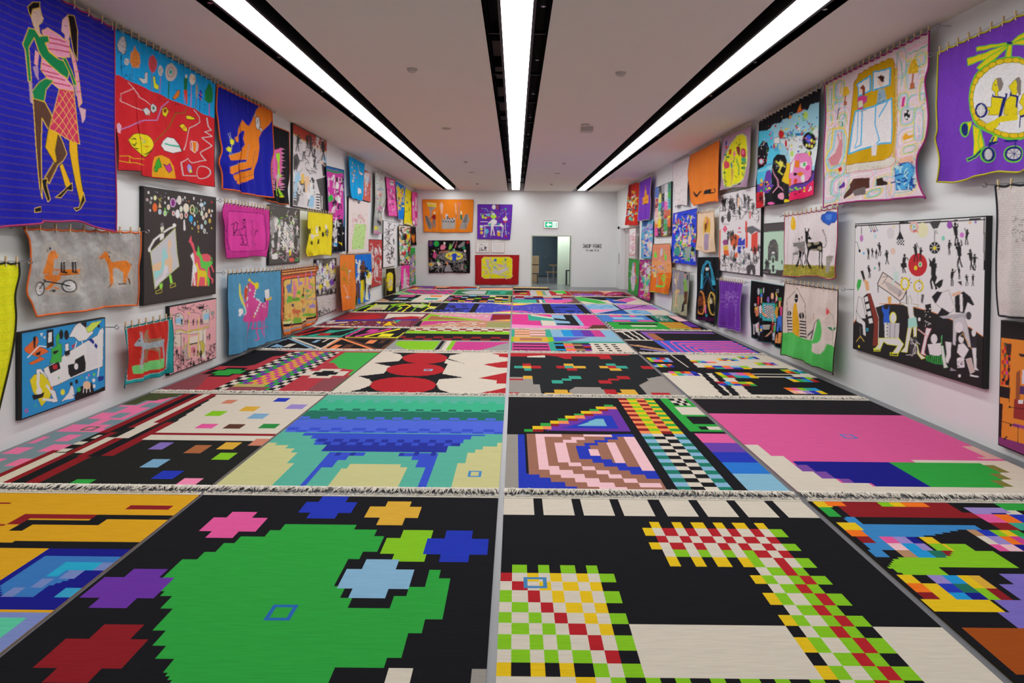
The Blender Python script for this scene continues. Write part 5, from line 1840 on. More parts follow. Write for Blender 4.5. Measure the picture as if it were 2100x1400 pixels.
# ------------------------------------------------------------------ right wall, from the near end to the far end
beads = ''
for _k in range(26):
    _a = math.radians(62 + _k * 11.5); _x, _y = 640 + 285 * math.cos(_a) * 1.0, 665 - 285 * math.sin(_a)
    beads += 'o #dfb31e #8a6a10 4 ' + ' '.join('%.0f,%.0f' % (_x + 34 * math.cos(b) * math.sin(_a) + 20 * math.sin(b) * math.cos(_a), _y + 34 * math.cos(b) * math.cos(_a) - 20 * math.sin(b) * math.sin(_a)) for b in [q * math.pi / 4 for q in range(8)]) + '\n'
HG('purple tapestry of a yellow helicopter with riders at the near right', 'purple helicopter tapestry', 'R', 'C4', '95,320 1250,-205', '85,700 96,900 80,980 102,1130 80,1300', '1250,700 1250,1300', '220,1300 430,1250 520,1222 700,1226 900,1180 1100,1230', base='#6a38a8', edge='#c8c428', pins=13, hooks='f', off=.12, ops='''
o y #62b82c 8 380,285 450,268 600,250 605,262 480,290 385,312
o y #62b82c 8 302,370 420,335 600,262 612,270 480,360 308,422
o y #62b82c 8 390,440 450,370 600,275 612,280 520,370 410,452
o y #62b82c 8 632,240 700,190 800,130 820,150 720,215 640,252
o y #62b82c 8 632,260 720,262 860,255 860,235 720,222 640,248
p #1c2468 602,240 638,240 636,264 605,262
o y #62b82c 8 610,262 634,262 625,370 612,395 585,395
p #1c2468 585,380 612,380 612,398 585,398
e #62b82c 642,668 322,318
e #d9d6d6 640,665 268,268
''' + beads + '''
o y #7a6a10 4 505,560 530,520 560,530 572,580 560,612 540,620 542,650 590,665 585,700 555,795 470,795 480,760 440,770 435,735 490,735 495,660 525,655 520,620 498,605
p #7a7068 535,515 565,512 580,560 570,600 552,615 540,570
e #1a1a30 525,568 8,4
o y #7a6a10 4 612,580 650,530 680,540 680,600 655,650 665,690 660,790 620,800 575,790 590,690 630,640 625,610
p #7a7068 655,520 690,505 710,540 700,640 680,650 665,600 670,560
p #1c2468 500,630 515,650 590,660 590,630 605,632 600,665 540,870 520,870 575,670 500,660
p #1c2468 622,615 632,640 680,650 660,740 650,735 660,660 615,650
o y #7a6a10 4 680,700 720,640 800,600 800,780 680,800 672,770 720,740
p #1c2468 680,800 760,790 760,805 690,815 680,890 670,890
E #1c2468 H 14 430,760 32,50
l w 5 430,715 430,805
l w 5 402,762 458,758
p y 440,870 560,800 660,790 665,830 545,850 520,890 470,900
p w 548,850 660,835 662,905 555,920
p w 690,820 760,810 760,880 700,900
o y #62b82c 8 300,850 355,845 352,875 312,945
e #62b82c 282,905 38,58
e #1c2468 284,905 28,48
o y #62b82c 7 375,870 420,900 440,1000 435,1040 395,1095 365,1090 380,1000
o y #62b82c 6 420,900 445,1030 425,1060 412,1000
o #1c2468 #62b82c 8 290,1125 390,1095 430,1050 442,1065 400,1115 300,1145
o y #62b82c 6 490,950 520,950 510,1010 470,1015
p #1c2468 470,1000 520,990 515,1005 465,1030
p #1c2468 570,985 660,980 660,995 570,1000
e #62b82c 465,1095 40,62
E #1c2468 H 14 468,1092 26,48
e #62b82c 640,1090 75,66
E #1c2468 H 16 640,1088 56,48
l #1c2468 4 640,1042 640,1134
l #1c2468 4 590,1080 690,1095
l #1c2468 4 605,1052 675,1125
l #1c2468 4 605,1125 675,1052
l #1c2468 8 640,985 650,1040
l #1c2468 8 495,960 470,1045
e #62b82c 860,1060 75,66
E #1c2468 H 16 860,1058 56,48
e #62b82c 960,560 60,50
p y 880,700 1100,560 1110,600 900,760
q #62b82c 7 880,700 1100,560 1110,600 900,760''')

lines_ = ''
_r = random.Random(3)
_qc = ['#d8b2bc', '#d6be52', '#78b494', '#8cbccc', '#d8a4b8', '#dcd4d4']
for _i, (_x, _y, _a, _b) in enumerate([(95, 520, 42, 105), (160, 470, 30, 60), (150, 640, 38, 60), (92, 705, 34, 60), (180, 705, 38, 70), (130, 930, 66, 165), (145, 1095, 48, 48), (90, 1230, 44, 100), (165, 1205, 52, 60), (290, 1230, 112, 95),
        (490, 1190, 90, 66), (735, 350, 66, 135), (655, 565, 36, 66), (690, 665, 42, 62), (755, 560, 52, 42), (700, 835, 62, 56), (800, 480, 26, 110), (790, 230, 44, 60), (672, 1130, 78, 130), (775, 740, 28, 110), (640, 260, 30, 90), (560, 1235, 40, 66), (705, 930, 66, 38), (420, 1270, 60, 30)]):
    for _k, _s in enumerate((1.34, 1.18, 1.02, .84, .66)):
        lines_ += 'q %s 6 ' % _qc[(_i + _k) % 6] + ' '.join('%.0f,%.0f' % (_x + _a * _s * math.copysign(abs(math.cos(t_)) ** .6, math.cos(t_)), _y + _b * _s * math.copysign(abs(math.sin(t_)) ** .6, math.sin(t_)) - _a * _s * .42 * math.cos(t_)) for t_ in [q * math.pi / 7 for q in range(14)]) + '\n'
HG('pale quilt tapestry of a couple asleep in a yellow bed', 'sleeping couple tapestry', 'R', 'C3', '46,422 860,16', '56,700 40,1000 46,1386', '852,150 846,290 816,400 830,580 836,700 815,850 762,960 745,1050 752,1160 775,1250 806,1312', '150,1352 370,1330 560,1320 770,1298', base='#cbbec2', edge='#a8287c', pins=19, er=.010, off=.12, amp=.025, ops=lines_ + converge('C3', '#d8a4b8', 5, [70, 92, 114], 850, 600) + '''
q #d8c04c 8 65,440 115,415 115,620 70,640
q #6cb090 7 80,470 100,460 100,580 82,590
l #88bccc 7 130,420 160,560 140,690
l #d8c04c 7 175,400 165,500
l #6cb090 7 600,180 640,260 650,360 640,440
l #d8c04c 8 620,170 690,250 840,180
l #6cb090 8 690,190 780,160 845,110
l #d8a4b8 8 680,160 840,90
q #88bccc 9 130,790 180,780 200,860 190,960 140,1060 90,1080 60,1020 110,930
q #d8c04c 9 115,775 190,765 212,850 200,970 145,1085 75,1100 45,1010 100,920
p #c08088 150,860 168,850 172,900 160,980 130,1050 95,1060 80,1010 120,960
l #c08088 9 140,810 150,870
l #c08088 9 165,800 165,870
o #c2beb4 #b05050 4 200,1055 580,990 605,300 590,270 612,320 610,1030 580,1065 205,1118
i #a8a08c 210,1060 580,1080 26 30,3
o #b8920e #8a5a20 4 265,420 310,345 400,290 540,225 570,222 585,260 585,950 570,985 480,1015 200,1055 205,1000
p #b89c3c 588,300 605,290 605,1000 588,990
o #d4d0d2 #3aa0cc 11 290,430 400,360 402,475 310,520 305,450
o #d4d0d2 #3aa0cc 11 420,330 480,320 548,300 540,430 420,475
o #d4cdd0 #3aa0cc 12 278,640 420,600 555,535 548,880 470,885 330,935 220,965 250,760
l #3aa0cc 9 310,640 300,860 270,920
l #3aa0cc 9 345,640 335,900 280,922
l #3aa0cc 9 440,600 430,740 460,860 440,885
l #3aa0cc 8 520,560 460,680
p #c8c4c6 400,900 445,885 435,980 400,980
p #d8b8a8 320,460 345,440 355,480 340,500 325,490
p #7a3820 320,455 345,428 362,450 360,560 345,540 345,470
o #b83878 #5a8a60 4 300,530 345,510 380,520 375,560 355,580 350,620 305,625
p #b8c0a0 310,560 345,550 350,600 310,610
p #d8b8a8 455,385 480,370 500,400 485,450 460,430
p #3a1c16 450,370 480,355 502,365 498,410 480,405 470,385
p #8aa4b0 460,470 500,460 512,540 480,570 445,580
i #3a6a90 455,480 505,570 16 24,3
l k 4 330,640 370,625
p #d0a828 718,240 760,232 778,310 770,340 690,345 692,310
i #8a6a10 700,250 770,335 12 40,3
l #a05830 12 735,345 728,420
p #a86040 712,420 745,410 748,458 708,466
p #d0a828 188,450 220,440 236,490 222,510 176,515
l #a05830 9 202,515 198,560
p #a86040 190,560 212,556 212,588 190,590
p #b83080 650,530 672,522 662,602 642,602
e #d4d0d2 686,665 25,46
e k 686,665 22,42
e w 676,640 7,11
e w 698,650 6,10
e w 680,685 8,12
e w 697,695 6,10
p #e0942a 655,840 680,805 700,825 740,815 735,835 700,850 665,862
p #d8a48c 610,1050 640,1000 730,980 735,1040 700,1060
o #4a98c8 #2a5a98 5 605,1080 650,1040 700,1030 735,1070 720,1240 620,1248
i #1c3c88 615,1060 725,1230 18 50,9
i #a8d0e0 615,1060 725,1230 12 40,8
p #302018 440,1160 480,1150 490,1175 545,1185 550,1205 440,1215
p #4a2c24 185,1300 240,1230 240,1200 285,1160 385,1150 385,1230 340,1240 300,1250 240,1290 190,1320
p #68605f 270,1260 360,1220 365,1280 300,1295
p #5a2c88 138,1220 190,1180 200,1200 195,1225 140,1235
p #b83030 130,1080 155,1065 165,1090 140,1110
l k 5 150,620 140,700
l k 4 160,610 145,640
p #3a9a78 170,720 182,715 182,750 168,752''')

HG('black topped tapestry of a crowded planet scene with a pink car', 'black planet tapestry', 'R', 'C2', '90,440 732,90', '75,900 50,1100 56,1336', '702,250 682,700 655,950 640,1196', '165,1312 390,1272 520,1232', base='k', pins=17, off=.12, edge='#101014', er=.004, ops='''
p #8cc0d0 70,540 130,550 190,520 230,470 300,460 330,420 380,410 430,370 480,350 540,320 580,330 610,270 690,245 705,250 680,700 650,950 400,900 70,1000
p #4cb4d8 70,545 200,530 240,560 230,700 300,740 290,860 200,900 60,960
p #c4ced0 300,640 420,600 560,590 670,500 680,760 640,900 400,880 380,760
p #48b0e0 60,970 160,930 220,950 220,1080 150,1110 60,1090
p k 80,720 120,640 165,660 190,720 170,800 150,880 75,940
p #5a3890 60,1100 120,1040 150,960 200,940 220,1000 215,1080 250,1100 190,1180 60,1180
p #e0b020 300,870 395,870 395,1090 300,1060
p k 215,950 235,830 280,780 330,790 355,850 345,940 310,1010 290,1060 220,1050
p k 180,1200 240,1110 300,1080 390,1100 395,1260 200,1300
o #e078ac #b04c80 5 400,880 440,830 480,780 560,765 605,800 618,870 610,1000 580,1050 470,1085 400,1115 395,1000
p #5a3890 395,1110 470,1095 590,1060 660,900 655,1010 620,1060 500,1150 400,1180
p #d82458 400,1180 500,1150 640,1040 640,1200 520,1235 400,1262
p r 50,1180 95,1160 130,1200 160,1200 160,1315 55,1335
i k 60,1190 150,1290 30 40,5
e k 590,645 62,92
e #3a58c8 582,622 28,40
e #c8d858 612,640 12,18
e #c8d858 636,656 10,16
e #c8d858 590,690 12,20
e #c8d858 615,700 10,18
e #c8d858 562,690 10,18
E #c04870 #a8c8d8 8 102,855 14,28
e r 150,845 9,18
e #f0d060 298,880 16,30
l #d8d040 10 265,850 300,900 280,960 305,990
l #d8d040 9 300,890 330,910
p w 510,870 560,855 575,890 540,930 508,910
p g 530,870 550,865 550,900 530,905
p o 470,850 505,840 505,915 470,920
p w 400,900 430,850 460,830 450,960 405,975
l #d8d040 6 430,870 440,960
e #e83890 575,920 26,28
e #1a1010 475,985 14,16
e o 510,985 20,22
e w 525,1030 16,40
p o 392,1030 432,1028 430,1100 400,1112
p #c84028 470,1030 490,1035 485,1085 465,1080
l #d890a8 7 225,930 270,1040 275,1110 240,1175
l #d890a8 7 280,1110 315,1155
e #d890a8 300,1210 28,36
e p 220,1285 32,16
e y 365,1260 40,18
p o 480,350 510,255 525,320 540,325 510,350 470,360
p #c03020 470,350 540,318 530,340 475,362
q #70a0b0 5 395,360 420,350 425,380 400,390
e #a8cc58 560,380 22,40
e #a8cc58 415,775 18,30
e #8ac070 625,520 14,22
e r 312,575 22,46
e #1c78b0 500,578 44,14
o w k 4 242,620 300,600 300,670 250,670
p #4898c0 240,690 290,680 285,750 250,750
e r 245,700 12,28
e r 350,670 12,40
l k 4 330,560 410,600
i k 330,560 420,640 16 50,3
i kbrgy 300,380 670,720 70 22,7
d brypgV 120,480 680,760 46 5,14
l h 6 390,680 350,800
e o 400,400 12,18
e #3a58c8 590,1110 8,8
p w 480,520 520,500 510,540
e k 600,770 14,24
e y 590,775 12,22
d ykpgo 80,1060 210,1180 14 6,16
e #d8306c 130,1200 18,40
p w 110,1190 120,1160 150,1170 160,1250 140,1260
q w 5 145,1230 160,1225 162,1300 148,1310
l g 10 140,1090 132,1140
p #c8b838 80,1060 92,1020 105,1080
l #6a48a8 8 150,900 200,880 215,880
d klyg 400,1120 540,1200 16 5,12
q w 6 580,1160 605,1110 610,1140
i w 90,640 180,900 20 20,3
i w 240,830 340,1000 12 12,3''')

HG('mauve tapestry with a yellow oval of flowers and a figure', 'yellow flower oval tapestry', 'R', 'B8', '610,232 942,92', '580,400 570,700 554,882', '922,600 892,836', '700,846', base='#9a7c94', edge='#8a8a88', er=.006, pins=15, off=.11, ops='''
o #b8bc90 #7a9070 6 630,470 680,320 760,215 830,188 880,230 905,370 902,560 880,690 800,790 700,845 625,838 590,720 585,560
p #e4d222 640,480 685,335 765,230 830,205 868,245 890,370 888,560 865,680 795,770 700,830 632,825 602,720 598,560
l #2a6a40 5 640,380 650,480 632,640 632,830
e #20407a 640,310 14,34
e r 645,360 12,22
e G 632,450 14,14
e G 660,478 12,12
p #b04020 665,455 670,390 700,378 695,440
e #e07088 740,440 24,40
e k 735,490 10,18
l #40884a 8 770,500 785,600 780,690
l k 5 790,345 770,300 762,320
l k 5 795,340 800,260
l k 5 798,340 822,305
p #7a2830 768,360 790,345 808,370 800,470 780,440
e #a83040 836,430 26,58
e #d06080 832,420 14,30
e #40986a 836,510 24,30
l #40884a 6 835,530 835,720
e G 822,552 14,12
e G 852,548 12,12
e G 820,608 14,14
e G 848,610 12,14
l G 9 815,660 825,700
e #c04858 645,570 24,46
e #1c7a80 692,575 12,40
l k 4 690,620 770,725
p #b89048 678,620 712,620 715,820 700,822 698,680 690,830 675,830
e #c89a70 690,500 8,16
l #c8a050 5 700,540 725,640
e G 735,580 12,14
e G 720,530 8,16
e G 625,665 16,14
l #1a3050 7 610,740 640,775
p k 765,800 800,780 805,800 775,812
e p 720,500 6,10''')
HG('plain orange tapestry with a thick black zigzag near its bottom', 'orange zigzag tapestry', 'R', 'B8', '216,452 562,272', '195,550 180,690 200,850 206,1000 240,1060', '556,500 550,700 562,1012', '300,1045 480,1006', base='#f47428', edge='#d85a18', er=.006, pins=15, off=.13, ops='''
p k 250,895 262,888 285,930 318,885 330,882 290,958 275,950
p k 345,920 370,885 385,890 385,875 455,860 455,900 480,895 475,855 492,850 498,895 460,915 385,922 360,952
l #c8702a 5 300,690 440,680
l #d06a20 4 350,660 500,700
l #b86a20 4 400,800 500,780
l #d8601a 4 490,420 495,840''')
HG('plain white cloth hanging beside the orange zigzag tapestry', 'plain white cloth', 'R', 'P', '1379,336.5 1415,320', '1380,380 1383,425', '1413,370 1411,423', '1395,419', base='#cfcac8', off=.07, amp=.03, edge='#c8c4c0', er=.006, ops='i #b8b0ac 1384,350 1410,415 26 14,.6')
HG('red tapestry with small pale figures far along the right wall', 'far red tapestry', 'R', 'B6', '256,346 442,292', '235,700 210,1062', '425,700 400,1066', base='#b42820', off=.10, ops='''
d yCtwk 250,560 400,980 40 10,26
i yCtwka 250,440 400,980 46 50,12
p #7a1a1a 258,350 300,335 300,560 255,560''')
HG('purple tapestry with a small orange tower', 'purple tower tapestry', 'R', 'B6', '456,292 672,182', '442,600 426,992', '652,480 658,650 622,962', '540,972', base='#6a34a8', edge='#b8a890', er=.010, off=.14, ops='''
p #f08a28 560,415 572,420 578,520 606,525 606,670 495,700 495,570 530,555 545,480
l k 5 500,640 600,600
l k 4 530,540 580,515
i k 500,670 600,690 10 20,6
e #c86a20 562,380 8,20
e #8a2a78 495,780 18,12''')
PT('collage painting of small tall buildings far along the right wall', 'R', 'B6', '735,396 1018,292 1006,1248 718,1264', '#7a7a70', '''
g 5 6 bkhHT/PYkwg/ntvpt/Pq.rY/oynhO/pkRgn 735,396 1018,292 1006,1248 718,1264
p #4868b0 735,400 800,380 800,570 735,580
p #d8c88c 800,600 820,450 835,600
p #a03840 740,590 790,580 790,730 735,740
p #d89898 735,760 790,740 780,920 735,960
p d 835,760 885,740 880,890 830,900
p #b8583c 895,790 1010,780 1000,900 890,900
p #389048 885,960 945,950 945,1160 880,1170
e x 755,1000 24,44
p #d83c90 735,1120 780,1090 780,1250 720,1262
p H 885,1180 945,1170 945,1230 885,1240
p y 865,1245 940,1235 940,1252 865,1258
p #38a0b0 960,600 1000,560 1000,760 960,780
i kwdC 735,420 1005,1240 90 40,6''')
HG('small white cloth with red scribbles over the recessed white door', 'small red scribble cloth', 'R', 'B7', '216,62 311,46', '210,250 205,446', '308,250 305,440', base='#d8d0ce', edge='#c08080', er=.010, off=.06, pins=5, ops='i rp 230,120 300,420 34 40,5\nl #b8484a 8 210,446 260,440 300,405')
HG('light blue tapestry with cloudy small figures under the purple tower one', 'cloudy light blue tapestry', 'R', 'P', '1317,453 1339.5,450', '1316.5,490 1316,529.5', '1338,490 1336,529.5', base='#5a9ab8', edge='#7ab0c0', er=.006, off=.06, wire=False, ops='''
d CbHxV 1318,460 1338,528 50 1.5,4
i wbpxk 1318,458 1338,528 50 5,1.3
p #2a4a80 1318,453 1330,452 1326,464 1318,464
f bwx 1320,508 1336,528 7 14''')
HG('green tapestry with a striped cloaked figure low on the far right', 'green cloak tapestry', 'R', 'B7', '212,486 356,510', '208,720 205,972', '350,750 328,1046', base='#3a8a44', edge='#5a6a30', er=.008, off=.09, ops='''
p #b8b4c0 250,620 275,540 290,620 295,900 265,960 240,860
p #c8c4cc 225,770 250,700 250,870 228,860
p #c83c30 285,540 300,560 300,700 320,780 315,860 300,780 288,700
e #8a9ab8 272,580 14,30
e r 252,625 8,12
i VwH 235,640 300,950 14 60,7''')
HG('magenta tapestry packed with small colourful motifs low on the far right', 'magenta motif tapestry', 'R', 'B7', '370,506 540,520', '350,800 330,1025 372,1062', '540,800 526,1106', '420,1080', base='#9a2478', edge='#5a1440', er=.008, off=.10, ops='''
d lGyrtHVkx 375,540 525,1060 90 6,16
i lGyrtHVkpw 375,540 525,1060 90 40,7
e #c8c8d0 448,585 22,38
f wHlt 400,780 500,1020 6 200
l #2a0a24 7 372,1060 520,1102''')
HG('salmon and orange tapestry with lime shapes low on the far right', 'salmon lime tapestry', 'R', 'B7', '552,286 802,276', '546,600 526,972', '816,650 800,830 756,1012', '640,985', base='#e89058', edge='#3a2a28', er=.006, off=.13, amp=.03, ops='''
p #ee6a20 530,700 810,690 800,830 755,1030 520,975
p #c88060 555,295 800,285 810,520 550,530
p #62c848 575,420 600,380 605,480 570,470
p #62c848 700,370 715,360 720,430 760,450 745,520 725,520
l #62c848 16 682,740 705,715 725,740 722,810 690,820 680,760
l #62c848 14 690,840 735,850 720,900
p #62c848 585,870 680,875 740,880 680,905 590,895
l #62c848 10 520,962 640,985 740,1000
p #b83c90 610,600 630,640 625,690 605,690
p #b8b0b8 665,360 690,340 690,440 665,450
e #c03020 572,602 18,14
p #c8b878 555,640 590,640 590,760 560,760
p #8898a0 600,740 630,740 628,870 605,870
l #b88ab0 7 690,520 740,680
i kVwyr 565,320 780,960 40 30,4
d HVh 560,560 700,700 8 10,20''')
HG('royal blue tapestry swarming with tiny figures on the right wall', 'royal blue swarm tapestry', 'R', 'P', '1381,437.5 1430,426.5', '1379,480 1376.5,538', '1428,480 1424.5,544.5', '1400,541', base='#2840c0', edge='#8a5a70', er=.006, off=.07, wire=False, ops='''
f wxPyrtk 1383,455 1426,540 46 17
i wxyrtkgPs 1383,440 1426,538 90 8,1.6
d xwrhg 1383,470 1426,535 16 1.5,4
p #8a9a90 1404,508 1418,506 1416,536 1404,534
e x 1414,490 5,8
e #3a8a7a 1390,516 7,9
p g 1408,530 1414,527 1414,534 1409,535''')
HG('peach tapestry with a lone robed figure on the right wall', 'peach robe tapestry', 'R', 'C1', '276,92 456,66', '276,300 276,496', '458,300 456,516', '370,525', base='#ddb89c', edge='#c8a068', er=.006, pins=10, off=.12, hooks='f', ops='''
p #c8a038 335,200 360,130 375,125 410,160 415,340 390,360 345,370 330,300
p #ddb89c 350,300 385,300 400,340 360,340
p #6a3a20 355,220 375,190 375,240 360,320
p #c06a5a 375,130 388,170 385,240 372,200
p #9a8aa0 345,320 390,320 395,360 375,500 360,500
i #8a8aa8 350,330 390,360 8 40,3
e #d8a070 365,170 8,16
p #e8c870 345,260 352,350 340,340
l #c8a068 6 280,465 340,480''')
HG('netted grey green tapestry with two standing men low on the right wall', 'netted men tapestry', 'R', 'B7', '836,642 1080,690', '830,950 820,1242', '1065,1000 1046,1322', '930,1290', base='#8a8890', edge='#6a6a50', er=.007, pins=8, off=.11, hooks='n', ops='''
p #a8ac80 815,1000 1070,1020 1050,1330 810,1250
''' + '\n'.join('l #6c6c78 4 %d,640 %d,1320' % (x, x - 15) for x in range(840, 1085, 18)) + '\n' + '\n'.join('l #6c6c78 4 820,%d 1075,%d' % (y, y + 30) for y in range(650, 1330, 20)) + '''
p #c0a070 870,800 905,790 900,930 935,940 935,980 905,990 900,1180 880,1180 870,1000 845,980 880,930
l #c0a070 12 870,700 880,800
l #c0a070 12 915,690 910,800
l #d8c8b8 10 860,780 870,850
p #78a048 1000,790 1035,780 1040,960 1005,960
e k 1020,690 14,16
e #b08060 1022,730 12,26
l k 14 1045,730 1048,790
p G 990,830 1000,820 1000,880 990,880
p #5a3c28 1005,960 1040,960 1030,1140 1010,1150
p k 985,1150 1015,1080 1005,1240 975,1260''')
HG('black tapestry with a glowing blue arch ghost and gold rings', 'black ghost tapestry', 'R', 'C1', '276,580 506,578', '262,900 240,1262', '500,900 466,1342', '360,1285', base='#0c0c10', edge='#20404a', er=.006, off=.08, wire=False, ops='''
l #38a0c0 22 318,920 325,760 345,670 375,625 405,640 430,720 450,880
l #1c5a80 10 325,760 350,650 380,625 420,660 445,830
l #1c5070 9 320,950 375,790
l #1c5070 9 450,950 395,800
l #2a7090 5 335,820 380,760 440,860
e #c8e0e8 370,708 9,20
e #c8e0e8 388,706 8,18
p #1c607c 358,745 380,752 400,742 388,785 370,785
E #d8863c k 14 315,1080 30,125
i #7a3c20 295,990 335,1170 26 50,5
E #c8a850 k 14 430,1090 25,125
i #6a5a30 415,1000 445,1080 10 30,5
p #c8c0a0 415,1050 428,1020 435,1080 420,1100
p #d868a8 345,1130 360,1090 380,1110 382,1190 365,1210 360,1170 350,1230 345,1190
p #3a1038 280,1235 440,1240 430,1290 290,1270
p #2890a8 370,1210 390,1205 388,1235 370,1235''')
PT('white painting of red roofed houses and black figures on the right wall', 'R', 'C1', '513,-108 975,-215 966,776 512,725', '#cac8ca', '''
i dkh 520,-80 960,160 80 60,6
f dk 530,0 950,170 16 130
p x 715,-80 735,-85 735,20 718,30
e d 550,160 16,40
e d 620,130 22,60
p #d85878 550,270 577,220 605,265 575,310
l k 4 545,210 625,215
p #5a5a60 798,250 880,230 970,280 970,310 915,290 870,325 835,300 800,300
p #c84030 800,180 820,175 820,290 800,290
p #c84030 805,300 830,300 830,480 805,480
p #c84030 865,330 940,290 938,480 920,560 880,640 868,560
p w 828,310 868,330 868,520 828,480
p #d85a28 515,280 530,270 520,720 510,720
p #d85a28 625,350 690,320 735,345 735,420 690,480 640,440
p #2438a8 722,370 760,360 762,400 798,365 798,480 770,480 765,560 715,520
l w 8 715,455 800,450
p #8a3a78 550,400 580,380 615,398 610,440 560,445
p #d8a838 558,450 612,445 612,500 560,500
p #d85a28 560,500 615,500 625,560 565,560
p r 660,480 690,475 690,510 665,515
p #38b838 762,545 782,540 782,665 765,668
p #2438a8 782,600 795,600 795,660 782,660
p #d84868 725,250 750,245 750,265 725,270
p #d84868 715,295 755,295 755,308 715,305
f dkhHw 520,560 960,735 44 120
i kdh 520,560 960,730 60 40,6
p d 820,670 870,655 910,670 915,770 885,770 870,700 855,768 815,765
e w 870,555 16,50
f kd 540,340 720,440 8 90
l k 3 630,350 690,420
l k 4 690,350 640,420
p #c84030 848,75 862,72 862,150 848,150
p #d85a28 680,540 715,520 715,575 690,585''')
PT('pale green painting of a black and white peacock half hidden behind cloth', 'R', 'C5', '150,408 640,372 625,1285 120,1245', '#a4c4ae', '''
p #423e40 130,400 660,360 660,520 140,545
l #7a9a8a 10 140,545 480,520
p #3a3638 110,1165 640,1195 640,1300 110,1250
p #a4c4ae 255,1180 345,1185 340,1240 255,1232
p #4a4a48 205,1020 210,800 240,700 290,660 340,670 380,760 385,900 380,1035 335,1030 330,900 300,830 250,900 245,1020
i #888e88 215,700 375,1010 60 30,4
E #222 #4a4a48 8 295,930 60,90''' .replace('#222', '#2a2a2a') + '''
p #5a625e 240,1020 250,900 295,850 330,900 335,1020
p #a4c4ae 265,960 295,930 325,960 320,1060 270,1060
p #3a3a38 275,1000 295,940 315,1000 310,1060 280,1060
e w 298,890 26,18
p #a4c4ae 275,1060 318,1060 318,1100 275,1100
p #2a2a2a 278,1100 316,1100 312,1215 278,1212
f kd 140,1160 220,1230 5 190
e k 445,1050 10,36
l w 5 140,1210 210,1215''')
HG('white tapestry of a black spotted donkey, a sun and a blue cloud', 'white donkey tapestry', 'R', 'C5', '490,268 1394,128', '480,600 475,900 460,1276', '1386,500 1350,1000 1334,1312', '700,1296 900,1280 1100,1300 1280,1342', base='#cbc4c6', edge='#a83a5c', pins=12, er=.007, off=.14, ops='''
q #b88a94 4 520,300 560,290 545,1080 510,1080
p #8a8438 450,1085 700,1095 900,1100 1350,1115 1350,1330 440,1290
i #b0a838 470,1100 1320,1300 160 26,7
i #a05a30 470,1095 1320,1180 50 22,6
i #5a7a30 470,1095 1320,1300 70 22,6
p #dca41c 600,330 625,270 650,285 672,360 678,440 668,500 630,505 605,480 588,400
p #e8bc50 615,310 640,330 640,430 620,430
o #2a58b4 #182c70 9 1100,310 1120,250 1190,200 1250,180 1290,200 1360,195 1385,250 1380,320 1340,380 1290,390 1240,428 1190,410 1130,370
p #4878c8 1160,260 1250,230 1300,250 1280,330 1190,340
p #141416 820,462 835,470 842,520 885,530 895,480 925,478 922,520 905,550 925,600 965,650 955,670 905,660 890,690 910,715 1000,715 1070,695 1105,730 1110,800 1108,870 1110,1040 1140,1120 1138,1165 1115,1165 1095,1050 1088,880 1060,870 1050,1000 1068,1120 1060,1170 1042,1165 1032,1000 1040,860 930,850 915,920 900,990 950,1110 960,1160 940,1160 885,1030 880,1170 865,1165 862,1000 880,850 860,790 838,700 832,560
e #c8c0c4 908,612 10,14
p #8e8870 872,740 910,722 955,740 950,780 900,795 875,775
p #8e8870 980,715 1050,712 1040,745 985,760
p #8e8870 1020,790 1075,775 1090,830 1060,850 1020,830
p #8e8870 945,830 1015,820 1010,855 940,852
l #141416 9 1110,800 1150,790 1168,720 1160,620 1125,515
p #141416 1112,520 1125,490 1138,520
p #7a7a78 645,725 735,710 830,690 828,900 850,910 800,920 780,930 760,860 700,850 690,780 648,785
i #4a4a4a 650,730 825,880 30 30,4
e #a09a90 716,690 10,30
e #141416 715,655 12,18
e #b09a90 775,665 12,30
e #141416 772,630 12,22
p r 728,835 750,825 750,845 730,855
p #141416 700,850 750,870 715,980 735,1050 722,1110 705,1110 715,1050 700,980 680,1130 655,1130 690,980
p #141416 780,880 815,880 775,980 790,1050 830,1140 812,1150 760,1050 755,960
p #141416 825,900 850,930 855,1020 838,1090 825,1090 838,1000
p #7a7a78 630,900 690,870 690,920 640,930
l #3a3a3a 5 640,930 618,1130
p #8e8a84 1172,960 1270,935 1330,945 1315,1030 1300,1080 1280,1230 1215,1225 1200,1080
l #4a4640 5 1172,960 1270,975 1330,945
l #b0aca6 6 1200,1040 1310,1045''')
HG('plain violet tapestry with faint line figures', 'violet line tapestry', 'R', 'C1', '516,826 776,860', '512,1100 504,1346', '756,1100 746,1402', '620,1370', base='#643096', edge='#a890b8', pins=11, er=.006, off=.11, ops='''
i #8a64b4 575,940 630,1130 30 50,5
i #8a64b4 660,960 700,1120 24 40,5
l #8a64b4 5 605,1140 605,1340
l #8a64b4 5 685,1110 670,1340
l #8a64b4 5 690,1110 692,1340
l #8a64b4 4 510,1320 745,1370
p #56288a 500,1330 750,1385 746,1410 500,1350''')
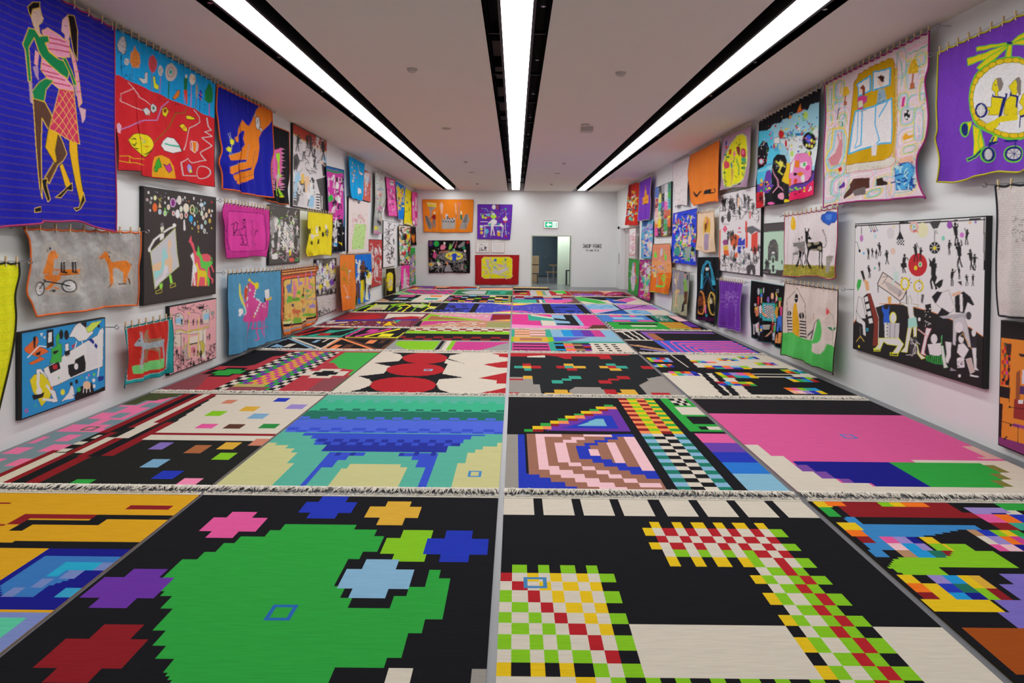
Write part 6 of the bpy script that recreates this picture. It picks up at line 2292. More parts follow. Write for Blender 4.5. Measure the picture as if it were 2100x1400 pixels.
HG('black tapestry of people around a chequered game table', 'black game table tapestry', 'R', 'C6', '131,96 590,172', '126,400 131,802', '585,600 585,975', '250,850 400,882 500,940', base='#0e0e12', edge='#1c5a5a', er=.008, off=.06, wire=False, ops='''
p #38a0a0 278,370 420,378 420,500 452,520 450,610 275,590
g 8 12 wk/kw 300,395 395,400 400,570 310,560
p #e08a58 262,400 285,480 320,530 318,550 290,530 255,450
p #c8c4c8 225,420 255,390 260,500 232,500
p #2a8890 232,500 270,500 268,560 235,555
p #e0986a 245,300 265,300 268,370 250,380
e #3a70c0 255,275 16,28
e #3a8a50 245,225 14,34
p #c02838 192,295 228,290 222,395 195,390
e #a8b0b8 212,230 16,44
e #a8a8b0 285,215 10,36
p #c07858 165,430 215,400 220,520 170,540
e #a8a8a8 170,395 9,20
e #d8c040 176,440 8,20
e #e0a080 385,285 16,42
p #404058 372,345 412,345 412,372 372,370
e #7a58a0 335,330 12,40
p #d8b838 425,240 440,240 465,300 450,320 435,280
p #b83848 425,310 445,300 440,370 425,370
p #3a8a40 430,400 460,370 465,450 440,470
e #c0a0b0 450,320 14,30
p #b88830 400,490 440,430 475,420 470,560 440,560
p #e0905a 480,340 500,340 495,430 480,420
e #3a8a40 490,325 18,24
p #c84880 490,420 540,415 545,530 490,530
p #3a68c0 470,535 530,530 510,720 490,720 488,600 478,730 465,720
p #e08a58 375,560 388,560 390,620 378,620
g 5 8 k/s 275,640 340,635 330,700 280,700
g 1 9 r/k 355,630 400,625 408,715 350,715
g 1 8 w/k 405,620 440,625 435,720 410,720
p #3a9a50 395,660 425,650 425,730 398,730
p #c8c8c8 160,640 200,600 225,640 220,720 170,740
p #c03838 180,640 208,620 205,680 182,690
p #a8c050 180,690 210,680 215,720 185,730
p #4878c0 240,660 270,640 275,720 245,740
p #e0a828 242,695 262,690 262,725 245,725
l #d8d8d8 7 150,640 155,760
l #c8c8c8 7 190,730 185,765
l #c8b838 7 208,720 210,770
l #b8c0c8 7 240,730 235,780
l #e0a080 8 350,720 315,790
l #e0a080 8 360,720 375,760
l #b8c0c8 10 400,740 405,830
l #b8c0c8 10 415,740 425,835
p #d88a50 480,745 505,740 495,870 480,880
p #d88a50 470,750 480,870 455,870
q #c0c0c0 4 445,210 470,200 470,240 450,240''')
house = 'l k 5 575,325 702,182 805,385\nl k 5 570,325 562,740\nl k 5 802,390 800,820\n' + '\n'.join('p k %d,%d %d,%d %d,%d %d,%d' % (558, y, 625, y + 2, 622, y + 18, 556, y + 14) for y in range(545, 740, 38)) + '\n' + '\n'.join('p k %d,%d %d,%d %d,%d %d,%d' % (738, y, 802, y + 10, 802, y + 26, 738, y + 16) for y in range(590, 810, 38))
HG('cream tapestry of a yellow doored house above green hills', 'green hill house tapestry', 'R', 'C6', '552,116 1216,206', '522,600 505,1016', '1192,700 1150,1270', '700,1062 820,1130 960,1172', base='#c6b9b2', edge='#3a1a1c', pins=13, er=.007, off=.15, ops=house + '''
o k #8a8a88 3 655,320 665,270 690,250 712,270 720,320 712,355 690,370 665,355
l #c6b9b2 8 655,310 720,318
e k 595,500 24,34
l #c6b9b2 7 595,465 595,535
e k 760,530 26,42
l #c6b9b2 7 758,490 760,575
p #c8961c 625,745 628,560 640,430 655,375 680,370 705,390 722,470 735,620 735,800 680,775
p #4cac54 495,745 610,738 690,765 740,800 800,825 860,840 905,800 940,700 955,610 975,560 1000,640 1010,720 1000,830 970,870 900,885 870,870 905,960 960,1010 1000,1005 1045,960 1065,880 1200,950 1150,1290 500,1040
p #c6b9b2 862,868 900,886 960,878 1000,840 1010,760 1060,800 1065,890 1040,965 1000,1008 965,1010 915,975
p #5a5458 895,615 910,640 895,700 880,750 855,830 838,830 860,740 820,790 808,825 818,760 870,700
l #3a3638 6 900,630 970,572
l #3a3638 6 905,645 965,590
e #c09a88 892,550 12,36
p k 880,510 890,498 895,520
p #d8484c 1065,515 1068,470 1078,428 1100,480 1090,505 1072,522
l #5a8a5a 4 1100,490 1130,540 1138,620 1130,680 1118,720 1116,890
p #1c7a48 1072,672 1105,672 1118,725 1095,705
p #1c7a48 1120,705 1140,675 1165,672 1160,695 1130,715
e #b8bcb8 590,500 3,20''')
dancers = '\n'.join('f k %d,%d %d,%d 1 %d' % (x, y, x + 1, y + 1, h) for x, y, h in [(150, 365, 100), (178, 350, 80), (205, 360, 90), (232, 340, 100), (285, 400, 110), (230, 450, 90), (155, 500, 110), (408, 462, 160), (500, 380, 110), (532, 372, 90), (625, 580, 230), (795, 262, 150), (870, 258, 145), (742, 332, 95), (820, 420, 170), (905, 440, 150), (930, 445, 150), (762, 560, 150), (818, 510, 90), (875, 560, 110), (918, 560, 110)])
PT('large painting of a band and dancing silhouettes on black and white', 'R', 'C7', '55,106 1010,58 990,1296 34,1024', '#d0d0d4', '''
p #1c191b 30,845 60,800 110,790 200,720 290,690 400,700 480,715 620,750 740,800 900,870 1010,940 1010,1320 20,1040
l o 5 36,838 60,802
l o 5 230,692 400,694 480,715 620,752 740,800 900,868 998,936
l k 9 48,118 1010,72
l k 9 1002,60 1002,440
l k 10 380,95 440,92
p k 50,118 62,118 60,135 50,135
l k 4 98,120 98,180
e #b070b0 98,210 13,26
l k 3 52,236 66,240 82,300
e k 84,302 8,12
l k 4 150,108 172,158
l k 4 165,108 185,158
l k 4 180,108 200,158
l k 4 195,106 216,156
d brcyo 168,150 228,165 8 5,7
l k 6 378,95 380,160
p k 368,190 380,150 400,195 410,215 355,215
g 6 4 k./.k 358,212 412,212 412,262 355,258
e #c4c0c4 312,172 28,44
e #e8d4a8 548,150 42,56
E #d8a8a0 #a8c8d0 18 485,128 26,34
d grybo 462,95 512,165 10 5,8
p #3a3a3e 595,85 685,78 660,135 625,140
l k 4 636,140 636,240
e k 637,280 40,44
l w 4 637,240 637,320
l w 4 600,280 675,278
l w 4 610,250 665,310
l w 4 610,310 665,250
e y 637,282 15,12
l k 3 645,150 645,178
l k 3 655,150 655,178
e #8a4aa0 748,112 21,28
e #c070c0 838,186 16,20
e #78c0b0 700,210 12,18
e #e0b8a8 330,305 18,26
e #b0c8d0 198,195 10,16
e c 115,320 6,9
e t 196,430 6,9
e #e0a060 897,95 8,10
e #9070b8 938,90 8,12
e y 335,125 5,8
p k 890,66 975,60 975,74 890,80
p k 775,75 805,72 805,82 778,84
e r 512,405 70,86
e y 497,428 12,17
E #c8e0c0 g 6 530,402 11,16
''' + dancers + '''
p k 385,395 430,390 430,425 390,425
p k 590,350 615,380 640,345 635,450 655,500 640,540 615,520 610,420
o #d8c4bc k 6 215,545 255,460 300,490 430,595 405,650 380,672 300,610 225,560
p #b0a8a4 255,520 310,540 400,600 380,640 300,590
l #5a5a5a 4 250,495 290,490 250,550
l #5a5a5a 4 385,590 370,640 400,610
l k 6 218,560 222,620
l k 6 380,670 398,840
l k 6 428,600 430,690
E y w 14 418,545 28,42
E y w 12 518,562 32,40
d k 390,500 550,605 14 3,6
l #b0b0b4 3 512,600 515,680
p #b8d0c8 330,460 370,455 372,520 345,520 330,560 318,545 335,510
e #c8ccd0 335,435 14,22
p #1a1718 90,450 108,440 128,520 115,530
e w 98,432 16,18
p #e0a070 115,510 150,530 155,590 135,600 125,560
p g 62,560 72,512 98,515 92,560 70,600
p #782c20 140,615 165,612 225,800 220,1000 180,1002 190,860
p #1a1718 112,640 140,615 185,800 190,860 155,860
g 1 12 w/w/k 118,645 142,635 186,850 158,856
l w 3 140,615 165,612 225,800 220,1000
o w #5a5a5c 3 75,640 100,650 120,740 130,800 80,800 62,740
o w #5a5a5c 3 60,740 85,790 125,830 130,930 110,920 105,850 60,820
p k 60,830 100,840 100,860 60,860
l #5a5a5a 6 88,860 90,950
l #c8a838 5 90,930 60,970
l #c8a838 5 90,930 118,970
p #2890a8 132,870 150,870 148,895 132,895
e k 130,945 22,10
p #2458c0 250,700 265,730 290,735 305,698 300,760 310,830 258,840 262,770 248,740
e w 292,660 16,26
p #e0a050 290,640 318,640 316,690 295,690
p w 225,600 245,650 235,690 205,640
e #d8d020 330,795 26,44
e w 332,795 20,36
p #b8b8bc 265,830 378,835 372,950 268,950
g 3 9 wwk/www 272,835 292,835 288,950 270,945
l #6a6a6a 4 310,840 306,945
l #6a6a6a 4 345,840 340,945
o w #c8d020 5 225,945 262,945 372,945 408,990 370,1055 322,1060 365,1000 290,990 260,970 235,1030 190,1030 225,990
q #c8d020 5 188,1020 235,1020 235,1040 190,1040
q #c8d020 5 310,1050 365,1060 365,1075 310,1070
o w #8a8a40 3 440,650 455,630 470,665 465,690 520,700 515,715 478,715 482,770 495,800 450,800 442,760 438,715 385,690 390,680 445,695
p #98ccc0 442,800 500,790 510,860 440,870
o w #c8d020 4 440,870 468,868 440,1010 435,1050 390,1045 418,1010
o w #c8d020 4 480,865 505,862 500,960 525,1060 568,1090 540,1100 510,1060 485,960
e w 555,640 26,36
p #5a5658 540,620 560,625 550,690 535,680
p #1a1718 565,700 610,690 612,780 605,870 560,850 545,850 570,770
d w 565,715 608,860 22 3,5
l w 10 585,690 650,640 690,600
o w #c87080 4 575,870 612,875 580,950 560,1050 575,1075 535,1060 555,970
l #e8a0a0 9 515,880 580,930
p k 640,550 675,520 700,510 690,560 670,580
p k 615,640 655,600 720,610 690,650 640,690
o w #7a7a7a 3 645,690 690,610 740,590 760,650 790,720 755,760 700,740
p k 645,790 690,720 750,760 700,800 660,830
p #a8a8ac 670,785 880,755 905,770 900,800 700,800
e #3a3a3c 888,780 20,30
p k 620,920 650,870 730,865 765,940 760,975 700,970 690,930
o w #7a7a7a 3 715,970 760,975 755,1080 735,1130 710,1120 725,1060
p k 640,560 660,575 640,590
p k 785,640 850,600 900,640 930,700 915,705 880,680 855,760 790,755
p w 820,620 842,620 845,750 825,752
e #d0ccd0 820,570 22,36
p k 805,530 835,525 838,560
p #e0a890 760,620 830,595 830,620 770,640
o #b8b8bc #7a7a7a 3 775,800 850,780 880,860 905,1010 885,1010 850,900 800,870 790,1000 770,990
e #d0ccd0 815,865 30,40
l #e0a050 5 840,905 905,1020
e w 632,950 24,36
p w 585,990 680,980 690,1060 660,1080 600,1065
p #2a8a40 575,1070 700,1075 700,1140 640,1135 575,1110
g 16 1 gk 578,1072 700,1078 700,1138 575,1112
l #58c070 6 690,925 685,990
o w #3aa850 3 685,1000 700,1000 720,1130 735,1160 705,1165 690,1080
p #3a3638 455,950 500,930 510,1040 470,1090 450,1020
i w 455,950 505,1080 18 30,4
o w #3a3a3a 3 810,990 850,980 890,1030 850,1100 800,1050
e w 832,950 20,32
p k 815,925 850,920 850,945
p #c8c8cc 800,1100 852,1090 858,1160 805,1165
e w 828,1100 28,14
d k 808,1115 850,1155 6 4,6
o #b8a8a0 w 3 868,1100 905,1090 930,1190 900,1205
p #28252a 905,930 945,930 945,1015 910,1015
e w 925,905 16,28
o w #3a3a3a 3 910,1015 945,1015 945,1160 965,1185 930,1180
e w 820,1222 10,12
e w 524,806 10,14
e y 79,1006 7,10
p w 895,1210 960,1225 960,1235 900,1225
p #8a8a90 755,1160 800,1185 750,1185
e w 712,470 14,26
l w 8 710,490 720,570''', depth=.05)
HG('white ribbed blanket with dark cord cut by the right edge of the photo', 'white ribbed blanket', 'R', 'C8', '104,50 560,20', '110,200 94,430 102,692', '560,400 560,735', base='#c4beba', edge='#20242c', pins=6, hooks='f', off=.08, ops=converge('C8', '#b4aeac', 3, range(60, 700, 11), 105, 560) + '\ni #6a6a6c 190,200 240,330 40 8,3')
PT('orange painting of a flat building plan cut by the right edge of the photo', 'R', 'C8', '133,735 560,775 560,1520 118,1320', '#d87c28', '''
p #181214 110,700 570,760 570,850 120,800
l #181214 4 130,800 560,850
g 4 12 Ojor/orOk/rOmo 135,825 180,830 170,1040 130,1035
p #3a2420 155,830 182,835 178,890 155,885
p #181214 125,1040 175,1050 172,1105 122,1095
e #181214 160,1025 10,12
e #181214 140,1010 7,8
p #241214 118,1125 138,1130 130,1300 116,1296
p #8a4a28 205,975 225,960 222,1140 200,1150
p #2a1c24 215,880 560,920 560,960 225,895
p #c8c4d0 235,960 560,1000 560,1060 232,1030
p #4a2c5c 225,1040 560,1080 560,1130 220,1080
p #8a2c28 195,1105 560,1160 560,1280 190,1200
p w 215,1110 240,1110 238,1130 214,1128
p #8a3880 190,1225 560,1310 560,1330 185,1240
p #7a3068 112,1290 560,1420 560,1540 112,1330
l #181214 3 170,1145 560,1200
e #181214 172,1145 5,6
e #181214 178,1235 6,7
l #181214 3 130,1215 215,1240
l #181214 3 165,880 170,1120
l #181214 3 215,1240 212,1320
d k 145,1290 165,1305 4 4,5''')

# ------------------------------------------------------------------ back wall
HG('orange tapestry of three grey machines on the back wall', 'orange machine tapestry', 'B', 'B4', '108,126 806,128', '120,350 130,566', '800,350 790,572', '450,575', base='#f07820', amp=.025, off=.06, wire=False, edge='#d86a18', er=.006, ops='''
p #7a7876 145,350 185,355 240,460 240,520 205,540 160,450
p #5a5856 145,350 170,350 215,470 205,540
p #8a8886 180,230 305,225 240,280 225,390 210,380 215,280
p y 175,195 305,215 305,228 180,220
p #f4c070 165,160 300,180 300,205 175,195
e s 272,310 12,14
p #7a1c20 240,350 265,330 290,340 290,400 250,400
l #7a1c20 10 245,360 215,395
p #6a6a70 248,400 285,400 290,510 275,510 265,440 255,515 245,510
p #9a9894 375,400 415,390 555,375 560,460 550,525 375,530
p #6a6866 375,395 545,380 550,440 385,435
g 9 2 wk/kw 385,400 545,385 545,420 385,425
p H 420,340 440,315 465,350 465,385 430,385
p #3a4048 440,355 462,355 462,385 442,385
p #e8a890 345,200 370,160 395,200 382,320 365,330
l #6a7a80 7 370,320 375,400
l #e8a890 14 560,180 568,320
l #6a7a80 6 568,320 570,380
p #c87058 580,170 635,160 630,210 600,210
l #5a7a88 8 608,215 605,390
p #1c6a48 625,340 650,330 655,400 625,405
e s 640,310 10,26
p #8a8886 655,400 700,325 730,320 755,400 705,530 615,530
p #6a6866 700,330 730,320 720,440 690,440 660,430
l k 4 650,430 690,440 710,525''')
HG('purple tapestry of a laboratory on the back wall', 'purple laboratory tapestry', 'B', 'B4', '864,192 1340,196', '862,430 860,666', '1325,450 1304,676', '1100,668', base='#5c2c9c', amp=.02, off=.06, wire=False, edge='#4a2488', er=.005, ops='''
e w 1085,230 26,32
p #8a4a30 1120,200 1150,200 1145,260 1125,260
p k 1158,195 1170,195 1168,280 1158,280
l C 6 900,245 980,250 1010,300
p k 895,235 910,235 908,258 895,258
e #a8d838 935,360 16,28
e y 972,375 18,16
e #58a8c8 1010,340 24,20
e r 1012,370 18,14
e #a8d838 1080,355 40,32
e w 1080,325 18,16
p w 1065,395 1090,390 1130,420 1120,460 1090,470 1075,480 1100,620 1085,620 1070,510 1050,620 1040,620 1050,500 1050,450 1010,470 1005,450
l w 12 950,480 1220,485
l w 7 965,490 960,640
l w 7 1215,490 1200,640
e t 1030,470 14,22
e t 1150,465 12,16
e w 1185,470 18,18
p #f0a020 1130,575 1172,570 1172,625 1132,625
p H 1130,550 1172,548 1172,575 1130,578
e y 915,530 20,16
e w 915,495 22,18
e #f0a020 918,580 20,22
l w 9 900,428 1000,430
e r 1240,425 28,14
e w 1240,395 34,24
p #f0d060 1235,380 1250,340 1262,385
l H 6 1242,440 1245,600
l #7ab0d8 8 1195,540 1190,630
l #7ab0d8 8 1260,560 1255,620
e #58a8c8 990,560 24,34
l #4898c8 8 985,590 985,640
e t 1245,258 16,12
i Hwcyrl 900,270 1320,340 24 24,5
d wycrg 890,300 1300,640 24 4,9
e r 1250,628 16,12
e #3870c0 1130,520 16,12
e r 1135,375 12,10''')
HG('black tapestry of aliens around a ringed yellow disc on the back wall', 'black alien tapestry', 'B', 'B4', '190,686 756,687', '194,900 200,1130', '760,900 756,1132', '480,1125', base='#121014', amp=.02, off=.06, wire=False, edge='#6a2038', er=.006, ops='''
e #4a2888 222,725 30,44
e #6a4a20 222,720 18,28
e #1c7a50 300,730 40,44
e g 300,730 28,32
E #6a6a6a #2a2a2c 10 540,910 165,80
E #9a9a9a #2a2a2c 6 545,905 148,70
i H 400,840 700,980 60 20,3
e #d8cc48 542,900 122,58
p #2848b8 500,895 520,865 570,860 590,900 640,890 605,925 575,900 570,960 515,960 515,900 450,920 440,915
e r 468,888 10,12
p #d07890 350,790 365,750 405,740 430,770 410,810 360,815
e s 410,725 14,20
p #a86850 330,840 470,820 460,840 340,860
p #78b848 465,800 480,750 490,720 500,760 515,730 510,790 480,815
e #78a888 540,820 16,24
l #9a9a9a 8 510,770 545,700
l #9a9a9a 8 560,780 580,700
l #a83048 10 545,790 575,720
p #787878 590,770 660,705 690,700 680,760 610,790
p #1c7a58 650,790 680,755 700,790 680,820
e s 690,830 14,18
e r 728,712 14,18
p #d83c80 255,870 275,830 300,880 290,935 255,920
l #d83c80 8 285,880 330,885
e s 270,830 10,14
i #7a7a7a 290,860 410,960 50 40,5
e y 225,1010 34,22
e o 225,1010 18,14
i #9a9a9a 205,980 420,1090 60 40,5
p #8a8a90 415,1070 440,1020 485,1020 500,1070 525,1110 410,1115
p #e08858 430,985 450,975 465,1010 450,1025
i #6a6a6a 530,1000 690,1100 70 40,5
p #8a7878 640,1010 670,1000 665,1090 635,1090
d wygrt 210,780 740,1100 30 3,7
e g 700,1045 10,12
e g 320,965 14,16
p s 300,985 330,970 360,1010 330,1040''')
HG('red tapestry with a rounded yellow panel low on the back wall', 'red and yellow tapestry', 'B', 'B4', '828,886 1432,886', '832,1090 830,1286', '1424,1090 1420,1286', '1100,1290', base='#981c20', amp=.02, off=.06, wire=False, edge='#7a1418', er=.005, ops='''
o #d4cc20 #e0e088 5 920,945 950,915 1300,915 1335,940 1335,1180 1310,1205 1200,1200 960,1205 920,1180
i #a8a8a4 970,950 1300,1180 60 50,9
p #a8a4a4 970,930 1010,960 1020,1040 1060,1100 1020,1090 985,1010
p #b8b4b8 1080,1080 1150,1100 1270,1050 1265,1100 1150,1150 1060,1130
e #2868b0 1105,955 22,20
e #5a8a78 1245,950 16,20
e #88a8a0 1100,1055 20,22
e #b890a8 1175,1030 22,18
e #c090b0 1005,970 12,18
d rbtp 980,940 1300,1150 14 4,9
e #f0e020 1010,1130 14,14''')
def small_frame(label, x0, y0, x1, y1, ops):
    paint(label, 'B', 'B4', '%d,%d %d,%d %d,%d %d,%d' % (x0 + 8, y0 + 8, x1 - 8, y0 + 8, x1 - 8, y1 - 8, x0 + 8, y1 - 8), 'w', ops, depth=.03, name='framed_drawing', frame='#c8a888', cat='framed drawing', step=.5, seed=77)
small_frame('left small framed ink drawing on the back wall', 835, 705, 1025, 857, 'i k 875,765 990,830 46 14,4\nl k 6 895,740 930,742\ne k 968,788 14,14\nl k 5 880,822 980,820')
small_frame('right small framed text sheet on the back wall', 1045, 705, 1235, 857, '\n'.join('l H 3 1080,%d %d,%d' % (y, 1190 + (y % 17), y) for y in range(735, 830, 11)))

# ------------------------------------------------------------------ doorway, next room, sign, lettering, side door
dx0, dx1 = DX0, DX1
fr = MB().box(dx0 - .05, YB - .02, 0, dx0, YB + T, DZ + .05).box(dx1, YB - .02, 0, dx1 + .05, YB + T, DZ + .05).box(dx0, YB - .02, DZ, dx1, YB + T, DZ + .05)
o = obj('door_1', None); o['kind'] = 'structure'; o.location = (0, 0, 0)
obj('door_frame', fr.mesh('door_frame'), M['green_lit_white'], o)
sw = (1149 - PX) / F * YB                       # sliding leaf / pale partition seen inside the opening
struct('wall_partition', MB().box(sw, YB + 1.6, 0, dx1 + 1.6, YB + 1.72, 3.2).box(sw - .02, YB + .3, 0, sw, YB + .32, .01), M['green_lit_white'])
struct('wall_corridor', MB().box(dx0 - 3.2, YB + 8.0, 0, dx1 + 2.6, YB + 8.2, 3.2).box(dx0 - 3.2, YB + T, 0, dx0 - 3.0, YB + 8, 3.2).box(dx1 + 2.4, YB + T, 0, dx1 + 2.6, YB + 8, 3.2), M['slate'])
seam = MB().box(-.46, -.02, .02, .46, 0, 2.9).mesh('panel'); seam.materials.append(M['slate'])
for q_ in range(6):
    o_ = obj('panel', seam, None, bpy.data.objects['wall_corridor']); o_.location = (dx0 - 1.9 + q_ * .96, YB + 8.0, 0)
obj('handle', MB().tube([(0, 0, 0), (0, -.05, 0), (.12, -.05, 0)], .015, 6).mesh('handle'), M['steel'], bpy.data.objects['wall_corridor']).location = (dx0 + .95, YB + 7.97, 1.05)
struct('ceiling_corridor', MB().box(dx0 - 3.2, YB + T, 3.2, dx1 + 2.6, YB + 8.2, 3.3), M['ceiling'])
rim_ = MB().box(-.53, -.38, -.025, -.5, .38, 0).box(.5, -.38, -.025, .53, .38, 0).box(-.5, -.38, -.025, .5, -.35, 0).box(-.5, .35, -.025, .5, .38, 0).mesh('rim'); rim_.materials.append(M['housing'])
pan_ = MB().box(-.5, -.35, -.02, .5, .35, -.01).mesh('panel'); pan_.materials.append(emit('added_corridor_glow', 'ecfff0', 34.0))  # glowing panels added out of sight to brighten the room behind the doorway
for q_, (lx, ly, lab_) in enumerate([(dx0 + 1.2, YB + 1.0, 'first added light panel in the room behind the doorway'), (dx0 - .6, YB + 5.4, 'farther added light panel in the room behind the doorway')]):
    t = thing('added_corridor_light', lab_, 'ceiling light', (lx, ly, 3.165), 'added lights behind the doorway'); obj('panel', pan_, None, t); obj('rim', rim_, None, t); obj('stem', MB().box(-.03, -.03, 0, .03, .03, .034).mesh('stem'), M['housing'], t)
cy = YB + 3.2
kx = cy / F                                     # metres per photo pixel at the depth of the furniture
cab0, cab1 = (1086 - PX) * kx, (1105.5 - PX) * kx
t = thing('plywood_cabinet', 'pale plywood cabinet with a dark gap seen through the doorway', 'cabinet', ((cab0 + cab1) / 2, cy, 0))
w2 = (cab1 - cab0) / 2
obj('upper_box', MB().box(-w2, 0, .82, w2, .5, 1.22).mesh('upper_box'), M['ply'], t); obj('lower_box', MB().box(-w2, 0, .42, w2, .5, .78).mesh('lower_box'), M['ply'], t)
obj('gap', MB().box(-w2 + .01, .02, .78, w2 - .01, .48, .82).mesh('gap'), M['black'], t); obj('base', MB().box(-w2 + .02, .02, 0, w2 - .02, .48, .42).mesh('base'), M['ply'], t)
t = thing('stool', 'black framed stool at the left inside the doorway', 'stool', ((1095 - PX) * (YB + 1.9) / F, YB + 1.9, 0))
b = MB().box(-.19, -.19, .44, .19, .19, .47); obj('seat', b.mesh('seat'), M['housing'], t)
lg = MB().box(-.015, -.015, 0, .015, .015, .44).mesh('leg'); lg.materials.append(M['housing'])
for sx in (-.17, .17):
    for sy in (-.17, .17): obj('leg', lg, None, t).location = (sx, sy, 0)
t = thing('stool', 'black framed stool at the right inside the doorway', 'stool', ((1170 - PX) * (YB + 1.1) / F, YB + 1.1, 0))
b = MB().box(-.19, -.19, .62, .19, .19, .66); obj('seat', b.mesh('seat'), M['housing'], t)
lg = MB().box(-.02, -.02, 0, .02, .02, .62).mesh('leg'); lg.materials.append(M['housing'])
for sx in (-.17, .17):
    for sy in (-.17, .17): obj('leg', lg, None, t).location = (sx, sy, 0)
ty = YB + 4.4; kx = ty / F
t = thing('table', 'wooden table with steel legs seen through the doorway', 'table', ((1152 - PX) * kx, ty, 0))
obj('tabletop', MB().box(-.6, -.4, .72, .6, .4, .76).mesh('tabletop'), M['oak'], t)
lg = MB().box(-.02, -.02, 0, .02, .02, .72).mesh('leg'); lg.materials.append(M['steel'])
for sx in (-.4, .4):
    for sy in (-.33, .33): obj('leg', lg, None, t).location = (sx, sy, 0)
t = thing('bench', 'low wooden bench in front of the table behind the doorway', 'bench', ((1140 - PX) * (YB + 3.7) / F, YB + 3.7, 0))
obj('seat', MB().box(-.45, -.15, .42, .45, .15, .46).mesh('seat'), M['oak'], t)
lg = MB().box(-.018, -.018, 0, .018, .018, .42).mesh('leg'); lg.materials.append(M['steel'])
for sx in (-.38, .38):
    for sy in (-.12, .12): obj('leg', lg, None, t).location = (sx, sy, 0)

# illuminated exit sign
ex = on_plane(1130, 460.5, 1, YB - .05)
t = thing('exit_sign', 'lit green and white exit sign above the doorway', 'exit sign', (ex[0], YB, ex[2]))
hw, hh = .27, .125
obj('sign_box', MB().box(-hw - .02, -.06, -hh - .02, hw + .02, -.0, hh + .05).mesh('sign_box'), M['plastic'], t)
obj('white_field', MB().box(-hw, -.064, -hh, hw, -.058, hh).mesh('white_field'), M['sign_white'], t)
g_ = MB().box(-hw + .02, -.067, -hh + .012, .06, -.063, hh - .012); obj('green_field', g_.mesh('green_field'), M['sign_green'], t)
a_ = MB(); b = len(a_.v)
a_.v += [(x, -.069, z) for x, z in ((-.2, 0), (-.1, .085), (-.1, .03), (.02, .03), (.02, -.03), (-.1, -.03), (-.1, -.085))]; a_.f += [[0, 1, 2, 3, 4, 5, 6][::-1]]
obj('arrow', a_.mesh('arrow'), M['sign_white'], t)
rn = MB().box(.20, -.067, -hh + .02, .235, -.063, hh - .02)
rn.tube([(.12, -.066, .05), (.115, -.066, -.01), (.08, -.066, -.09)], .011, 5).tube([(.115, -.066, -.01), (.15, -.066, -.05), (.145, -.066, -.095)], .011, 5).tube([(.075, -.066, .0), (.09, -.066, .045), (.15, -.066, .04), (.17, -.066, .0)], .009, 5).tube([(.125, -.066, .075), (.125, -.066, .095)], .018, 8)
obj('running_man', rn.mesh('running_man'), M['sign_green'], t)

# hand-drawn lettering on the back wall, built as thin strokes
GL = dict(J='0,1 .6,1 .6,.15 .35,0 0,.12|.6,.5 .6,.5', A='0,0 .3,1 .6,0|.12,.4 .48,.4', K='0,0 0,1|.6,1 0,.45 .6,0', U='0,1 0,.15 .15,0 .5,0 .6,.15 .6,1', P='0,0 0,1 .6,1 .6,.5 0,.5', F='0,0 0,1 .6,1|0,.5 .45,.5', E='.6,1 0,1 0,0 .6,0|0,.5 .45,.5',
          R='0,0 0,1 .6,1 .6,.55 0,.5|.2,.5 .6,0', I='.3,0 .3,1|.05,1 .55,1|.05,0 .55,0', T='0,1 .6,1|.3,1 .3,0', H='0,0 0,1|.6,0 .6,1|0,.5 .6,.5', W='0,1 .15,0 .3,.7 .45,0 .6,1', O='0,0 0,1 .6,1 .6,0 0,0', M='0,0 0,1 .3,.4 .6,1 .6,0')
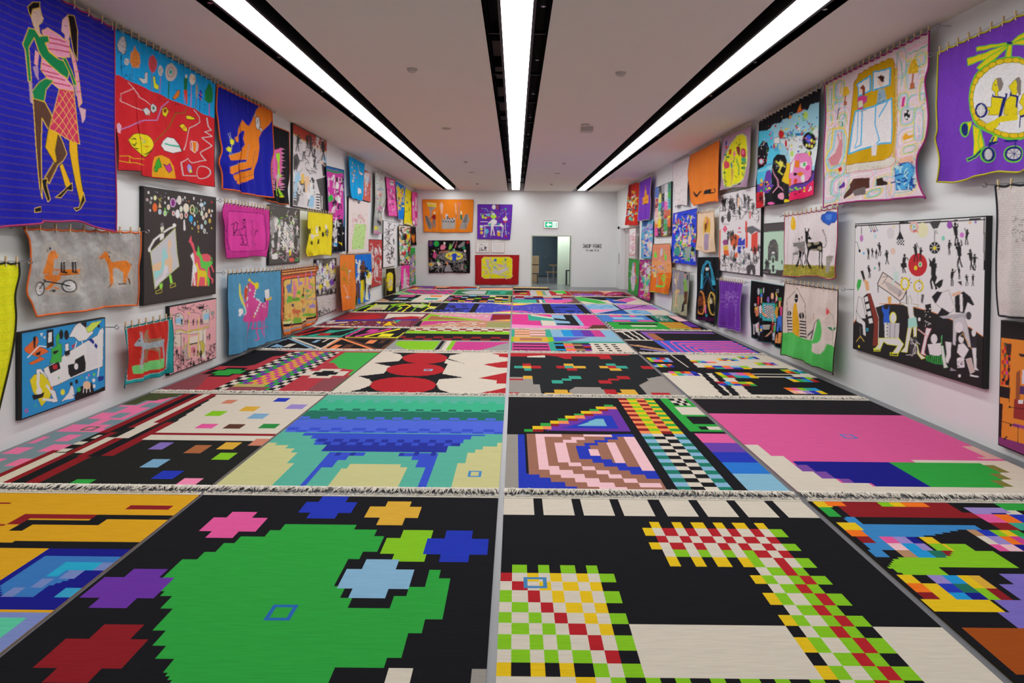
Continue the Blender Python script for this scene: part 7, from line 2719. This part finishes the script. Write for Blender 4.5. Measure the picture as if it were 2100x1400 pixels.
def lettering(text, x0px, x1px, ytop, ybot, label):
    a = on_plane(x0px, ytop, 1, YB - .004); b = on_plane(x1px, ybot, 1, YB - .004); Wd = b[0] - a[0]; Hh = a[2] - b[2]
    t = thing('wall_lettering', label, 'lettering', (a[0], YB - .004, b[2])); adv = Wd / (len(text) - .25)
    for i, ch in enumerate(text):
        if ch == ' ': continue
        m_ = MB()
        for st in GL[ch].split('|'):
            P = [(float(p.split(',')[0]) * adv * 1.25 + i * adv, 0, float(p.split(',')[1]) * Hh) for p in st.split()]
            if len(P) == 2 and P[0] == P[1]: continue
            m_.tube(P, Hh * .075, 5)
        obj('letter', m_.mesh('letter'), M['ink'], t)
lettering('JAKUP FERRI', 1195, 1233.5, 500.5, 508, 'black hand-drawn name lettering on the back wall right of the doorway')
lettering('THE WORK OF ME', 1201, 1228.5, 511.5, 515, 'smaller black subtitle lettering under the name on the back wall')

# white door in the recess of the right wall
door = obj('door_2', None); door['kind'] = 'structure'; door.location = (XR + T - .06, RY0, 0)
obj('leaf', MB().box(0, .05, .01, .05, RY1 - RY0 - .05, RZ - .08).mesh('leaf'), M['door'], door)
obj('door_frame', MB().box(-.03, 0, 0, .06, .05, RZ).box(-.03, RY1 - RY0 - .05, 0, .06, RY1 - RY0, RZ).box(-.03, .05, RZ - .08, .06, RY1 - RY0 - .05, RZ).mesh('door_frame'), M['door'], door)
obj('handle', MB().tube([(0, .9, 1.0), (-.06, .9, 1.0), (-.06, .9, 1.25), (0, .9, 1.25)], .014, 6).mesh('handle'), M['steel'], door)
cp = on_plane(1266.5, 468, 0, XR)
t = thing('camera_knob', 'small round black camera on the corner of the door recess', 'camera', (XR, 23.98, cp[2]))
obj('mount', MB().tube([(0, 0, 0), (-.05, 0, 0)], .03, 10).mesh('mount'), M['plastic'], t); obj('lens', MB().tube([(-.05, 0, 0), (-.07, 0, 0), (-.11, 0, 0), (-.13, 0, 0)], [.03, .055, .055, .02], 12).mesh('lens', smooth=True), M['lens'], t)
t = thing('door_pull', 'slim dark pull slot on the pier beside the recessed door', 'handle', (XR, 24.25, 1.0))
obj('slot', MB().box(-.012, -.03, 0, 0, .03, .42).mesh('slot'), M['housing'], t); obj('plate', MB().box(-.006, -.05, -.03, 0, .05, .45).mesh('plate'), M['plastic'], t)
